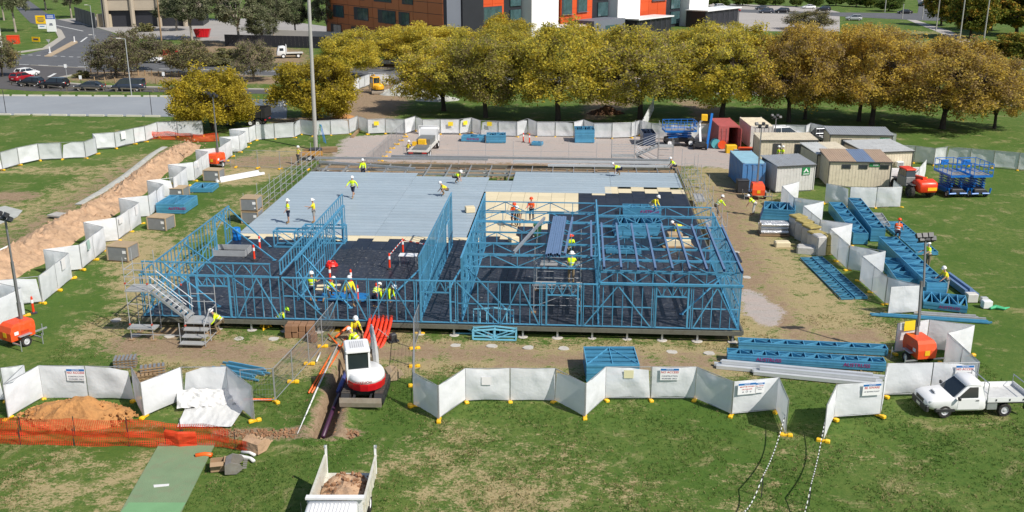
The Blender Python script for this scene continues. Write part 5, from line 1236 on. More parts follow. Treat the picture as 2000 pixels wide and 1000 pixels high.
tag(mesh_.build('mesh_panel', TIMBER, tk), kind='stuff'); 
b_ = MB(); b_.bbox((-.62, -.02, 1.86), (.14, .2, .24), .03); b_.build('winch', DARK, tk); b_ = MB(); b_.bbox((-.55, -.22, 1.62), (.2, .5, .1), .03); b_.build('amber_beacon', mat('orange beacon', (.5, .13, .02), .3), tk)
for s in (-1, 1):
    m = MB(); m.box((-2.75, s * 1.06, 1.42), (3.74, .05, .84)); m.box((-2.75, s * 1.09, 1.86), (3.8, .1, .08)); sg = m.build('side_gate', TIPW, tk)
    for i in range(5): block('stake', TIPW, sg, (-1.3 - i * .72, s * 1.1, 1.42), (.08, .05, .8))
    bar('gate_post', CABW, tk, (-4.62, s * 1.06, 1.0), (-4.72, s * 1.06, 2.3), .09); 
    m = MB(); m.tube((-4.72, s * 1.06, 2.24), (-4.72, s * 1.13, 2.24), .08, n=8); m.build('gate_hinge', GALV, tk)
def heap(name, pts_r, hgt, material, seed, nseg=30, loc=(0, 0, 0), rz=0, parent=None, sharp=1.0, rough=.35, bumpy=3.0):
    """a loose pile: polar grid, tall in the middle, lumpy all over"""
    rx, ry = pts_r; vs = [(0, 0, hgt * (1 + .2 * noise.noise((seed, 1, 2))))]; fs = []; nr_ = 12
    for j in range(1, nr_ + 1):
        q = j / nr_
        for i in range(nseg):
            a = 6.2832 * i / nseg; e = 1 + .22 * noise.noise((math.cos(a) * 1.5 + seed, math.sin(a) * 1.5, seed))
            x, y = rx * q * e * math.cos(a), ry * q * e * math.sin(a)
            z = hgt * (max(0, 1 - q) ** sharp) * (1 + rough * noise.noise((x * bumpy * .35 + seed, y * bumpy * .35, 0))) + rough * .5 * hgt * noise.noise((x * bumpy + seed, y * bumpy, 5)) * (1 - q ** 4)
            vs.append((x, y, max(z, -.02) if j < nr_ else -.03))
    fs += [(0, 1 + i, 1 + (i + 1) % nseg) for i in range(nseg)]
    for j in range(nr_ - 1):
        for i in range(nseg): fs.append((1 + j * nseg + i, 1 + (j + 1) * nseg + i, 1 + (j + 1) * nseg + (i + 1) % nseg, 1 + j * nseg + (i + 1) % nseg))
    b_ = MB(); b_.add(vs, fs); o = b_.build(name, material, parent, fix=False); o.location = loc; o.rotation_euler = (0, 0, rz); return o
so1 = heap('soil_load', (1.75, 1.0), .62, SOIL, 4.2, loc=(-6.95, 36.4, 1.03), rz=R(90), sharp=.55, rough=.45, bumpy=2.4); tag(so1, 'brown soil heaped in the tray of the tipper truck', 'soil')

rq = random.Random(12); cl = MB()
for i in range(150):
    x, y = rq.uniform(-.9, .9), rq.uniform(-1.5, 1.5); s = rq.uniform(.04, .15); cl.box((-6.95 + x, 36.4 + y, 1.05 + .5 * max(0, 1 - (x * x + y * y * .36)) ** .5), (s, s * .8, s * .7), rot=Matrix.Rotation(rq.uniform(0, 3), 3, (rq.random(), rq.random(), 1)))
tag(cl.build('load_clods', mat('dug earth', srgb(150, 112, 82), .95, 0, .3, 2, bump=1, bscale=8)), 'loose clods on the soil in the tipper tray', kind='stuff')
# excavators
def excavator(label, loc, head, s=1.0, up=WHITE, low=RED, swing=0, boom=((.55, -.5, 1.15), (1.9, -.35, 2.6), (3.2, -.35, 2.4), (3.5, -.35, .9)), brand=None, cab_side=1, deep=0):
    t = thing('excavator', label, 'excavator', loc, R(head), 'excavators'); t.scale = (s, s, s)
    for y in (-.8, .8):
        m = MB(); n = 8; prof = []
        for i in range(n + 1): a = math.pi / 2 + math.pi * i / n; prof.append((-1.0 + .3 * math.cos(a), .3 + .3 * math.sin(a)))
        for i in range(n + 1): a = -math.pi / 2 + math.pi * i / n; prof.append((1.0 + .3 * math.cos(a), .3 + .3 * math.sin(a)))
        m.prism_y(prof, y - .2, y + .2); tr = m.build('track', BLACK, t)
        for i in range(12): block('track_plate', mat('track steel', (.09, .08, .07), .7, .3, .2, 4, dirt=(*DUST, .6)), tr, (-1.05 + i * .19, y, .605), (.12, .41, .03))
        m = MB()
        for x in (-.85, -.3, .3, .85): m.tube((x, y - .22, .28), (x, y + .22, .28), .16, n=10)
        m.build('rollers', DARK, tr)
    block('undercarriage', DARK, t, (0, 0, .45), (1.4, 1.2, .3))
    m = MB(); m.prism_y([(-1.62, .12), (-1.58, .12), (-1.52, .35), (-1.58, .58), (-1.62, .58), (-1.66, .35)], -1.0, 1.0); bd = m.build('dozer_blade', mat('worn blade steel', (.34, .29, .23), .7, .3, .2, 3, dirt=(.3, .2, .12, .5)), t)
    for y in (-.4, .4): bar('blade_arm', DARK, t, (-1.55, y, .35), (-.6, y, .42), .1)
    u = bpy.data.objects.new('upper_body', None); COL.objects.link(u); u.parent = t; u.rotation_euler = (0, 0, R(swing))
    def arc(z, r, rz_=1.0, k=16): return [(-.1 + (r * math.cos(a) if math.cos(a) < 0 else .95 * math.cos(a)), r * .86 * math.sin(a), z) for a in [2 * math.pi * i / k for i in range(k)]]
    m = MB(); m.loft([arc(.66, .95), arc(.72, 1.08), arc(1.02, 1.13), arc(1.09, 1.12)]); m.build('counterweight', low, u)
    m = MB(); m.loft([arc(1.095, 1.11), arc(1.24, 1.07), arc(1.4, 1.0), arc(1.46, .86)]); m.build('engine_cover', up, u, flat=False)
    if brand: text(brand, .17, mat('dark red print', (.3, .02, .03), .5), u, facing((-1.205, .2, 1.2), (-1, 0, .1)))
    cx, cy = .22, .36 * cab_side
    m = MB(); m.loft([[(cx - .72, cy - .56, z), (cx + fr, cy - .56, z), (cx + fr, cy + .56, z), (cx - .72, cy + .56, z)] for z, fr in ((.9, .8), (1.62, .78))]); c_ = m.build('cab', up, u)
    m = MB(); m.loft([[(cx - .68, cy - .52, z), (cx + fr, cy - .52, z), (cx + fr, cy + .52, z), (cx - .68, cy + .52, z)] for z, fr in ((1.62, .74), (2.5, .58))]); m.build('cab_glass', GLASS, c_)
    for x in (cx - .68, cx + .7):
        for y in (cy - .53, cy + .53): bar('cab_post', up, c_, (x, y, 1.6), (x - (.12 if x > cx else 0), y, 2.52), .09)
    m = MB(); m.bbox((cx - .06, cy, 2.56), (1.45, 1.18, .14), .05); m.build('cab_roof', up, c_)
    m = MB()
    for i in range(7): m.box((cx - .05, cy - .3 + i * .1, 2.64), (.8, .05, .02))
    m.build('roof_slats', mat('pale grey slats', (.5, .5, .5), .5), c_)
    b0, b1, b2, b3 = [Vector(p) for p in boom]
    m = MB(); m.path([b0, b0.lerp(b1, .5) + Vector((0, 0, .08)), b1], [.13, .15, .12], 4); m.path([b1, b1.lerp(b2, .5), b2], [.12, .12, .1], 4); m.build('boom', mat('pale grey boom', (.4, .4, .39), .4) if up is WHITE else up, u)
    m = MB(); m.path([b2 + Vector((-.2, 0, .12)), b2, b3], [.1, .11, .08], 4); m.build('stick', up, u)
    m = MB(); m.tube(b0 + Vector((.15, .0, -.1)), b0.lerp(b1, .75) + Vector((.15, 0, -.15)), .06); m.tube(b1.lerp(b2, .2) + Vector((0, 0, .28)), b2 + Vector((-.1, 0, .2)), .055); m.build('hydraulic_rams', GALV, u)
    m = MB(); pr = [(0, 0), (.3, -.05), (.5, -.4), (.35, -.7), (.0, -.8), (-.15, -.5)]; w = .32; o3 = b3
    m.add([(o3.x + x - .1, o3.y - w, o3.z + z + .1) for x, z in pr] + [(o3.x + x - .1, o3.y + w, o3.z + z + .1) for x, z in pr], [(i, (i + 1) % 6, (i + 1) % 6 + 6, i + 6) for i in range(5)] + [tuple(range(6)), tuple(range(11, 5, -1))])
    for i in range(4): m.box((o3.x - .22, o3.y - .24 + i * .16, o3.z - .72), (.18, .06, .05))
    m.build('bucket', mat('worn blade steel', (.22, .19, .15)), u)
    return t
excavator('small white and red excavator standing at the trench with its blade down', (-7.72, 48.15, 0), 88, 1.08, swing=15, boom=((.55, -.6, 1.15), (1.5, -.6, 2.15), (2.9, -.6, 2.35), (3.2, -.6, 1.1)), brand='TAKEUCHI')
YEL = mat('yellow machine paint', srgb(240, 176, 30), .4, 0, .08, 2, dirt=(*DUST, .4))
excavator('yellow excavator at the far excavation between the trees', g(738, 182), 100, 1.0, YEL, YEL, swing=20)
excavator('yellow digger half hidden under the autumn trees', g(905, 180), 190, 1.0, YEL, YEL)

# trucks behind
def flat_truck(label, tail, head, L_, cabm, kind='flat', group='site trucks'):
    t = thing('flatbed_truck' if kind == 'flat' else 'dump_truck', label, 'truck', tail, R(head), group); bl_ = L_ - 2.0
    block('chassis', DARK, t, (L_ / 2, 0, .68), (L_ - .4, .8, .25))
    b_ = MB(); x0 = bl_ + .1; b_.loft([ring(*s) for s in ((x0, 1.02, .6, 2.3, .1), (x0 + .3, 1.04, .55, 2.45, .14), (x0 + 1.3, 1.04, .5, 2.4, .18), (x0 + 1.65, 1.0, .5, 1.6, .14), (x0 + 1.8, .96, .5, 1.1, .1))]); cb = b_.build('cab', cabm, t, flat=False)
    b_ = MB(); b_.add([(x0 + 1.64, -.84, 1.55), (x0 + 1.64, .84, 1.55), (x0 + 1.38, .8, 2.2), (x0 + 1.38, -.8, 2.2), (x0 + 1.5, -.84, 1.5), (x0 + 1.5, .84, 1.5), (x0 + 1.3, .8, 2.2), (x0 + 1.3, -.8, 2.2)], [(0, 1, 2, 3), (4, 7, 6, 5), (0, 4, 5, 1), (2, 6, 7, 3), (1, 5, 6, 2), (0, 3, 7, 4)]); b_.build('windscreen', GLASS, cb)
    for s in (-1, 1):
        b_ = MB(); b_.box((x0 + .8, s * 1.045, 1.8), (.8, .014, .55)); b_.build('side_window', GLASS, cb)
        b_ = MB(); b_.box((x0 + 1.8, s * .7, .85), (.05, .3, .2)); b_.build('headlight', LAMP, t)
        b_ = MB(); b_.box((-.02, s * .75, .86), (.05, .5, .14)); b_.build('tail_light', TAIL, t)
    if kind == 'flat':
        block('tray', OFFWHITE, t, (bl_ / 2, 0, 1.0), (bl_, 2.3, .12)); block('headboard', WHITE, t, (bl_ - .05, 0, 1.7), (.06, 2.3, 1.3))
        m = MB()
        for y in (-1.1, 1.1): m.tube((bl_ - .1, y, 1), (bl_ - .1, y, 2.7), .04, n=6)
        m.tube((bl_ - .1, -1.1, 2.7), (bl_ - .1, 1.1, 2.7), .04, n=6); m.build('rack', WHITE, t)
    else:
        m = MB(); m.prism_y([(-.2, 1.2), (bl_ - .2, 1.05), (bl_, 2.3), (-.1, 2.45)], -1.15, -1.05); m.prism_y([(-.2, 1.2), (bl_ - .2, 1.05), (bl_, 2.3), (-.1, 2.45)], 1.05, 1.15); m.box((bl_ / 2 - .1, 0, 1.1), (bl_, 2.1, .1)); m.box((bl_ - .05, 0, 1.75), (.08, 2.1, 1.2)); m.box((-.15, 0, 1.8), (.08, 2.1, 1.2)); m.build('tipper_body', BLACK, t)
        for i in range(5):
            for s in (-1, 1): block('body_rib', DARK, t, (.3 + i * .8, s * 1.18, 1.75), (.1, .05, 1.2))
    for x in (.9, 1.9, L_ - 1.5) if L_ > 6 else (1.0, L_ - 1.4):
        for s in (-1, 1): wheel(t, x, s * .95, .46, .28, s, WHITE)
    return t
ft = flat_truck('flatbed truck loaded with grey grating seen from its tail in the gravel yard', g(816, 314), 84, 8.6, WHITE)
GRATE = mat('grey grating', (.2, .21, .21), .6, .3, .2, 3)
def on_truck(name, label, cat, boxes, m_):
    b_ = MB()
    for c, d in boxes: b_.box(c, d)
    return tag(b_.build(name, m_, mtx=Matrix.Translation(ft.location) @ Matrix.Rotation(ft.rotation_euler.z, 4, 'Z')), label, cat)
on_truck('grating_stack', 'stack of grey grating sheets near the cab of the flatbed truck', 'grating stack', [((5.0, 0, 1.1 + i * .08), (2.6, 1.7 - .04 * (i % 2), .06)) for i in range(8)], GRATE)
on_truck('grating_stack', 'low stack of grey sheets at the tail of the flatbed truck', 'grating stack', [((1.6, -.1, 1.1 + i * .07), (2.2, 1.5, .05)) for i in range(3)], GRATE)
on_truck('yellow_crate', 'yellow crate standing on the flatbed truck between the grating stacks', 'crate', [((3.2, .1, 1.16), (.9, .9, .12)), ((3.2, .1, 1.5), (.8, .8, .5)), ((3.0, .9, 1.3), (.5, .5, .4))], YELLOW)
flat_truck('dark dump truck with a red cab beside the golden tree', g(523, 245), 172, 6.6, P_RED, 'dump')
tr = flat_truck('white truck half hidden by gum trees on the road', g(592, 112), 196, 5.4, WHITE, 'flat')

# telehandler
th = thing('telehandler', 'orange telehandler parked with its rear to the lawn beside the huts', 'telehandler', g(1793, 386) + Vector((0, 1.6, 0)), R(97)); HOT = mat('orange red machine paint', srgb(228, 62, 28), .35, 0, .06, 2, dirt=(*DUST, .2))
b_ = MB(); b_.bbox((0, 0, .95), (4.2, 1.1, .5), .08); b_.build('chassis', HOT, th)
b_ = MB(); b_.loft([ring(*s) for s in ((-2.3, .75, .7, 1.3, .15), (-2.2, .9, .6, 1.6, .2), (-1.4, .95, .6, 1.75, .2), (-.9, .9, .7, 1.6, .15))]); rr_ = b_.build('engine_bonnet', HOT, th, flat=False, loc=(0, -.35, 0))
b_ = MB(); b_.box((-2.31, -.35, .95), (.05, .9, .3)); b_.build('rear_grille', YELLOW, rr_)
b_ = MB(); b_.bbox((.1, .68, 1.35), (1.7, .95, .9), .06); cb = b_.build('cab', mat('grey cab panel', (.24, .24, .24), .5), th)
b_ = MB(); b_.loft([[(x0_, .22, z), (x1_, .22, z), (x1_, 1.13, z), (x0_, 1.13, z)] for z, x0_, x1_ in ((1.8, -.72, .92), (2.42, -.6, .7))]); b_.build('cab_glass', GLASS, cb)
b_ = MB(); b_.bbox((.03, .68, 2.48), (1.5, 1.05, .14), .05); b_.build('cab_roof', HOT, cb)
for x in (-.66, .8):
    for y in (.24, 1.1): bar('cab_post', DARK, cb, (x, y, 1.8), (x * .87, y, 2.42), .07)
bar('boom', HOT, th, (-1.7, -.2, 1.75), (2.6, -.2, 1.35), .38, .42); bar('boom_extension', DARK, th, (2.4, -.2, 1.36), (3.1, -.2, 1.1), .28, .3)
b_ = MB(); b_.box((3.1, -.2, .75), (.1, 1.2, .9)); 
for y in (-.6, .2): b_.box((3.75, y, .32), (1.3, .12, .06))
b_.build('fork_carriage', DARK, th)
for x in (-1.45, 1.45):
    for s in (-1, 1):
        wheel(th, x, s * .98, .6, .42, s, mat('dark wheel rim', (.06, .06, .06), .6)); b_ = MB(); b_.bbox((x, s * .98, 1.28), (1.0, .46, .06), .03); b_.build('mudguard', DARK, th)
bar('mirror_arm', DARK, th, (.9, -.5, 1.6), (1.2, -1.1, 2.0), .05)

# scissor lifts
SBLUE = mat('scissor lift blue', srgb(22, 112, 196), .4, 0, .06, 2)
def scissor(label, loc, rz, L_, W_, lift, rail, wr=.3, legs=False):
    t = thing('scissor_lift', label, 'scissor lift', loc, R(rz), 'blue scissor lifts'); b0 = wr * 1.1
    b_ = MB(); b_.bbox((0, 0, b0 + .25), (L_, W_ * .62, .5), .06); b_.build('chassis', DARK, t)
    for s in (-1, 1):
        b_ = MB(); b_.bbox((0, s * W_ * .34, b0 + .3), (L_ * .5, W_ * .16, .42), .05); b_.build('side_box', BLACK if legs else SBLUE, t)
    for x in (-L_ * .36, L_ * .36):
        for s in (-1, 1): wheel(t, x, s * W_ * .42, wr, .22, s, WHITE if legs else RIM)
        if legs is False: 
            for s in (-1, 1):
                m = MB(); m.path([(x * 1.42, s * W_ * .1, b0 + .1), (x * 1.46, s * W_ * .46, b0 + .1), (x * 1.46, s * W_ * .5, b0 + .6)], .09, 6); m.build('outrigger', SBLUE, t)
    n = max(2, round(lift / .24)); z = b0 + .5
    for i in range(n):
        z0, z1 = z + lift * i / n, z + lift * (i + 1) / n
        for s in (-1, 1):
            bar('scissor_arm', SBLUE, t, (-L_ * .4, s * W_ * .28, z0), (L_ * .4, s * W_ * .28, z1), .05, .1); bar('scissor_arm', SBLUE, t, (L_ * .4, s * W_ * .22, z0), (-L_ * .4, s * W_ * .22, z1), .05, .1)
    zp = z + lift + .08; b_ = MB(); b_.box((0, 0, zp), (L_ * 1.1, W_, .12)); pf = b_.build('platform', SBLUE, t); b_ = MB(); b_.box((0, 0, zp + .07), (L_ * 1.06, W_ * .92, .02)); b_.build('deck_plate', mat('worn deck plate', (.35, .34, .32), .6, .3, .2, 4), pf)
    xx, yy = L_ * .55 - .03, W_ / 2 - .03
    for z_ in (.12, .55, rail):
        for s in (-1, 1): bar('guard_rail', SBLUE, t, (-xx, s * yy, zp + z_), (xx, s * yy, zp + z_), .05); bar('guard_rail', SBLUE, t, (s * xx, -yy, zp + z_), (s * xx, yy, zp + z_), .05)
    k = max(2, round(L_ * 1.1 / .8))
    for i in range(k + 1):
        for s in (-1, 1): bar('rail_post', SBLUE, t, (-xx + 2 * xx * i / k, s * yy, zp), (-xx + 2 * xx * i / k, s * yy, zp + rail), .05)
    b_ = MB(); b_.bbox((xx - .1, 0, zp + .75), (.12, W_ * .4, .5), .03); b_.build('control_box', SBLUE, t); return t
scissor('blue scissor lift next to the telehandler', g(1868, 388) + Vector((0, 1.7, 0)), 96, 2.9, 1.9, 1.15, 1.15)
scissor('blue scissor lift at the right of the pair on the lawn', g(1912, 388) + Vector((0, 1.7, 0)), 96, 2.9, 1.9, 1.15, 1.15)
rts = scissor('large blue rough terrain scissor lift in the gravel yard beside the red container', g(1328, 287) + Vector((0, 1.0, 0)), 3, 3.4, 1.9, .7, 1.15, .45, True)
# lighting towers
def light_tower(label, px, py, top, rz, lamps=4, s=1.0, lean=0, spread=1.0):
    p = g(px, py); t = thing('light_tower', label, 'light tower', p, R(rz), 'mobile light towers on orange trailers')
    b_ = MB(); b_.loft([[(x0_, -y_, z), (x1_, -y_, z), (x1_, y_, z), (x0_, y_, z)] for z, x0_, x1_, y_ in ((.5, -.8, .75, .55), (1.0, -.82, .8, .58), (1.35, -.7, .8, .55), (1.5, -.5, .72, .5))]); bo = b_.build('body', ORANGE, t)
    for s_ in (-1, 1):
        b_ = MB(); b_.box((.1, s_ * .592, .82), (.5, .012, .34)); b_.build('hatch', mat('dark orange hatch', srgb(190, 60, 26), .5), bo)
        b_ = MB(); b_.box((-.45, s_ * .595, .95), (.26, .012, .2)); b_.build('label_plate', SIGNW, bo)
        wheel(t, 0, s_ * .72, .33, .2, s_)
        b_ = MB(); b_.bbox((0, s_ * .7, .74), (.8, .26, .05), .02); b_.build('mudguard', GALV, t)
        for x in (-.7, .7): bar('outrigger', GALV, t, (x, s_ * .5, .42), (x, s_ * 1.25, .42), .07); bar('jack_leg', GALV, t, (x, s_ * 1.25, .0), (x, s_ * 1.25, .7), .06, kind='tube')
    bar('drawbar', GALV, t, (.7, 0, .42), (1.9, 0, .42), .09); bar('jack_leg', GALV, t, (1.6, .0, .02), (1.6, 0, .75), .06, kind='tube'); block('warning_plate', YELLOW, bo, (-.825, 0, .85), (.012, .3, .3))
    hh = height_at(p, top); z0 = .5
    for i in range(3):
        z1 = hh * (i + 1) / 3; w = .17 - i * .04
        bar('mast_section', mat('dark grey mast', (.2, .205, .21), .45, .3), t, (.35, 0, z0), (.35 + lean * (z1 / hh) * .2, 0, z1), w); z0 = z1 - .25
    hd = bpy.data.objects.new('lamp_head', None); COL.objects.link(hd); hd.parent = t; hd.location = (.35 + lean * .2, 0, hh)
    spread *= .62; bar('cross_arm', DARK, hd, (0, -.8 * spread, -.05), (0, .8 * spread, -.05), .07)
    for i in range(lamps):
        y = -.75 * spread + 1.5 * spread * i / (lamps - 1); b_ = MB(); f = Matrix.Rotation(R(rt.uniform(-25, 25)), 3, 'Z') @ Matrix.Rotation(R(35), 3, 'Y')
        b_.box((0, y, .12 + .2 * (i % 2)), (.2, .28, .26), rot=f); lo_ = b_.build('floodlight', DARK, hd); q = f @ Vector((.13, 0, 0)); b_ = MB(); b_.box((q.x, y + q.y, .12 + .2 * (i % 2) + q.z), (.02, .22, .2), rot=f); b_.build('lens', mat('dark lamp lens', (.09, .095, .1), .15), lo_)
    return t
light_tower('orange light tower trailer with a tall grey mast at the left edge', 38, 672, 432, 60, 4)
light_tower('orange light tower trailer behind the right gateway fence', 1792, 706, 478, 100, 6, lean=2.0)
light_tower('orange light tower trailer beside the left zigzag fence', 424, 326, 190, 70, 4)
light_tower('orange light tower trailer in front of the blue container', 1478, 388, 250, 85, 4)
light_tower('light tower behind the long cream hut with only mast and lamps showing', 1512, 300, 232, 90, 4)
# ------------------------------------------------------------------ stacks of blue frames
_layer = {}
def layer_mesh(L, Dp, h, nw, cross, m):
    k = (round(L, 2), round(Dp, 2), round(h, 3), nw, cross, m.name)
    if k in _layer: return _layer[k]
    b_ = MB(); w = .045
    b_.box((L / 2, w / 2, h / 2), (L, w, h)); b_.box((L / 2, Dp - w / 2, h / 2), (L, w, h)); b_.box((w / 2, Dp / 2, h / 2), (w, Dp - 2 * w, h)); b_.box((L - w / 2, Dp / 2, h / 2), (w, Dp - 2 * w, h))
    for i in range(1, nw): b_.box((L * i / nw, Dp / 2, h / 2), (w, Dp - 2 * w, h * .96))
    if cross:
        for i in range(nw):
            a = (L * i / nw, w, h * .45); c = (L * (i + 1) / nw, Dp - w, h * .45)
            if i % 2: a, c = (a[0], Dp - w, a[2]), (c[0], w, c[2])
            b_.bar(a, c, w * .9, h * .8)
    _layer[k] = b_.mesh('truss_frame', m); return _layer[k]
def stack(label, fl, fr, dep, h, nw=4, slats=0, cross=True, letter=None, lh=.09, skew=0, group='stacks of blue steel frames', m=None, z=0.0, loc=None, rz=None, L=None, name='frame_stack', lx=.5, mix=False, side='front'):
    if loc is None:
        a, c = g(*fl, z), g(*fr, z); rz, L = frame_of(a, c); loc = a
    t = thing(name, label, 'frame stack', (loc[0], loc[1], z), rz, group); m = m or STEEL_BLUE
    for q in (.15, .85): block('bearer', TIMBER, t, (L * q, dep / 2, .04), (.1, dep, .08))
    n = max(1, round(h / lh)); r = random.Random(int(L * 100 + dep * 10)); lh_ = (h - .08) / n
    for i in range(n):
        o = link('truss_frame', layer_mesh(L, dep, lh_ * .93, nw, cross, m), t); o.location = (r.uniform(-.015, .015) + skew * i, r.uniform(-.015, .015), .08 + lh_ * i)
    for i in range(slats): bar('slat', m, t, (.03, dep * (i + .7) / (slats + .6), h - .06 - .03 * (i % 3)), (L - .03, dep * (i + .7) / (slats + .6), h - .06 - .03 * (i % 3)), .05, .09)
    if letter: text('AUSTRUSS', min(.34, h * .5), PINK, t, facing((L * lx, -.02, h * .55), (0, -1, 0)))
    return t
stack('tall stack of blue frames beside the left zigzag fence', (306, 418), (361, 419), 3.2, .95, 3, letter=True, lx=.75)
stack('low stack of blue frames left of the long white beam', (369, 377), (415, 377), 2.2, .5, 3)
stack('tall block of stacked blue frames alone in the gravel yard', (1123, 280), (1161, 280), 2.4, 1.65, 5)
stack('flat lettered stack of blue frames in the gravel yard', (901, 277), (946, 278), 1.6, .65, 3, letter=True)
stack('blue frame stack touching the flat lettered one in the gravel yard', (950, 280), (988, 280), 1.8, 1.0, 4)
stack('tiny blue frame lying beside the orange posts in the gravel yard', (1038, 285), (1058, 286), .9, .45, 2)
stack('dark blue stack of frames behind the far stair tower', (1256, 285), (1280, 285), 3.0, 1.5, 3, m=mat('dark blue steel', (.03, .05, .1), .4))
stack('wide stack of blue frames behind the front middle fence', (1145, 748), (1248, 748), 2.5, 1.1, 2, 13, letter=True, lx=.62)
stack('long low row of blue trusses nearest the platform at front right', (1442, 683), (1733, 697), .75, .5, 9)
stack('long lettered row of blue trusses in front of the other one', (1420, 709), (1729, 728), .8, .62, 12, letter=True, lx=.82)
text('AUSTRUSS', .3, PINK, bpy.data.objects[[o.name for o in COL.objects if o.get('label') == 'long lettered row of blue trusses in front of the other one'][0]], facing((2.3, -.02, .34), (0, -1, 0)))
stack('stack of blue frames beside the silver rolls', (1484, 434), (1545, 438), 2.6, 1.25, 4, skew=.02)
def longstack(label, far, near, w, h, nw, lh=.16, **k):
    """long bundle lying away from the camera"""
    a, c = g(*near), g(*far); d = c - a; rz = math.atan2(d.y, d.x)
    return stack(label, None, None, w, h, nw, loc=a, rz=rz, L=d.length, lh=lh, group='long stacks of blue trusses in the right yard', **k)
longstack('long deep bundle of blue trusses closest to the wrapped wool packs', (1643, 416), (1694, 479), 1.15, 1.0, 8)
longstack('long deep bundle of blue trusses second from the wool packs', (1679, 412), (1727, 474), 1.1, 1.2, 9)
longstack('broad low layer of blue trusses at the lawn side of the right yard', (1760, 440), (1832, 500), 1.7, .35, 14)
longstack('slim grey bundle between the blue truss bundles in the right yard', (1722, 424), (1738, 448), 1.2, .4, 6, m=GALVM)
longstack('very long blue truss bundle running towards the worker in white helmet', (1748, 490), (1847, 584), 1.35, 1.15, 13, lh=.1)
longstack('short stack of blue frames inside the right zigzag fence', (1760, 524), (1792, 566), 1.5, .8, 3)
longstack('flat blue lattice trusses lying on the grass left of the right zigzag fence', (1606, 507), (1694, 586), .85, .26, 18)
longstack('second blue lattice truss lying flat on the dry grass', (1584, 507), (1667, 587), .85, .2, 18)
stack('lettered low stack of blue frames behind the right light tower', (1802, 604), (1888, 614), 2.2, .55, 5, letter=True, lx=.6)
stack('lettered blue frame stack lying at the right edge of the black boards', None, None, 1.3, .75, 4, letter=True, loc=B(30.7, 25.5), rz=ANG, L=3.2, z=DECK + .01, lx=.7)
stack('untidy pile of blue frames on the black boards of the right bay', None, None, 2.6, 1.1, 5, loc=B(29.8, 19.2), rz=ANG + R(4), L=3.4, z=DECK + .01, skew=.03)
stack('blue frames laid flat on the floor of the right bay', None, None, 1.2, .35, 4, loc=B(29.0, 14.6), rz=ANG, L=2.6, z=DECK + .01)
# upright frame racks on the floor at the left
for s_, t_2, lb in ((4.1, 14.8, 'front'), (6.0, 16.0, 'rear')):
    w_ = thing('frame_rack', f'blue steel rack of upright frames on the black floor, the {lb} one', 'frame rack', B(s_ - .2, t_2, DECK), ANG, 'upright frame racks on the left floor')
    for y in (0, .9):
        for z in (.05, 1.25): bar('rail', STEEL_BLUE, w_, (0, y, z), (3.3, y, z), .09, .12)
        for x in (.04, 1.65, 3.26): bar('post', STEEL_BLUE, w_, (x, y, .1), (x, y, 1.2), .08)
        bar('brace', STEEL_BLUE, w_, (0, y, 1.2), (1.65, y, .1), .05); bar('brace', STEEL_BLUE, w_, (1.65, y, 1.2), (3.3, y, .1), .05)
    for x in (.04, 1.65, 3.26):
        for z in (.05, 1.25): bar('cross_rail', STEEL_BLUE, w_, (x, 0, z), (x, .9, z), .07)
# small truss frames leaning on the platform front
PALEB = mat('pale blue frame steel', srgb(120, 190, 215), .4, 0, .08)
p0 = g(930, 664); w_ = thing('gable_frame', 'pale blue peaked frame standing in front of the platform', 'frame', p0, ANG, 'small pale blue frames in front of the platform')
for y in (0, .5):
    bar('rail', PALEB, w_, (-.2, y, .05), (2.4, y, .05), .08); bar('rail', PALEB, w_, (-.2, y, .6), (1.1, y, .72), .08); bar('rail', PALEB, w_, (1.1, y, .72), (2.4, y, .6), .08)
    for x in (-.2, 1.1, 2.4): bar('post', PALEB, w_, (x, y, .05), (x, y, .66), .08)
    bar('brace', PALEB, w_, (-.2, y, .6), (1.1, y, .1), .05); bar('brace', PALEB, w_, (2.4, y, .6), (1.1, y, .1), .05)
for x in (-.2, 1.1, 2.4): bar('cross_rail', PALEB, w_, (x, 0, .05), (x, .5, .05), .07)
w_ = thing('gable_frame', 'tall pale blue peaked frame leaning on the platform edge', 'frame', p0 + Vector((-.1, .8, 0)), ANG, 'small pale blue frames in front of the platform')
for a, c in (((-.1, 0, .1), (2.35, 0, .1)), ((-.1, .3, 1.55), (1.15, .3, 1.7)), ((1.15, .3, 1.7), (2.35, .3, 1.55))): bar('rail', PALEB, w_, a, c, .07)
for i in range(7): bar('stud', PALEB, w_, (-.1 + 2.45 * i / 6, 0, .1), (-.1 + 2.45 * i / 6, .3, 1.55 + .15 * (1 - abs(i - 3) / 3)), .06)
w_ = thing('gable_frame', 'low pale blue frame lying left of the peaked frames', 'frame', g(886, 652), ANG, 'small pale blue frames in front of the platform')
for a, c in (((0, 0, .05), (1.4, 0, .05)), ((0, 0, .7), (1.4, 0, .1)), ((0, .3, .75), (1.6, .3, .7)), ((0, 0, .05), (0, 0, .75))): bar('rail', PALEB, w_, a, c, .07)
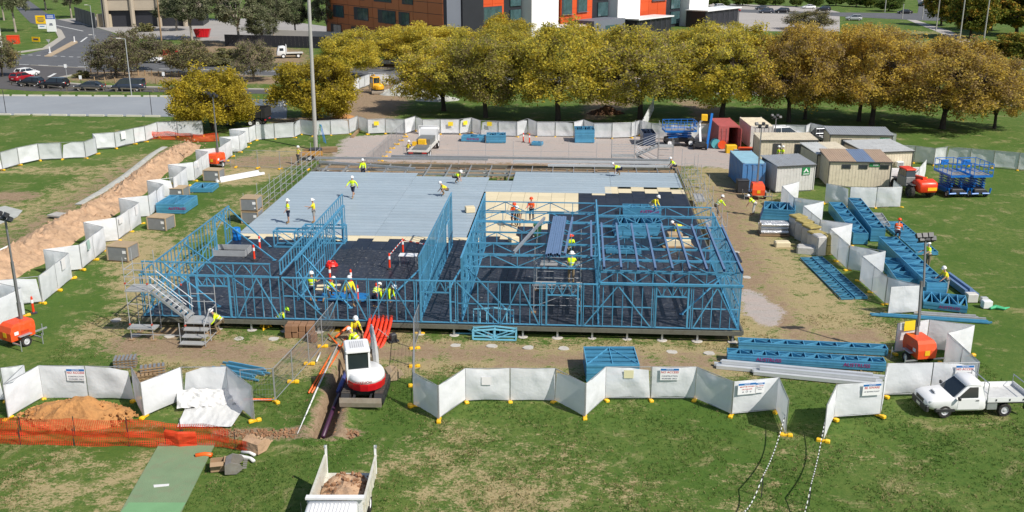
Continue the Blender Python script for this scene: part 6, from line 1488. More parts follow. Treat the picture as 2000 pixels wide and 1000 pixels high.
# galvanised channels and loose lengths
def channels(label, a, c, n, sp, m, w=.2, h=.12, group='loose steel lengths lying on the grass', z=.06, two=True):
    A, Cc = g(*a), g(*c); d = (Cc - A).normalized(); q = Vector((-d.y, d.x, 0))
    t = thing('steel_lengths', label, 'steel bundle', A, 0, group)
    for i in range(n):
        o = q * (i * sp); sh = d * rt.uniform(-.3, .3); bar('length', m, t, o + sh + Vector((0, 0, z + .05)), o + sh + (Cc - A) + Vector((0, 0, z + .05)), w, h)
        if two and i % 2: bar('length', m, t, o + sh + d * .4 + Vector((0, 0, z + .05 + h)), o + sh + (Cc - A) * .96 + Vector((0, 0, z + .05 + h)), w, h)
WSTEEL = mat('pale zinc channel', (.6, .62, .64), .35, .25, .08)
channels('pale zinc channels lying in front of the lettered blue trusses', (1398, 719), (1722, 749), 3, .3, WSTEEL, .24, .2)
channels('shorter zinc channels beside the BE AWARE sign', (1470, 731), (1722, 756), 2, .28, WSTEEL, .22, .2)
channels('long white beam lying right of the low blue stack', (425, 357), (511, 341), 2, .3, WHITE, .3, .22)
channels('long thin blue bars lying in front of the right light tower fence', (1702, 618), (1934, 634), 3, .12, STEEL_BLUE, .09, .09)
channels('grey bars lying on the long blue bars', (1792, 617), (1918, 625), 2, .16, GALVM, .12, .1)
channels('bundle of dark purlins lying on the lawn beside the white boxes', (1910, 580), (1858, 542), 4, .24, PURLIN, .2, .2, two=True)
channels('white panels stacked at the left edge by the far left fence', (-12, 335), (21, 325), 3, .4, WHITE, .42, .12)
channels('blue frame bars heaped behind the front left fence', (412, 728), (498, 745), 6, .25, STEEL_BLUE, .07, .09)
for i, (x, y, ss, cl, lb) in enumerate(((1926, 600, .6, WHITE, 'white box of fittings beside the dark purlin bundle'), (1896, 588, .7, OFFWHITE, 'low pale box at the end of the purlin bundle'), (1921, 590, .45, GALVM, 'grey open tub behind the white box on the lawn'))):
    o = MB().bbox((0, 0, ss * .4), (ss, ss * .8, ss * .8), .03).build('fittings_box', cl, loc=g(x, y)); tag(o, lb, 'box')
m = MB(); m.path([(0, 0, .05), (.4, .15, .12), (.9, -.05, .06), (1.3, .1, .1)], [.08, .14, .1, .03], 6); tag(m.build('green_strap', mat('green strap', (.05, .45, .2), .6), loc=g(1934, 604)), 'green strapping tangled beside the white box on the lawn', 'strap')
# crates
CRATEG = mat('grey wrapped crate side', (.2, .21, .22), .5, 0, .12, 2, dirt=(.3, .28, .26, .3)); CARD = mat('plywood crate lid', (.42, .31, .19), .8, 0, .12, 1.5, rnd=.08)
def crate(label, px, py, L, Dp, h, rz=0, z=0.0, loc=None, wrap=CRATEG):
    t = thing('crate', label, 'crate', loc or g(px, py), R(rz), 'grey and plywood crates'); 
    for y in (-.42, 0, .42): block('runner', TIMBER, t, (0, Dp * y, z + .05), (L, .1, .1))
    b_ = MB(); b_.bbox((0, 0, z + .1 + h / 2), (L - .06, Dp - .06, h), .02); b_.build('side_panels', wrap, t); block('lid', CARD, t, (0, 0, z + .13 + h), (L, Dp, .05))
    for x in (-1, 1):
        for y in (-1, 1): block('corner_post', CARD, t, (x * (L / 2 - .03), y * (Dp / 2 - .03), z + .1 + h / 2), (.09, .09, h))
    block('packing_label', SIGNW, t, (L * .32, -Dp / 2 + .022, z + h * .75), (.28, .014, .22)); block('packing_label', SIGNW, t, (L * .36, -Dp / 2 + .02, z + h * .3), (.14, .012, .1))
crate('grey sided crate nearest the stair tower on the left grass', 242, 506, 1.75, 1.5, 1.05, -12); crate('grey sided crate beside the tall blue stack on the left', 316, 447, 1.75, 1.4, 1.0, -14)
crate('grey crate behind the long white beam by the zigzag fence', 419, 352, 1.7, 1.4, 1.0, -8); crate('crate half hidden behind the tall blue stack', 346, 384, 1.9, 1.5, .8, -6)
crate('lower grey crate of the pair left of the deck sheets', 494, 434, 1.45, 1.5, .95, -4); crate('upper grey crate of the pair left of the deck sheets', 494, 434, 1.45, 1.5, .95, -4, z=1.15)
# cartons in front of the platform
CART = mat('brown carton', (.26, .14, .075), .85, 0, .1, 3, rnd=.12)
for i in range(4):
    for k_ in range(2):
        for j in range(2):
            o = MB().bbox((rt.uniform(-.03, .03), rt.uniform(-.03, .03), .19), (.38, .4, .38), .015, R(rt.uniform(-4, 4))).build('carton', CART, loc=g(565 + i * 13.5, 658) + Vector((0, .45 * j, .41 * k_)))
            tag(o, f'brown carton in the {"upper" if k_ else "lower"} {"rear" if j else "front"} row of the carton pile, {nth(i + 1)} from the left', 'carton', 'pile of brown cartons at the platform')
tag(MB().bbox((0, 0, .25), (.5, .45, .5), .015).build('carton', CART, loc=g(611, 666)), 'single brown carton right of the carton pile', 'carton')
# wool packs and rolls by the right zigzag fence
WOOL = mat('yellow wool pack', (.36, .29, .1), .95, 0, .35, 3, bump=.8, bscale=9); WRAP = mat('clear wrapped pack', (.52, .5, .47), .25, 0, .12, 2, bump=.5, bscale=5); SILV = mat('silver foil roll', (.6, .61, .62), .25, .6, .2, 5, bump=.8, bscale=12)
for i, (px, py, w_, h_) in enumerate(((1556, 458, 1.2, 1.5), (1569, 467, 1.2, 1.45), (1582, 476, 1.2, 1.4), (1593, 487, 1.1, 1.3))):
    t = thing('wool_pack', f'wrapped insulation pack standing by the zigzag fence, {nth(i + 1)} from the huts', 'insulation pack', g(px, py), R(20), 'wrapped insulation packs by the right zigzag fence')
    for k_ in range(3):
        m = MB(); m.bbox((-.4 + .42 * k_, .1 * (k_ % 2), h_ / 2), (.36, 1.0, h_ - .12 * (k_ % 2)), .1); m.build('wrapped_bale', WRAP, t)
    m = MB(); m.bbox((0, 0, h_ + .06), (1.1, 1.15, .14), .05); m.build('wool_top', WOOL, t)
t = thing('wool_pack', 'yellow wool pack with a shiny face at the end of the wrapped packs', 'insulation pack', g(1613, 496), R(10)); 
for k_ in range(2):
    m = MB(); m.bbox((.25, 0, .4 + .78 * k_), (1.0, .8, .74), .1); m.build('wool_bale', WOOL, t)
m = MB(); m.bbox((-.55, .2, .75), (.8, 1.1, 1.5), .08); m.build('wrapped_bale', WRAP, t)
o = MB().bbox((0, 0, .3), (1.5, .9, .6), .1, R(-15)).build('wrapped_sheets', WRAP, loc=g(1575, 494)); tag(o, 'low wrapped pack lying in front of the wool packs', 'insulation pack')
t = thing('foil_rolls', 'silver foil rolls stacked on a pallet beside the blue stack', 'foil rolls', g(1512, 460), R(-3))
for k_ in range(3):
    for j in range(4 - (k_ == 2)): bar('foil_roll', SILV, t, (-1.1, j * .36 + .18 * (k_ % 2), .3 + k_ * .31), (1.1, j * .36 + .18 * (k_ % 2), .3 + k_ * .31), .34, kind='tube')
block('pallet', TIMBER, t, (0, .5, .06), (2.4, 1.5, .12))
o = MB().bbox((0, 0, .22), (1.2, .7, .42), .08).build('cream_bale', CREAM, loc=g(1527, 481)); tag(o, 'cream foam bale lying on the grass in front of the silver rolls', 'bale')
# ------------------------------------------------------------------ scaffolds and stair towers
TUBE = GALVM; TRED = mat('red scaffold clip', (.5, .06, .03), .5)
PLANK = mat('grey scaffold plank', (.42, .42, .41), .5, .2, .12, 3, dirt=(.3, .27, .22, .4))
def tubes(t, posts, rails, r=.05):
    for x, y, z0, z1 in posts:
        bar('standard', TUBE, t, (x, y, z0), (x, y, z1), r, kind='tube')
        if z0 < .1: block('base_plate', TIMBER, t, (x, y, .03), (.3, .3, .05))
    for a, c in rails: bar('ledger', TUBE, t, a, c, r * .9, kind='tube')
def stairs(t, x0, z0, x1, z1, y0, y1, n):
    for s in (y0, y1): bar('stringer', GALV, t, (x0, s, z0), (x1, s, z1), .05, .16)
    for i in range(n):
        q = (i + .5) / n; block('tread', PLANK, t, (x0 + (x1 - x0) * q, (y0 + y1) / 2, z0 + (z1 - z0) * q), (.27, abs(y1 - y0) - .06, .04))
    for s in (y0, y1):
        for dz in (.5, 1.0): bar('handrail', mat('white handrail', (.7, .71, .72), .35, .2), t, (x0, s, z0 + dz), (x1, s, z1 + dz), .05, kind='tube')
st = thing('stair_tower', 'metal scaffold stair tower at the near left platform corner', 'stair tower', B(.1, -1.95), ANG, 'scaffold stair towers')
P = [(0, 0, 0, 5.2), (1.35, 0, 0, 5.1), (0, 1.25, 0, 5.4), (1.35, 1.25, 0, 5.3), (3.4, 0, 0, 2.6), (3.4, 1.25, 0, 3.3), (4.9, 0, 0, 2.1), (4.9, 1.25, 0, 3.2), (4.2, 1.25, 0, 2.2), (3.4, -.9, 0, 1.5), (4.9, -.9, 0, 1.5)]
rl = []
for z in (2.3, 3.5, 4.0, 4.45): rl += [((0, 0, z), (1.35, 0, z)), ((0, 0, z), (0, 1.25, z)), ((0, 1.25, z), (1.35, 1.25, z))]
rl += [((0, 0, .35), (4.9, 0, .35)), ((0, 1.25, .35), (1.35, 1.25, .35)), ((3.4, 1.25, 2.1), (4.9, 1.25, 2.1)), ((3.4, 1.25, 2.6), (4.9, 1.25, 2.6)), ((4.9, 0, 1.9), (4.9, 1.25, 1.9)), ((4.9, -.9, 1.3), (4.9, .0, 1.9)), ((3.4, -.9, .2), (4.9, -.9, .2)), ((4.9, -.9, .25), (4.9, 1.25, .25)), ((3.4, -.9, .25), (3.4, 0, .25)), ((0, 0, .9), (1.35, 0, .9))]
tubes(st, P, rl)
block('landing', PLANK, st, (.67, .62, 3.1), (1.5, 1.3, .07)); block('landing', PLANK, st, (.67, .3, .72), (1.7, .7, .07)); block('landing', PLANK, st, (4.15, .62, 1.15), (1.55, 1.25, .07)); 
for i, (y, z) in enumerate(((-.15, .85), (-.5, .55), (-.95, .28))): block('step', PLANK, st, (4.15, y, z), (1.45, .5, .06))
for x, y in ((0, 0), (1.35, 0), (3.4, 0)): 
    for z in (1.0, 3.6): block('clip', TRED, st, (x, y, z), (.09, .09, .1))
stairs(st, 1.45, 3.05, 3.55, 1.3, .12, 1.12, 8)
# edge protection along the left side of the deck
sc = thing('edge_scaffold', 'scaffold edge rails along the left side of the grey deck', 'scaffold', B(-.55, 24.5), ANG, 'scaffold edge rails')
P = []; rl = []
for i in range(13):
    y = i * 1.85; P.append((0, y, 0, 2.35 + .2 * (i % 2)));
    if i % 2 == 0: P.append((-1.0, y, 0, 2.5)); rl.append(((-1.0, y, .7), (0, y, .7)))
for z in (.85, 1.35, 1.85): rl.append(((0, 0, z), (0, 22.2, z)))
rl += [((-1, 0, 1.6), (-1, 22.2, 1.6))]
tubes(sc, P, rl, .045); pass
# back edge rails
sc = thing('edge_scaffold', 'thin scaffold posts and rails along the far edge of the platform', 'scaffold', B(8.5, FT + 1.2), ANG, 'scaffold edge rails')
P = [(i * 2.9, 0, 0, 3.1) for i in range(8)]; rl = [((0, 0, z), (20.3, 0, z)) for z in (1.5, 2.0)]
tubes(sc, P, rl, .04)
# right side scaffold
sc = thing('side_scaffold', 'tangled tube scaffold along the right side of the deck', 'scaffold', B(LEN_S + .5, 19.5), ANG, 'scaffold edge rails')
P = []; rl = []
for i in range(9):
    y = i * 2.9; 
    for x in (0, 1.25): P.append((x, y, 0, 2.5 + .35 * ((i + int(x)) % 3)))
    for z in (.7, 1.7): rl.append(((0, y, z), (1.25, y, z)))
    if i < 8 and i % 2 == 0: rl += [((1.25, y, .2), (1.25, y + 2.9, 1.7)), ((0, y + 2.9, .2), (1.25, y + 2.9, 1.7))]
for z in (.7, 1.2, 1.7): rl += [((0, 0, z), (0, 23.2, z)), ((1.25, 0, z), (1.25, 23.2, z))]
tubes(sc, P, rl, .045)
for i in (0, 1, 4): block('plank', PLANK, sc, (.62, 1.4 + i * 2.9, .76), (.9, 2.8, .05))
# far stair tower
st = thing('stair_tower', 'metal scaffold stair tower at the far right corner of the platform', 'stair tower', B(30.4, FT + 2.2), ANG, 'scaffold stair towers')
P = [(x, y, 0, 5.0 if 2 < x < 6 else 3.2) for x in (0, 2.4, 4.9, 6.4) for y in (0, 1.2)]
rl = [((x, y, z), (x2, y, z)) for y in (0, 1.2) for z in (.3, 1.3, 1.9, 2.4) for x, x2 in ((0, 2.4), (4.9, 6.4))] + [((0, 0, 1.3), (0, 1.2, 1.3)), ((6.4, 0, 2.4), (6.4, 1.2, 2.4)), ((2.4, 0, 3.0), (4.9, 0, 3.9))]
tubes(st, P, rl); block('landing', PLANK, st, (1.2, .6, 1.35), (2.4, 1.2, .06)); block('landing', PLANK, st, (5.65, .6, 2.45), (1.5, 1.2, .06))
stairs(st, 2.5, 1.4, 4.8, 2.45, .1, 1.1, 6); stairs(st, 2.6, 1.3, 4.9, .1, .1, 1.1, 6)
# mobile scaffold in the middle bay
sc = thing('mobile_scaffold', 'white tube scaffold with planks inside the middle bay', 'scaffold', B(24.2, 2.2, DECK), ANG)
P = [(x, y, .02, 3.6 if y == 0 else 3.9) for x in (0, 2.9) for y in (0, 1.3, 4.2, 5.5)]
rl = [((0, y, z), (2.9, y, z)) for y in (0, 1.3, 4.2, 5.5) for z in (.5, 1.6, 2.3)] + [((x, 0, z), (x, 5.5, z)) for x in (0, 2.9) for z in (1.65, 2.3)] + [((0, 0, .4), (2.9, 0, 1.6)), ((2.9, 1.3, .4), (0, 1.3, 1.6))]
tubes(sc, P, rl, .045)
for y in (.3, .75, 4.5, 5.0): block('plank', PLANK, sc, (1.45, y, 1.72), (3.1, .42, .06))
# long roof beams parked along the far edge
for i, (a, c, lb) in enumerate((((-.6, 44.9, 1.25), (17.5, 45.4, 1.25), 'long zinc beam at the far edge left of the middle'), ((7.2, 46.1, 1.3), (36.4, 45.9, 1.3), 'longest zinc beam along the far platform edge'), ((.0, 44.0, 1.05), (10.5, 41.6, .98), 'zinc beam lying askew over the far left deck corner'), ((20.2, 44.6, 1.25), (36.5, 44.9, 1.25), 'zinc beam at the far edge right of the middle'), ((23.8, 43.6, 1.1), (36.4, 43.9, 1.1), 'pale zinc beam next to the crouching worker at the far edge'))):
    beam(lb, B(*a), B(*c), WSTEEL if i in (3, 4) else GALV, .22, .22, 'zinc_beam', 'zinc beams parked along the far platform edge')
# ------------------------------------------------------------------ poles, lamps and road furniture
def pole(label, px, py, h, r0, r1, m=GALVM, name='light_pole', head=None, group=None, lean=(0, 0)):
    t = thing(name, label, 'pole' if name != 'street_lamp' else 'street lamp', g(px, py), 0, group); m_ = MB(); m_.tube((0, 0, 0), (lean[0], lean[1], h), r0, r1, 10); m_.build('shaft', m, t)
    if head == 'lamp': bar('lamp_arm', m, t, (0, 0, h), (-.9, 0, h + .08), .07); b_ = MB(); b_.bbox((-1.0, 0, h + .1), (.7, .3, .12), .03); b_.build('lantern', OFFWHITE, t)
    if head == 'double':
        bar('lamp_arm', m, t, (-.9, 0, h), (.9, 0, h), .07)
        for s in (-1, 1): b_ = MB(); b_.bbox((s * .9, 0, h + .05), (.7, .3, .12), .03); b_.build('lantern', OFFWHITE, t)
    if head == 'cross': bar('cross_arm', m, t, (-.9, 0, h - 1), (.9, 0, h - 1), .1, .14)
    return t
pole('tall pale floodlight pole rising out of the top of the frame', 617, 293, 27, .24, .16, mat('pale pole', (.42, .41, .38), .5, .2, .08), lean=(.35, 0))
pole('brown timber power pole among the left road trees', 318, 104, 13, .2, .14, TIMBER, 'power_pole')
pole('grey street lamp standing on the verge in front of the dark van', 257, 186, 8.6, .09, .06, head='lamp', name='street_lamp'); pole('street lamp with two arms behind the golden tree', 477, 156, 5, .07, .05, head='double', name='street_lamp')
pole('street lamp over the junction by the traffic island', 192, 116, 4.8, .08, .05, head='lamp', name='street_lamp'); pole('street lamp beside the tan enclosure', 184, 76, 8, .1, .07, head='lamp', name='street_lamp')
for px, py, h, lb, hd in ((1801, 38, 14, 'white pole at the distant crossroad', None), (1828, 60, 15, 'white pole beside the footpath, second from the crossroad', None), (1874, 80, 15, 'white pole in front of the rusty orange tree', 'lamp'), (1920, 90, 12, 'pole with a cross arm near the right edge', 'cross'), (1762, 37, 4.5, 'short thick grey post by the distant road', None), (1728, 24, 8, 'thin pole by the willow like tree', None)):
    pole(lb, px, py, h, .17, .12, mat('pale pole', (.42, .41, .38)), head=hd, group='pale poles at the top right')
for px, py, h, lb in ((12, 222, 3.3, 'dark slim post leaning at the left end of the paved strip'), (297, 226, 3.2, 'dark slim post at the right end of the paved strip'), (132, 160, 3, 'thin sign post beside the island kerb'), (160, 174, 2.2, 'thin sign post beside the dark sedan'), (322, 172, 2.6, 'thin sign post right of the van'), (167, 140, 2.6, 'thin post on the verge by the twiggy tree'), (34, 124, 2.4, 'thin post at the left junction corner')):
    t = pole(lb, px, py, h, .05, .04, DARK if 'dark' in lb else GALVM, 'sign_post', group='slim posts along the left road')
    if 'sign' in lb: block('sign_plate', SIGNW, t, (0, -.06, h - .3), (.45, .02, .6))
# timber bollards and low rails
for i in range(14):
    px = 178 + i * 13.2; m = MB(); m.tube((0, 0, 0), (0, 0, .95), .11, .1, 7); tag(m.build('timber_bollard', TIMBER, loc=g(px, 145 + i * .35)), f'timber bollard on the dirt verge, {nth(i + 1)} from the left', 'bollard', 'timber bollards on the dirt verge')
for i in range(9):
    px = 185 + i * 20; m = MB(); m.tube((0, 0, 0), (0, 0, .95), .11, .1, 7); tag(m.build('timber_bollard', TIMBER, loc=g(px, 161 + i * .5)), f'timber bollard beside the parked cars kerb, {nth(i + 1)} from the left', 'bollard', 'timber bollards beside the parked cars')
for i in range(9):
    t = thing('log_rail', f'low weathered log rail below the parked cars, {nth(i + 1)} from the left', 'rail', (0, 0, 0), 0, 'low log rails below the parked cars'); a = g(20 + i * 36, 166 + min(i, 3) * 3.6 + max(0, i - 3) * .6); c = g(50 + i * 36, 167.5 + min(i + 1, 3) * 3.4 + max(0, i - 2) * .6)
    WEATH = mat('weathered log', (.2, .17, .13), .9, 0, .2, 2); bar('rail', WEATH, t, a + Vector((0, 0, .5)), c + Vector((0, 0, .5)), .16)
    for q in (.1, .9): bar('post', WEATH, t, a.lerp(c, q), a.lerp(c, q) + Vector((0, 0, .46)), .16)
EDG = mat('pale edging block', (.6, .57, .48), .9, 0, .08)
for row, (y0, y1, x1, n) in enumerate(((187.6, 189.5, 345, 11), (224.6, 228.4, 320, 9))):
    for i in range(n):
        a = g(-8 + (x1 + 8) * i / n, y0 + (y1 - y0) * i / n); c = g(-8 + (x1 + 8) * (i + .8) / n, y0 + (y1 - y0) * (i + .8) / n)
        b_ = MB(); b_.bar(a + Vector((0, 0, .1)), c + Vector((0, 0, .1)), .3, .24); tag(b_.build('edging_block', EDG), f'pale edging block on the {"far" if row == 0 else "near"} side of the paved strip, {nth(i + 1)} from the left', 'edging block', 'pale edging blocks of the paved strip')
def board_sign(label, px, py, w, h, z, m, stripes=(), legs=2, rz=0, name='road_sign'):
    t = thing(name, label, 'sign', g(px, py), R(rz)); block('board', m, t, (0, 0, z + h / 2), (w, .08, h))
    for i in range(legs): x = (i - (legs - 1) / 2) * w * .7; bar('leg', GALVM, t, (x, .1, 0), (x, .1, z + h), .1)
    for zz, hh, mm, ww in stripes: block('print', mm, t, (0, -.045, z + zz * h), (ww * w, .012, hh * h))
    return t
SY = mat('yellow sign', srgb(250, 200, 10), .5, 0, .04); SB2 = mat('blue sign', srgb(30, 80, 170), .5, 0, .04)
board_sign('yellow sign board on legs beside the blue and white one', 82, 55, 2.9, 2.2, 1.2, SY, ((.7, .12, SIGNK, .6), (.45, .12, SIGNK, .7), (.25, .1, SIGNK, .5))); board_sign('small white sign board under the yellow one', 83, 57, 2.2, 1.1, .1, SIGNW, ((.6, .2, SIGNB, .6),))
t = board_sign('tall blue and white sign board beside the yellow one', 102, 64, 2.5, 4.4, .3, SIGNW, ((.45, .06, SIGNK, .3), (.38, .05, SIGNK, .4))); block('header', SB2, t, (0, -.05, 4.1), (2.5, .02, 1.2)); 
for zz in (4.35, 4.05, 3.8): block('print', SIGNW, t, (0, -.07, zz), (1.7, .01, .12))
board_sign('low yellow arrow board on the verge beside the orange box', 71, 84, 2.6, 1.1, .3, SY, ((.5, .35, SIGNK, .6),), rz=-25); board_sign('white notice board cut by the left edge', 0, 96, 1.2, 5, .4, SIGNW, tuple((.1 + .1 * i, .03, SIGNK, .6) for i in range(8)), 2, 30)
t = thing('box', 'orange box on the grass beside the arrow board', 'box', g(27, 85), R(10)); b_ = MB(); b_.bbox((0, 0, .9), (2.5, 1.6, 1.8), .08); b_.build('shell', HOT, t); block('lid', ORANGE, t, (0, 0, 1.83), (2.6, 1.7, .08))
for px, lb in ((98, 'traffic sign post with white base at the island tip'), (148, 'white topped keep left post on the island')):
    t = thing('traffic_post', lb, 'traffic post', g(px if px < 100 else 146, 104 if px < 100 else 83)); bar('shaft', SIGNW, t, (0, 0, 0), (0, 0, 1.4), .18); block('base', SIGNW, t, (0, 0, .1), (.5, .5, .2)); 
    if px < 100: bar('upper_shaft', GALVM, t, (0, 0, 1.4), (0, 0, 2.6), .07); b_ = MB(); b_.add([(-.5, -.04, 2.9), (.5, -.04, 2.9), (0, -.04, 2.2), (-.5, .0, 2.9), (.5, .0, 2.9), (0, 0, 2.2)], [(0, 1, 2), (5, 4, 3), (0, 3, 4, 1), (1, 4, 5, 2), (2, 5, 3, 0)]); b_.build('sign_plate', GALVM, t)
def skip(label, px, py, L, w, h, m, rz=0, name='skip_bin'):
    t = thing(name, label, 'skip', g(px, py), R(rz)); b_ = MB(); b_.loft([[(-L / 2 + d, -w / 2, z), (L / 2 - d, -w / 2, z), (L / 2 - d, w / 2, z), (-L / 2 + d, w / 2, z)] for z, d in ((.1, L * .14), (h, 0))]); b_.build('hull', m, t)
    for i in range(5): block('rib', m, t, (-L * .3 + L * .15 * i, -w / 2 - .03, h * .5), (.12, .08, h * .85))
    block('rim', m, t, (0, -w / 2, h), (L + .1, .12, .12)); block('rim', m, t, (0, w / 2, h), (L + .1, .12, .12)); return t
skip('yellow skip bin in front of the parking building', 261, 50, 3.1, 2.2, 2.4, mat('yellow skip paint', srgb(250, 170, 20), .4), -4); skip('red hoarding panels like a skip on the dirt bank', 396, 73, 4.0, 1.6, 2.0, RED, 3, 'red_hoarding')
for px, py, lb in ((326, 108, 'red plastic barrier beside the timber power pole'), (340, 104, 'second red barrier right of the power pole'), (330, 96, 'white and red post by the barriers'), (228, 50, 'red drum beside the tan enclosure'), (975, 140, 'orange netting heap by the far fence'), (1172, 38, 'red board at the building canopy')):
    b_ = MB(); b_.prism_y([(-.9, 0), (.9, 0), (.7, .3), (.6, 1.3), (-.6, 1.3), (-.7, .3)], -.3, .3); tag(b_.build('barrier', RED if 'red' in lb else ORANGE, loc=g(px, py)), lb, 'barrier')
tag(MB().bbox((0, 0, 1.4), (1.4, .9, 2.8), .05).build('red_cabinet', RED, loc=g(1395, 42)), 'red cabinet standing at the end of the charcoal canopy', 'cabinet')
# ------------------------------------------------------------------ groundworks in the foreground and at the left
def ridge(name, label, pts, widths, heights, m, seed=1.0, kind='structure', steps=10, lump=.3):
    """a long spoil heap following pixels"""
    P = [g(*p) for p in pts]; fine = []
    for i in range(len(P) - 1):
        n = max(2, int((P[i + 1] - P[i]).length / .3))
        for k in range(n): q = k / n; fine.append((P[i].lerp(P[i + 1], q), widths[i] + (widths[i + 1] - widths[i]) * q, heights[i] + (heights[i + 1] - heights[i]) * q))
    fine.append((P[-1], widths[-1], heights[-1])); vs = []; nc_ = 18
    for k, (p, w, h) in enumerate(fine):
        d = (fine[min(k + 1, len(fine) - 1)][0] - fine[max(k - 1, 0)][0]).normalized(); q = Vector((-d.y, d.x, 0)); end = min(1, k / 5, (len(fine) - 1 - k) / 5)
        for j in range(nc_ + 1):
            u = -1 + 2 * j / nc_; e = w / 2 * (1 + .18 * noise.noise((k * .13 + seed, u, seed)))
            z = h * max(0, 1 - abs(u)) ** .8 * (1 + lump * noise.noise((k * .16, u * 1.5, seed))) * end + (1 - abs(u)) ** .6 * h * (lump * .9 * noise.noise((k * .33, u * 3.1, seed + 9)) + .28 * noise.noise((k * .9, u * 7, seed + 4))) + .04
            vs.append(p + q * (u * e) + Vector((0, 0, max(z, .0) if abs(u) < .99 else -.06)))
    fs = [(k * (nc_ + 1) + j, k * (nc_ + 1) + j + 1, (k + 1) * (nc_ + 1) + j + 1, (k + 1) * (nc_ + 1) + j) for k in range(len(fine) - 1) for j in range(nc_)]
    b_ = MB(); b_.add(vs, fs); return tag(b_.build(name, m, fix=True), label, kind=kind)
ridge('spoil_ridge', 'long ridge of dug soil beside the left zigzag fence', [(372, 283), (330, 312), (285, 345), (235, 385), (180, 422), (120, 455), (50, 500), (-60, 560)], [3, 3.6, 3.6, 3.6, 4.0, 4.4, 4.6, 4.8], [.7, .95, .9, .9, 1.0, 1.1, 1.1, 1.1], SOIL, 3.3)
ridge('gravel_line', 'narrow grey gravel strip along the far left trench', [(322, 287), (300, 300), (245, 344), (200, 374), (152, 400)], [.7, .8, .9, .9, .7], [.1, .1, .12, .1, .08], mat('grey gravel', (.42, .42, .38), .9, 0, .25, 3, bump=.6, bscale=14), 5.1)
tag(heap('clay_heap', (2.95, 1.35), 1.15, SOILO, 3.1, loc=g(150, 818), sharp=.62, rough=.5, bumpy=1.7, nseg=44), 'heap of orange brown clay in front of the left white fence', 'clay heap')
rq = random.Random(2); cl = MB()
for i in range(260):
    a = rq.uniform(0, 6.28); q = rq.random() ** .5; x, y = 3.1 * q * math.cos(a), 1.45 * q * math.sin(a); z = 1.05 * max(0, 1 - q) ** .62; s = rq.uniform(.05, .17); cl.box((x, y, max(z, .02)), (s, s * rq.uniform(.6, 1), s * .8), rot=Matrix.Rotation(rq.uniform(0, 3), 3, (rq.random(), rq.random(), 1)))
tag(cl.build('clay_clods', SOILO, loc=g(150, 818)), 'loose clods on the clay heap', kind='stuff')
tag(heap('sand_heap', (1.6, .8), .45, SOILO, 6.1, loc=g(672, 229), sharp=.7), 'low sand heap beyond the back fence by the golden tree', 'sand heap'); tag(heap('gravel_heap', (4.6, 2.6), 1.7, mat('grey gravel', (.42, .42, .38)), 7.1, loc=g(792, 183), sharp=.9), 'grey gravel heap beside the yellow excavator', 'gravel heap')
tag(heap('gravel_heap', (3.4, 2.0), 1.0, mat('grey gravel', (.42, .42, .38)), 8.1, loc=g(852, 195), sharp=.9), 'grey gravel heap under the leftmost front autumn tree', 'gravel heap'); tag(heap('branch_heap', (2.6, 1.4), 1.0, mat('brown cuttings', (.12, .06, .03), .95, 0, .4, 2, bump=1, bscale=5), 9.1, loc=g(1185, 222), rough=.8, bumpy=3), 'heap of brown branches under the autumn trees', 'branch heap')
sheet('smear', 'patch of grey concrete wash on the left lawn', [(-30, 412), (10, 403), (44, 412), (34, 424), (0, 438), (-40, 440)], mat('concrete wash', (.42, .43, .4), .9, 0, .2, 1), .055)
t = thing('pit_lid', 'grey pit lid and frame at the end of the gravel strip', 'pit lid', g(116, 424), R(-20)); block('lid', CONC, t, (0, 0, .2), (1.6, 1.1, .14)); block('pit_wall', DARK, t, (0, 0, .07), (1.3, .9, .14))
rq = random.Random(6); cl = MB(); P_ = [g(372, 283), g(285, 345), g(180, 422), g(50, 500), g(-60, 560)]
for i in range(420):
    q = rq.random() * 3.999; a = P_[int(q)].lerp(P_[int(q) + 1], q % 1); d = (P_[int(q) + 1] - P_[int(q)]).normalized(); off = rq.gauss(0, 1.0); s = rq.uniform(.05, .17)
    cl.box(a + Vector((-d.y, d.x, 0)) * off + Vector((0, 0, max(.03, .95 * (1 - abs(off) / 2.1)))), (s, s * rq.uniform(.6, 1), s * .8), rot=Matrix.Rotation(rq.uniform(0, 3), 3, (rq.random(), rq.random(), 1)))
tag(cl.build('soil_clods', SOIL), 'loose clods on the long soil ridge', kind='stuff')
cl = MB()
for i in range(520):
    q = rq.random(); px = 425 + 275 * q; s = rq.uniform(.03, .1) * (1.1 if q > .3 else .8)
    if 604 < px < 652: continue
    cl.box(g(px, 847 + rq.gauss(0, 4.5)) + Vector((0, 0, s * .3)), (s, s * rq.uniform(.6, 1.2), s * .8), rot=Matrix.Rotation(rq.uniform(0, 3), 3, (rq.random(), rq.random(), 1)))
for i in range(260):
    q = rq.random(); a = g(618 + 66 * q, 845 - 180 * q); s = rq.uniform(.03, .08); cl.box(a + Vector((rq.choice((-.8, 1.0)) + rq.gauss(0, .12), 0, .03)), (s, s * rq.uniform(.6, 1.2), s * .8), rot=Matrix.Rotation(rq.uniform(0, 3), 3, (rq.random(), rq.random(), 1)))
tag(cl.build('trench_clods', mat('dug earth', srgb(150, 112, 82), .95, 0, .3, 2, bump=1, bscale=8)), 'loose clods beside the trenches', kind='stuff')
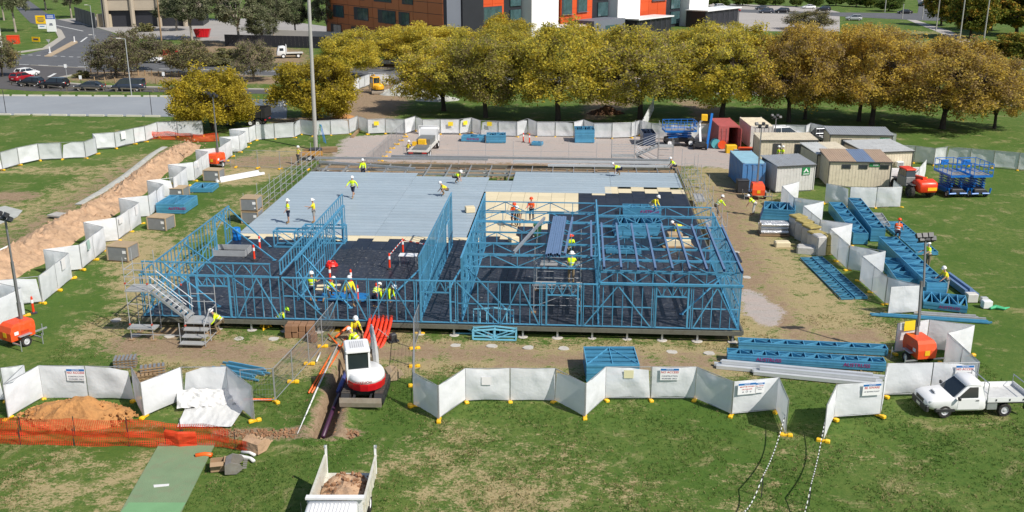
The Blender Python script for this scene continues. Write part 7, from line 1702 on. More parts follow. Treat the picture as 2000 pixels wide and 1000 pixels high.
# cricket strip
PITCH = mat('green synthetic pitch', (.185, .265, .145), .9, 0, .1, .8, bump=.3, bscale=20, dirt=(.24, .2, .13, .45)); sheet('cricket_pitch', 'faded green synthetic cricket pitch strip running to the bottom edge', [(312, 868), (421, 868), (348, 1015), (228, 1015)], PITCH, .075)
sheet('pitch_mat', 'brighter green end of the cricket strip', [(252, 985), (363, 985), (335, 1030), (215, 1030)], mat('bright synthetic pitch', (.17, .34, .16), .9, 0, .08, 1), .09); sheet('pitch_line', 'worn white crease mark on the cricket strip', [(300, 950), (331, 948), (330, 952), (301, 955)], LINEW, .084)
# orange safety mesh: a real net of strips
NET = mat('orange safety mesh', srgb(240, 82, 44), .5, 0, .1, 2, trans=.3)
def net(label, pts, h, seed, cell=.085, w=.03, back=.0, fold=0):
    P = [g(*p) for p in pts]; t = thing('mesh_barrier', label, 'mesh barrier', (0, 0, 0), 0, 'orange mesh barriers'); b_ = MB(); cum = [0]
    for a, c in zip(P, P[1:]): cum.append(cum[-1] + (c - a).length)
    def at(d, v):
        i = max(k for k in range(len(P) - 1) if cum[k] <= d + 1e-6); a, c = P[i], P[i + 1]; p = a.lerp(c, (d - cum[i]) / (cum[i + 1] - cum[i])); dr = (c - a).normalized(); q = Vector((-dr.y, dr.x, 0))
        return p + q * (back * v + .16 * noise.noise((d * .6 + seed, v * 2, seed)) + .05 * noise.noise((d * 2, v * 4, 3))) + Vector((0, 0, .03 + h * v * (1 - .12 * math.sin(d * 1.0 + seed) ** 2 - fold * max(0, d / cum[-1] - .6))))
    n = int(cum[-1] / cell); m_ = int(h / .075)
    for i in range(n):
        d = i * cell
        for j in range(0, m_, 2): b_.quad(at(d, j / m_), at(min(d + w, cum[-1]), j / m_), at(min(d + w, cum[-1]), min(1, (j + 2) / m_)), at(d, min(1, (j + 2) / m_)))
    for j in range(m_ + 1):
        v = j / m_; k = int(cum[-1] / .35)
        for i in range(k): b_.quad(at(cum[-1] * i / k, v), at(cum[-1] * (i + 1) / k - 1e-4, v), at(cum[-1] * (i + 1) / k - 1e-4, min(1.03, v + .02 / h)), at(cum[-1] * i / k, min(1.03, v + .02 / h)))
    b_.build('net', NET, t, fix=False)
    for i in range(0, int(cum[-1] / 2.6) + 1): p = at(min(i * 2.6, cum[-1] - .01), 0); bar('stake', DARK, t, (p.x, p.y, 0), (p.x, p.y, h + .15), .035)
net('orange safety mesh barrier across the front left lawn, near layer', [(-60, 866), (60, 871), (160, 873), (320, 873), (420, 873), (486, 884)], .8, 1.0, fold=.6); net('orange safety mesh barrier across the front left lawn, rear layer', [(-60, 852), (100, 852), (260, 855), (400, 858), (450, 866)], .95, 4.0, fold=.5)
net('orange safety mesh bunched brightly over the cricket strip', [(325, 871), (350, 876), (386, 873)], .85, 9.0, .05, .045); net('orange safety mesh under the golden tree at the far left', [(264, 276), (300, 272), (345, 274), (378, 278), (428, 276)], 1.0, 2.0, .12, .07)
# white plastic sheet over the fence and on the ground
PLAS = mat('white plastic sheet', (.64, .64, .62), .45, 0, .04, 2, bump=.7, bscale=4)
def drape(name, label, corners, seed, amp=.08, n=44):
    """wrinkled sheet between four world corners a b c d"""
    a, b2, c, d = corners; vs = []
    for j in range(n + 1):
        for i in range(n + 1):
            u, v = i / n, j / n; p = a.lerp(b2, u).lerp(d.lerp(c, u), v); w = noise.noise((u * 9 + seed, v * 2.2 + seed, 0)) + .6 * noise.noise((u * 21 + v * 4, v * 5, seed)); vs.append(p + Vector((.3 * amp * w, -.9 * amp * w, amp * w + .02)))
    b_ = MB(); b_.add(vs, [(j * (n + 1) + i, j * (n + 1) + i + 1, (j + 1) * (n + 1) + i + 1, (j + 1) * (n + 1) + i) for j in range(n) for i in range(n)]); return tag(b_.build(name, PLAS, flat=False, fix=False), label, 'plastic sheet')
up = lambda px, py, z: g(px, py) + Vector((0, 0, z))
drape('plastic_sheet', 'white plastic sheet spread on the grass below the draped fence', [g(346, 836) + Vector((0, 0, .06)), g(452, 836) + Vector((0, 0, .06)), g(486, 788) + Vector((0, 0, .1)), g(366, 792) + Vector((0, 0, .1))], 1.3, .05)
drape('plastic_sheet', 'white plastic sheet hanging in folds over the white fence', [up(346, 805, .15), up(470, 792, .1), g(492, 782) + Vector((0, .1, .62)), g(346, 790) + Vector((0, .2, .75))], 2.6, .15)
# pipes
OPIPE = mat('orange conduit', srgb(236, 104, 34), .4, 0, .06); WPIPE = mat('white pipe', (.72, .72, .7), .35, 0, .05); PPIPE = mat('dark purple pipe', (.06, .02, .05), .4, 0, .2); BLPIPE = mat('blue pipe wrap', (.08, .1, .3), .4)
def pipe(label, pts, r, m, group='pipes lying on the ground', name='pipe'):
    P = [g(p[0], p[1]) + Vector((0, 0, r + (p[2] if len(p) > 2 else 0))) for p in pts]; b_ = MB(); b_.path(P, r, 8); return tag(b_.build(name, m, flat=False), label, 'pipe', group)
for i, dx in enumerate((0, 6, 12)): pipe(f'long orange conduit beside the trench, {("left", "middle", "right")[i]} of three', [(603 + dx, 769), (640 + dx, 705), (665 + dx, 660)], .05, OPIPE)
pipe('long white pipe beside the trench pointing at the tipper', [(661, 676, .1), (617, 768, .05), (582, 850)], .05, WPIPE); pipe('white pipe lying left of the conduits', [(618, 708), (626, 690)], .05, WPIPE); pipe('orange pipe lying along the foot of the white plastic sheet', [(376, 785, .1), (450, 785, .1), (532, 783)], .07, OPIPE)
pipe('dark purple pipe laid down in the trench', [(682, 712, -.35), (655, 775, -.42), (630, 842, -.42)], .11, PPIPE); pipe('blue wrapped pipe in the trench beside the excavator', [(676, 720, -.3), (660, 758, -.35)], .13, BLPIPE); pipe('orange branch pipe bent over the trench end', [(656, 668, .25), (680, 655, .5), (698, 652, .3)], .07, OPIPE); pipe('short orange pipe across the left conduits', [(641, 660, .2), (664, 680, .05)], .05, OPIPE)
pipe('orange pipe on the left lawn beyond the zigzag fence', [(-20, 508), (30, 486), (58, 468)], .09, OPIPE); pipe('white pipe next to the orange one on the left lawn', [(-20, 500), (56, 464)], .08, WPIPE); pipe('thick orange pipe length on the cricket strip', [(382, 894), (400, 891), (414, 893)], .11, OPIPE); pipe('white bent pipe right of the orange mesh', [(472, 886), (488, 887), (498, 892)], .08, WPIPE); pipe('white elbow pipe behind the grey bucket', [(440, 903, .1), (470, 898, .1), (490, 899), (496, 904)], .09, WPIPE)
for i in range(6):
    s0 = 14.3 + i * .26; b_ = MB(); b_.path([B(s0 - .1, .6, DECK + .12), B(s0, -.15, DECK + .1), B(s0 - .06, -.7, .45), B(s0 - .18, -1.5, .12), B(s0 - .3, -2.3, -.1)], .105, 8); tag(b_.build('corrugated_duct', mat('red orange corrugated duct', srgb(232, 60, 30), .4, 0, .08, 6, bump=.6, bscale=30), flat=False), f'orange red duct bending off the platform edge into the trench, {nth(i + 1)} from the left', 'duct', 'orange red ducts running off the platform')
# odds and ends in the grass
t = thing('cardboard_box', 'open cardboard box on the grass beside the grey bucket', 'box', g(426, 915), R(12)); CBX = mat('cardboard', (.36, .24, .14), .85, 0, .08); b_ = MB()
for c, d in (((0, -.3, .2), (.6, .02, .4)), ((0, .3, .2), (.6, .02, .4)), ((-.3, 0, .2), (.02, .58, .4)), ((.3, 0, .2), (.02, .58, .4)), ((0, 0, .02), (.58, .58, .02))): b_.box(c, d)
b_.build('walls', CBX, t); b_ = MB(); b_.box((0, -.42, .44), (.58, .26, .02), rot=Matrix.Rotation(R(20), 3, 'X')); b_.box((.42, 0, .42), (.26, .58, .02), rot=Matrix.Rotation(R(15), 3, 'Y')); b_.build('flaps', CBX, t)
def dig_bucket(label, px, py, rz, s=1.0, m=None):
    t = thing('digger_bucket', label, 'digger bucket', g(px, py), R(rz)); t.scale = (s, s, s); m = m or mat('worn grey bucket steel', (.3, .28, .25), .6, .3, .2, 3, dirt=(*DUST, .5)); pr = [(-.4, .05), (-.38, .5), (-.1, .62), (.3, .5), (.42, .28), (.1, .02)]; b_ = MB(); b_.prism_y(pr, -.45, -.41); b_.prism_y(pr, .41, .45)
    for i in (0, 1, 5):
        p, q = pr[i], pr[(i + 1) % 6]; b_.bar((p[0], 0, p[1]), (q[0], 0, q[1]), .84, .04) if False else b_.add([(p[0], -.41, p[1]), (p[0], .41, p[1]), (q[0], .41, q[1]), (q[0], -.41, q[1])], [(0, 1, 2, 3)])
    b_.build('shell', m, t, fix=False)
    for i in range(5): block('tooth', m, t, (.47, -.38 + i * .19, .28), (.18, .07, .05))
dig_bucket('grey toothed digger bucket lying by the cardboard box', 459, 918, 10); dig_bucket('muddy digger bucket at the end of the orange mesh', 502, 878, 60, 1.1, SOIL); dig_bucket('tan digger bucket standing right of the small excavator', 768, 738, 20, .95, mat('tan bucket paint', (.4, .3, .2), .6))
t = thing('plate_compactor', 'small hand compactor right of the excavator boom', 'compactor', g(768, 668), R(30)); block('base_plate', DARK, t, (0, 0, .08), (.6, .45, .1)); b_ = MB(); b_.bbox((0, 0, .35), (.4, .35, .4), .05); b_.build('engine', DARK, t); bar('handle', GALV, t, (-.2, .1, .3), (-.9, .1, 1.0), .04)
t = thing('tripod', 'yellow folding tripod stand against the platform', 'tripod', g(518, 641))
for i in range(3): a = 2.09 * i + .5; bar('leg', YELLOW, t, (.42 * math.cos(a), .42 * math.sin(a), 0), (0, 0, .75), .06); bar('spreader', YELLOW, t, (.4 * math.cos(a), .4 * math.sin(a), .08), (.4 * math.cos(a + 2.09), .4 * math.sin(a + 2.09), .08), .05)
bar('mast', WPIPE, t, (0, 0, .5), (0, 0, 1.45), .05)
def pallet_pile(label, px, py, n, m, rz, L=1.2, w=.8, name='pallet_pile'):
    t = thing(name, label, 'pallet pile', g(px, py), R(rz), 'grey piles behind the front left fence')
    for k in range(n):
        for y in (-.32, 0, .32): block('runner', TIMBER, t, (0, y * w / .8, .05 + k * .15), (L, .08, .08))
        for i in range(6): block('slat', m, t, (-L / 2 + .08 + i * (L - .16) / 5, 0, .105 + k * .15), (.13, w, .03))
GSL = mat('grey slats', (.2, .21, .22), .7, 0, .15, 2); pallet_pile('pile of grey slatted panels left of the second grey pile', 246, 716, 4, GSL, 12); pallet_pile('brown pallets behind the front left fence valley', 284, 742, 3, TIMBER, 18); pallet_pile('grey slatted panels beside the brown pallets', 300, 737, 5, GSL, 18, 1.3, .5)
# rope and pegs at the gateway
def rope(label, pts, h):
    P = [g(*p) + Vector((0, 0, h)) for p in pts]; t = thing('rope_barrier', label, 'rope', (0, 0, 0), 0, 'black and white ropes at the gateway'); wm, bm_ = mat('white rope', (.75, .75, .72), .7), mat('black rope', (.03, .03, .03), .7)
    for a, c in zip(P, P[1:]):
        n = int((c - a).length / .16)
        for i in range(n): q0, q1 = i / n, (i + 1) / n; s0 = Vector((0, 0, -.45 * math.sin(math.pi * q0))); s1 = Vector((0, 0, -.45 * math.sin(math.pi * q1))); bar('segment', wm if i % 2 else bm_, t, a.lerp(c, q0) + s0, a.lerp(c, q1) + s1, .035)
    for p in P[1:]: bar('peg', DARK, t, (p.x, p.y, 0), p, .035)
rope('black and white rope running from the left gate post', [(1533, 838), (1487, 971), (1440, 1050)], 1.05); rope('black and white rope running from the right gate post', [(1609, 851), (1580, 988), (1560, 1060)], 1.05)
# bollards and tape on the floor and in the grass
def bollard(label, p):
    t = thing('orange_bollard', label, 'bollard', p, 0, 'orange plastic bollards'); b_ = MB(); b_.lathe([(.24, 0), (.24, .05), (.1, .09), (.08, .12)], n=10); b_.build('base', DARK, t); b_ = MB(); b_.lathe([(.085, .1), (.075, .55), (.07, 1.08), (.045, 1.16), (.01, 1.18)], n=10); b_.build('post', HOT, t); b_ = MB(); b_.lathe([(.087, .72), (.085, .95)], n=10); b_.build('reflective_sleeve', SIGNW, t); return t
for px, py, lb, z in ((66, 612, 'orange bollard in the grass beside the left zigzag fence', 0), (508, 490, 'orange bollard on the black floor right of the grey tray, rear one', DECK), (497, 508, 'orange bollard on the black floor right of the grey tray, front one', DECK), (645, 552, 'orange bollard under the red hose coil', DECK), (787, 495, 'orange bollard at the taped corner, rear one', DECK), (761, 525, 'orange bollard at the taped corner, front one', DECK), (686, 558, 'orange bollard behind the worker in vest', DECK), (699, 590, 'orange bollard right of the worker in vest', DECK), (736, 586, 'orange bollard behind the bending workers', DECK), (1022, 278, 'orange post standing left in the gravel yard', 0), (1034, 280, 'orange post standing right in the gravel yard', 0)): bollard(lb, g(px, py, z))
t = thing('barrier_tape', 'red and white tape strung between the floor bollards', 'tape', (0, 0, 0)); tp = [g(761, 525, DECK) + Vector((0, 0, 1.0)), g(787, 495, DECK) + Vector((0, 0, 1.05)), B(17.2, 12.4, DECK + .95)]
for a, c in zip(tp, tp[1:]):
    for i in range(12): bar('tape_piece', SIGNW if i % 2 else HOT, t, a.lerp(c, i / 12), a.lerp(c, (i + 1) / 12), .02, .07)
# things on the platform floor
def onfloor(name, label, cat, s_, t_, dims, m, rz=0, z=0, bev=.03): o = MB().bbox((0, 0, dims[2] / 2), dims, bev, R(rz)).build(name, m, loc=B(s_, t_, DECK + .015 + z)); return tag(o, label, cat)
s_, t_ = bl(449, 498); tr = thing('tool_tray', 'shallow grey tray with dark lining on the black floor at the left', 'tray', B(s_ - 1.2, t_ - .4, DECK), ANG); block('floor', DARK, tr, (1.25, .75, .06), (2.5, 1.5, .05))
for c, d in (((1.25, 0, .25), (2.5, .04, .45)), ((1.25, 1.5, .25), (2.5, .04, .45)), ((0, .75, .25), (.04, 1.46, .45)), ((2.5, .75, .25), (.04, 1.46, .45))): block('side', GALVM, tr, c, d)
m = MB(); m.lathe([(.3, 0), (.32, .02), (.32, .3), (.335, .32), (.32, .34), (.32, .62), (.335, .64), (.32, .66), (.32, .94), (.3, .96), (.28, .94), (.01, .93)], n=18); tag(m.build('blue_barrel', mat('blue plastic barrel', srgb(20, 120, 205), .35), loc=g(463, 468, DECK), flat=False), 'blue plastic barrel beside the left doorway', 'barrel')
s_, t_ = bl(918, 414); onfloor('cream_block', 'cream foam block lying alone on the grey deck sheets', 'foam block', s_, t_, (.8, .75, .45), CREAM, 12, .02); s_, t_ = bl(1003, 472); onfloor('cream_block', 'cream foam block on the black floor behind the beams', 'foam block', s_, t_, (.7, .6, .4), CREAM, 30)
s_, t_ = bl(1330, 480); onfloor('carton', 'cream carton on a pallet in the right bay', 'carton', s_ - .3, t_, (1.9, 1.0, .45), CREAM, 2, .12); onfloor('carton', 'tan carton stacked on the cream carton in the right bay', 'carton', s_ - .5, t_ + .1, (1.1, .8, .4), CARD, 2, .58); onfloor('pallet', 'dark pallet under the cartons in the right bay', 'pallet', s_ - .3, t_, (2.4, 1.2, .11), TIMBER, 2)
s_, t_ = bl(790, 517); tb_ = thing('work_table', 'white folding table standing left of the tall corridor wall', 'table', B(s_ + .3, t_, DECK), ANG); block('top', WHITE, tb_, (0, 0, .75), (1.3, .7, .05))
for x in (-.58, .58):
    for y in (-.28, .28): bar('leg', GALV, tb_, (x, y, 0), (x, y, .73), .04)
s_, t_ = bl(1050, 462); bn = thing('wheelie_bin', 'green wheelie bin on the black floor in the middle bay', 'bin', B(s_, t_, DECK), ANG); b_ = MB(); b_.loft([[(-w, -w, z), (w, -w, z), (w, w, z), (-w, w, z)] for z, w in ((.08, .24), (.98, .31))]); b_.build('body', mat('green bin plastic', (.03, .12, .05), .5), bn); b_ = MB(); b_.bbox((0, 0, 1.03), (.68, .7, .1), .04); b_.build('lid', mat('green bin plastic', (.03, .12, .05)), bn)
for y in (-.25, .25): wheel(bn, -.3, y, .1, .05)
s_, t_ = bl(1452, 374, 0); bb = thing('wheelie_bin', 'dark bin beside the blue container', 'bin', g(1449, 376)); b_ = MB(); b_.bbox((0, 0, .65), (1.1, .8, 1.1), .05); b_.build('body', DARK, bb); b_ = MB(); b_.bbox((0, 0, 1.25), (1.15, .85, .1), .04); b_.build('lid', DARK, bb)
b_ = MB(); rq = random.Random(9)
for k_ in range(7): r_ = .42 - .03 * k_; b_.path([(r_ * math.cos(a / 14 * 6.283) + rq.uniform(-.04, .04), r_ * math.sin(a / 14 * 6.283), .06 + .045 * k_ + .03 * math.sin(a * 1.3 + k_)) for a in range(15)], .035, 6)
tag(b_.build('hose_coil', mat('red hose', srgb(225, 40, 30), .4), loc=g(648, 520, DECK) + Vector((0, 0, .02))), 'red hose coil on the black floor', 'hose')
b_ = MB(); vs = [(.28 * i, .2 * j, .03 + .12 * abs(noise.noise((i * .7, j * .9, 2)))) for j in range(9) for i in range(12)]; b_.add(vs, [(j * 12 + i, j * 12 + i + 1, (j + 1) * 12 + i + 1, (j + 1) * 12 + i) for j in range(8) for i in range(11)]); o = b_.build('blue_tarp', mat('blue tarp', srgb(30, 110, 170), .45, 0, .12), loc=g(620, 588, DECK), fix=False); o.rotation_euler = (0, 0, ANG); tag(o, 'crumpled blue tarp on the floor by the kneeling worker', 'tarp')
for i, (px, py, L_, rz) in enumerate(((642, 558, 1.6, 8), (632, 566, 1.1, -10), (660, 470, .7, 20), (560, 457, .9, -8))):
    s_, t_ = bl(px, py); onfloor('board_offcut', ['cream plank offcut behind the kneeling worker', 'short cream offcut at the kneeling worker', 'cream offcut near the wall opening', 'cream board at the edge of the deck sheets'][i], 'offcut', s_, t_, (L_, .3, .05), CREAM, rz)
rq = random.Random(4); b_ = MB()
for i in range(420):
    s_, t_ = rq.uniform(.4, 36), rq.uniform(.4, 16.5); b_.box(B(s_, t_, DECK + .01), (rq.uniform(.03, .16), rq.uniform(.01, .03), .01), rq.uniform(0, 3.1))
tag(b_.build('offcuts', mat('pale shavings', (.35, .34, .32), .8, 0, .3, 3)), 'scattered small offcuts and shavings on the black floor', kind='stuff')
b_ = MB()
for i in range(150):
    s_, t_ = rq.uniform(.2, 36), rq.uniform(40.8, 44.8); b_.box(B(s_, t_, .06), (rq.uniform(.2, 1.1), rq.uniform(.05, .2), .1), rq.uniform(0, 3.1))
tag(b_.build('site_debris', TIMBER), 'timber and steel offcuts under the far platform edge', kind='stuff')
onfloor('landing_board', 'black board landing sticking out of the right wall', 'board', 37.9, 14.6, (1.9, 2.2, .12), BOARD, -3.75, -.1)
t = thing('timber_beam', 'timber beam lying across the gravel yard corner', 'beam', (0, 0, 0)); bar('length', TIMBER, t, g(688, 270) + Vector((0, 0, .15)), g(703, 255) + Vector((0, 0, .2)), .3, .3)
t = thing('tool_trailer', 'orange and timber tool trailer left of the far deck corner', 'trailer', g(612, 312), R(5)); block('tray', TIMBER, t, (0, 0, .6), (2.2, 1.3, .1)); block('side_wall', mat('orange timber', (.5, .26, .06), .7), t, (0, -.65, .85), (2.2, .06, .5)); block('side_wall', TIMBER, t, (0, .65, .85), (2.2, .06, .5)); wheel(t, -.3, -.7, .32, .2, -1); wheel(t, -.3, .7, .32, .2); b_ = MB(); b_.bbox((.3, .1, 1.0), (1.4, .8, .6), .1); b_.build('load', DARK, t)
t = thing('timber_stack', 'timber stack beside the light pole foot', 'timber stack', g(642, 296), R(8))
for i in range(4):
    for j in range(3): block('plank', TIMBER, t, (0, -.4 + .27 * i, .1 + j * .16), (2.0, .22, .13))
t = thing('step_ladder', 'blue and green step ladder standing near the light pole', 'ladder', g(628, 280), R(30))
for s in (-1, 1): bar('rail', GRN, t, (-.45, s * .28, 0), (0, s * .2, 2.3), .06); bar('rail', SBLUE, t, (.45, s * .28, 0), (0, s * .2, 2.3), .06)
for i in range(6): z = .3 + i * .33; x = -.45 * (1 - z / 2.3); bar('rung', GALV, t, (x, -.25, z), (x, .25, z), .04)
t = thing('boom_lift', 'white and orange folded boom lift behind the blue rough terrain lift', 'boom lift', g(1367, 290), R(80)); block('chassis', DARK, t, (0, 0, .6), (1.8, 1.3, .4)); bar('boom', WHITE, t, (-.6, 0, .9), (.5, .2, 2.9), .22); bar('jib', WHITE, t, (.5, .2, 2.9), (-.4, -.3, 3.6), .16); b_ = MB(); b_.bbox((-.4, -.3, 3.7), (.5, .7, .7), .05); b_.build('basket', YELLOW, t)
for x in (-.7, .7):
    for s in (-1, 1): wheel(t, x, s * .7, .36, .22, s)
bar('boom', SBLUE, thing('blue_boom', 'raised blue boom standing left of the red container', 'boom', g(1380, 290)), (0, 0, 0), (.5, .6, 4.0), .25)
m = MB(); m.lathe([(.3, -.35), (.55, -.35), (.55, -.28), (.25, -.26), (.25, .26), (.55, .28), (.55, .35), (.3, .35)], n=16, axis='Y'); tag(m.build('cable_drum', mat('turquoise drum', (.1, .4, .45), .5), loc=g(1397, 289) + Vector((0, 0, .55))), 'turquoise cable drum beside the red container', 'cable drum')
m = MB(); m.lathe([(.3, -.3), (.5, -.3), (.5, -.24), (.22, -.22), (.22, .22), (.5, .24), (.5, .3), (.3, .3)], n=16, axis='Y'); tag(m.build('cable_drum', ORANGE, loc=g(1409, 290) + Vector((0, 0, .5))), 'orange cable drum at the red container doors', 'cable drum')
for px, py, sz, m_, lb in ((1427, 298, (1.2, .8, .9), YELLOW, 'yellow crate frame in front of the red container'), (1456, 300, (1.6, 1.0, .7), ORANGE, 'orange tool box in front of the off white container'), (1484, 300, (.9, .6, 1.0), YELLOW, 'yellow box at the corner of the long cream hut'), (1440, 300, (.8, .5, .5), GALVM, 'grey box between the yellow crate and orange tool box')): tag(MB().bbox((0, 0, sz[2] / 2), sz, .05).build('tool_box', m_, loc=g(px, py)), lb, 'tool box')

# ------------------------------------------------------------------ people
_pend = []
def skin(name, chains, material, parent, sub=1):
    """one continuous skinned surface grown over connected chains of (point, radius)"""
    vs, es, rs, idx = [], [], [], {}
    for ch_ in chains:
        prev = None
        for p, r in ch_:
            k = tuple(round(c, 4) for c in p)
            if k not in idx: idx[k] = len(vs); vs.append(k); rs.append(r)
            if prev is not None and prev != idx[k]: es.append((prev, idx[k]))
            prev = idx[k]
    me = bpy.data.meshes.new(name); me.from_pydata(vs, es, []); o = link(name, me, parent); o.modifiers.new('skin', 'SKIN'); sd = o.modifiers.new('sub', 'SUBSURF'); sd.levels = sd.render_levels = sub
    for i, r in enumerate(rs): me.skin_vertices[0].data[i].radius = (r, r) if not isinstance(r, tuple) else r
    me.skin_vertices[0].data[0].use_root = True; me.materials.append(material); _pend.append(o); return o
def person(label, p, head=0, lean=0, hip=(0, 0), knee=(0, 0), sh=(8, -8), el=(15, 15), ab=12, top=HIVIS, legs=NAVY, shorts=False, hat=HAT, brim=False, arms=SKIN, neck=0, tool=False, group='workers in hi-vis on the site'):
    if top is HIVIS and len(label) % 3 == 0: top = mat('amber hi-vis cloth', srgb(240, 222, 40), .8, 0, .15, 9)
    if legs is NAVY and not shorts and len(label) % 4 == 1: legs = mat('charcoal work trousers', (.06, .06, .065), .9, 0, .2, 9)
    if legs is NAVY and not shorts and len(label) % 4 == 2 and 'dark' not in label and 'navy' not in label: legs = mat('tan work trousers', (.2, .15, .09), .9, 0, .2, 9)
    t = thing('person', label, 'person', p, R(head), group); t.scale = (1.16, 1.18, 1.1)
    def rot(v, a): return Vector((v.x * math.cos(a) + v.z * math.sin(a), v.y, -v.x * math.sin(a) + v.z * math.cos(a)))
    pel = Vector((0, 0, 0)); up_ = rot(Vector((0, 0, 1)), R(lean)); fw = rot(Vector((1, 0, 0)), R(lean)); J = {}
    for i, s in enumerate((1, -1)):
        h = Vector((0, s * .095, -.04)); k = h + rot(Vector((0, s * .02, -.43)), -R(hip[i])); a = k + rot(Vector((0, 0, -.41)), -R(hip[i] - knee[i])); toe = a + rot(Vector((.19, s * .02, -.05)), -R(0 if knee[i] < 80 else hip[i] - knee[i] + 0)); J[i] = (h, k, a, toe)
    low = min(min(q.z for q in J[i]) for i in (0, 1)) - .05
    O = Vector((0, 0, -low)); J = {i: tuple(q + O for q in J[i]) for i in J}; pel += O
    mid = pel + up_ * .2; che = pel + up_ * .4; nb = pel + up_ * .54; hu = rot(Vector((0, 0, 1)), R(lean * .6 + neck)); hf = rot(Vector((1, 0, 0)), R(lean * .6 + neck)); hd = nb + hu * .2; tp = hd + hu * .1
    A = {}
    for i, s in enumerate((1, -1)):
        so_ = nb + Vector((0, s * .17, 0)) - up_ * .06; dn = rot(Vector((0, s * math.sin(R(ab)), -math.cos(R(ab)))), R(lean) - R(sh[i])); e = so_ + dn * .28; d2 = rot(Vector((0, s * math.sin(R(ab)) * .3, -1)), R(lean) - R(sh[i] + el[i])).normalized(); w = e + d2 * .25; A[i] = (so_, e, w, d2)
    ch_ = [[(pel, .11), (mid, .115), (che, .125), (nb, .07), (hd - hu * .06, .06), (hd, .095), (tp, .085)], [(hd, .095), (hd + hf * .105 - hu * .005, .022)]]
    for i, s in enumerate((1, -1)):
        h, k, a, toe = J[i]; so_, e, w, d2 = A[i]; ch_ += [[(pel, .11), (h, .085), (k, .06), (a, .04), (toe, .032)], [(che, .125), (so_, .06), (e, .045), (w, .03), (w + d2 * .07, .036)]]
        sd_ = Vector((0, 1, 0)); kn = w + d2 * .07
        for f in range(4): ch_.append([(kn, .036), (kn + d2 * (.05 + .012 * (f in (1, 2))) + sd_ * (.026 - .0175 * f) + hf * .008, .009), (kn + d2 * (.085 + .014 * (f in (1, 2))) + sd_ * (.028 - .019 * f) + hf * .025, .008)])
        ch_.append([(w + d2 * .03, .03), (w + d2 * .06 + hf * .045, .01), (w + d2 * .1 + hf * .055, .009)])
    skin('body', ch_, SKIN, t)
    sl_ = [[(pel + up_ * .02, (.135, .135)), (mid, .14), (che, .15), (nb - up_ * .02, .085)]]
    for i in (0, 1): so_, e, w, d2 = A[i]; sl_.append([(che, .15), (so_, .075), (so_.lerp(e, .8), .062)] + ([(e, .055), (w, .045)] if arms is not SKIN else []))
    skin('shirt', sl_, top, t)
    tr_ = []
    for i in (0, 1):
        h, k, a, toe = J[i]; tr_.append([(pel, .128), (h, .1), (h.lerp(k, .55), .085), (k, .075)] + ([] if shorts else [(k.lerp(a, .5), .062), (a + (k - a) * .1, .055)]))
    skin('shorts' if shorts else 'trousers', tr_, legs, t)
    for i in (0, 1): h, k, a, toe = J[i]; skin('boot', [[(a + (k - a) * .28, .055), (a, .055), (toe, .048)]], BOOT, t)
    if hat:
        b_ = MB(); b_.lathe([(.128, .0), (.128, .04), (.115, .09), (.08, .135), (.03, .155), (.002, .157)], n=14); b_.lathe([(.12, -.005), (.2 if brim else .145, -.012), (.2 if brim else .145, .004), (.12, .012)], n=14)
        if not brim: b_.box((.13, 0, .0), (.1, .17, .014))
        M = Matrix(((hf.x, 0, hu.x, hd.x + hu.x * .04), (0, 1, 0, 0), (hf.z, 0, hu.z, hd.z + hu.z * .04), (0, 0, 0, 1))); o = b_.build('hard_hat', hat, t, mtx=M, flat=False)
    if top in (HIVIS, HIORANGE):
        b_ = MB()
        for q in (.08, .26):
            c = pel + up_ * q; k = 14; rr = .15 if q < .2 else .158; ring_ = [[c + fw * (rr * math.cos(6.283 * i / k)) + Vector((0, 1.08 * rr * math.sin(6.283 * i / k), 0)) + up_ * dz for i in range(k)] for dz in (-.022, .022)]; b_.loft(ring_, False)
        b_.build('reflective_bands', mat('silver reflective band', (.6, .62, .62), .4), t, fix=False)
    if tool: w = A[0][2]; bar('tool_handle', TIMBER, t, w + Vector((-.1, 0, .25)), w + Vector((.25, 0, -.65)), .035)
    return t
D0 = DECK + .03
Wk = lambda px, py, z=D0: g(px, py, z)
person('worker in white brimmed hat and navy shorts standing left on the grey deck', Wk(564, 436), 200, sh=(20, -5), shorts=True, brim=True)
person('worker in grey shorts holding a phone on the grey deck', Wk(614, 435), 185, sh=(45, 20), el=(60, 40), legs=KHAKI, shorts=True, brim=True, neck=15)
person('worker with dark sleeves walking across the grey deck', Wk(690, 386), 250, 4, (24, -18), (10, 30), (-25, 35), (20, 20), 28, shorts=True, arms=NAVY)
person('crouching worker in yellow alone on the far grey deck', Wk(887, 358), 340, 60, (95, 80), (120, 120), (60, 70), (20, 30))
person('crouching worker at the head of the tall corridor wall', Wk(873, 382), 200, 50, (100, 90), (125, 120), (55, 60), (30, 30))
person('worker standing behind the far edge of the grey deck', g(710, 349), 270, 5, sh=(20, 20), el=(40, 40), arms=NAVY)
person('worker standing among the left scaffold tubes', g(583, 322), 30, 5, sh=(30, 50), el=(40, 30))
person('worker kneeling at the far deck edge near the pale beam', Wk(1212, 344), 175, 70, (90, 60), (120, 110), (70, 70), (10, 10))
person('worker in dark trousers crouching at the far right deck corner', Wk(1318, 336), 190, 40, (90, 80), (110, 110), (50, 50), (30, 30))
person('worker standing at the tail of the flatbed truck', g(797, 310), 20, 8, sh=(40, 60), el=(50, 40))
person('worker in orange shirt standing on the cream boards', Wk(1038, 432), 250, 5, sh=(30, 20), el=(60, 60), top=HIORANGE, hat=HATO, arms=NAVY)
person('worker in orange shirt bending beside the yellow shirted one', Wk(1003, 440), 280, 25, sh=(45, 35), el=(30, 40), top=HIORANGE, hat=HATO)
person('worker in yellow bending beside the orange shirted one', Wk(1014, 442), 250, 45, (20, 10), (15, 15), (60, 60), (20, 20))
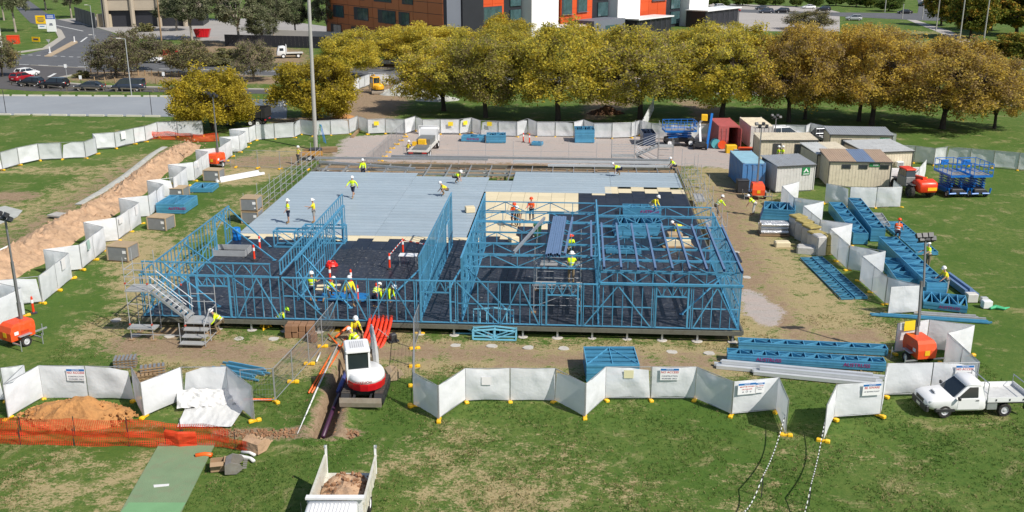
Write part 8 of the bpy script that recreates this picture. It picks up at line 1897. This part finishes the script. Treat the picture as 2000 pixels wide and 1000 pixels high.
person('worker with orange brimmed hat standing on the scaffold planks', B(26.4, 6.9, 2.54), 265, 3, sh=(30, 30), el=(60, 60), hat=HATO, brim=True, arms=HIVIS)
person('worker in white hat with red top standing on the front scaffold planks', B(26.5, 2.8, 2.54), 80, 12, sh=(60, 50), el=(50, 50), brim=True)
person('worker with white trousers bending on the black boards', Wk(1271, 420), 330, 50, (15, 10), (15, 20), (60, 55), (20, 20), legs=OFFWHITE, arms=HIVIS)
person('worker leaning low behind the cartons of the right bay', Wk(1332, 464), 180, 75, (60, 50), (60, 70), (80, 80), (10, 10), arms=HIVIS)
person('worker reaching over beside the right scaffold', Wk(1398, 424), 20, 40, (30, 20), (30, 30), (80, 70), (10, 10), arms=HIVIS)
person('worker in yellow shirt and black shorts standing by the left inner wall', Wk(611, 590), 80, 3, sh=(25, 30), el=(60, 60), shorts=True)
person('worker kneeling on the floor beside the blue tarp', Wk(638, 588), 40, 45, (95, 20), (100, 110), (60, 55), (40, 40))
person('worker in open vest walking past the bollards', Wk(684, 597), 300, 6, (18, -14), (8, 24), (20, -15), (20, 20), arms=HIVIS)
person('worker in navy bending with his back to the camera', Wk(731, 604), 70, 75, (25, 20), (30, 30), (70, 60), (20, 20), arms=NAVY)
person('worker in white hat bending beside the red bollard', Wk(750, 594), 340, 70, (70, 60), (90, 90), (75, 70), (10, 10), arms=NAVY)
person('worker in yellow digging at the trench head with a shovel', g(692, 668) + Vector((0, 0, -.15)), 300, 30, (20, -5), (15, 15), (50, 40), (30, 30), tool=True, arms=NAVY)
person('worker in yellow and navy stooping over the orange pipes', g(703, 694) + Vector((0, 0, -.1)), 150, 60, (35, 15), (30, 20), (65, 55), (20, 20), arms=NAVY)
person('helper in hi-vis kneeling in the grass by the yellow tripod', g(541, 642), 20, 55, (100, 90), (125, 120), (60, 55), (30, 30), hat=mat('lime hard hat', srgb(190, 240, 40), .4))
person('worker in bright yellow crouching behind the stair landing', B(5.3, -.75), 200, 45, (60, 50), (80, 80), (60, 55), (30, 30), arms=HIVIS)
person('worker with white trousers bending at the blue stack by the light tower', g(1473, 420), 160, 50, (15, 10), (15, 15), (60, 60), (20, 20), legs=OFFWHITE)
person('worker in yellow standing at the dark doorway of the long cream hut', g(1523, 318) + Vector((0, -.9, 0)), 190, 2); person('second worker at the hut doorway, partly hidden', g(1514, 318) + Vector((0, -.9, 0)), 10, 2)
person('worker in white helmet between the long blue truss bundles', g(1803, 524) + Vector((.3, 0, 0)), 190, 10, sh=(40, 40), el=(40, 40)); person('worker in white helmet at the near end of the long truss bundle', g(1846, 574), 190, 25, sh=(50, 50), el=(30, 30), legs=KHAKI)
person('worker in orange shirt crouching on the blue trusses', g(1748, 492) + Vector((.0, 0, .9)), 60, 30, (80, 70), (100, 100), (50, 50), (30, 30), top=HIORANGE, hat=HATO)
person('pedestrian in white shirt on the far footpath', g(1991, 138), 90, 2, (15, -12), (5, 20), top=WHITE, hat=None, group='pedestrians on the footpath'); 
dg = bpy.context.evaluated_depsgraph_get(); dg.update()
for o in _pend:
    me = bpy.data.meshes.new_from_object(o.evaluated_get(dg)); me.name = o.name; me.shade_smooth(); o.modifiers.clear(); o.data = me
# ------------------------------------------------------------------ grass tufts on the nearer lawn (one mass)
nr = np.random.RandomState(8); N_ = 90000
gx = nr.uniform(-27, 27, N_); gy = 34 + 26 * nr.rand(N_) ** 1.25
ix = np.clip(np.searchsorted(xs, gx), 0, nx - 1); iy = np.clip(np.searchsorted(ys, gy), 0, ny - 1)
w0 = wear[:, iy, ix]; lc = np.stack([(gx - ORG.x) * UX.x + (gy - ORG.y) * UX.y, (gx - ORG.x) * WX.x + (gy - ORG.y) * WX.y])
keep = (w0[1] < .35) & (w0[2] < .3) & (tz[iy, ix] > -.02) & ~((lc[0] > -.2) & (lc[0] < 37) & (lc[1] > -.2)) & ~((gx < -15.2) & (gx > -20.6) & (gy < 46.5)) & ~((np.abs(gx + 6.95) < 1.0) & (gy < 38.5))
keep &= nr.rand(N_) < np.clip(.55 + .35 * np.sin(gx * 1.1 + 2 * np.sin(gy * .7)) + .3 * np.sin(gy * 1.7 + gx * .6) * np.sin(gx * 2.3), .12, 1)
gx, gy, dry = gx[keep], gy[keep], w0[0][keep]; n = len(gx); gz = GZ[np.clip(np.searchsorted(ys, gy), 0, ny - 1), np.clip(np.searchsorted(xs, gx), 0, nx - 1)]
k = 3; P = np.repeat(np.stack([gx, gy, gz], 1), k, 0) + np.concatenate([nr.normal(0, .05, (n * k, 2)), np.zeros((n * k, 1))], 1)
a = nr.uniform(0, 6.28, n * k); hgt = nr.uniform(.035, .085, n * k) * np.repeat(np.where(nr.rand(n) < .15, 1.5, 1), k); wd = nr.uniform(.012, .03, n * k)
q = np.stack([np.cos(a) * wd, np.sin(a) * wd, np.zeros(n * k)], 1); tip = np.stack([nr.normal(0, .035, n * k), nr.normal(0, .035, n * k), hgt], 1)
V = np.stack([P - q, P + q, P + tip], 1).reshape(-1, 3); me = bpy.data.meshes.new('grass_tufts'); nt3 = n * k
me.vertices.add(nt3 * 3); me.vertices.foreach_set('co', V.ravel()); me.loops.add(nt3 * 3); me.loops.foreach_set('vertex_index', np.arange(nt3 * 3)); me.polygons.add(nt3)
me.polygons.foreach_set('loop_start', np.arange(nt3) * 3); me.polygons.foreach_set('loop_total', np.full(nt3, 3))
pd = np.repeat(nr.rand(n) < np.clip(dry * .9, .06, .8), k).astype(int); me.polygons.foreach_set('material_index', pd); me.update()
me.materials.append(leaf_material('grass blades', [(.1, (.05, .11, .02)), (.45, (.09, .16, .03)), (.8, (.15, .21, .05)), (1, (.22, .24, .08))], .3)); me.materials.append(leaf_material('dry grass blades', [(.1, (.24, .19, .08)), (.6, (.38, .31, .15)), (1, (.5, .42, .24))], .3))
tag(link('grass_tufts', me), 'short grass tufts covering the nearer lawn', kind='stuff')
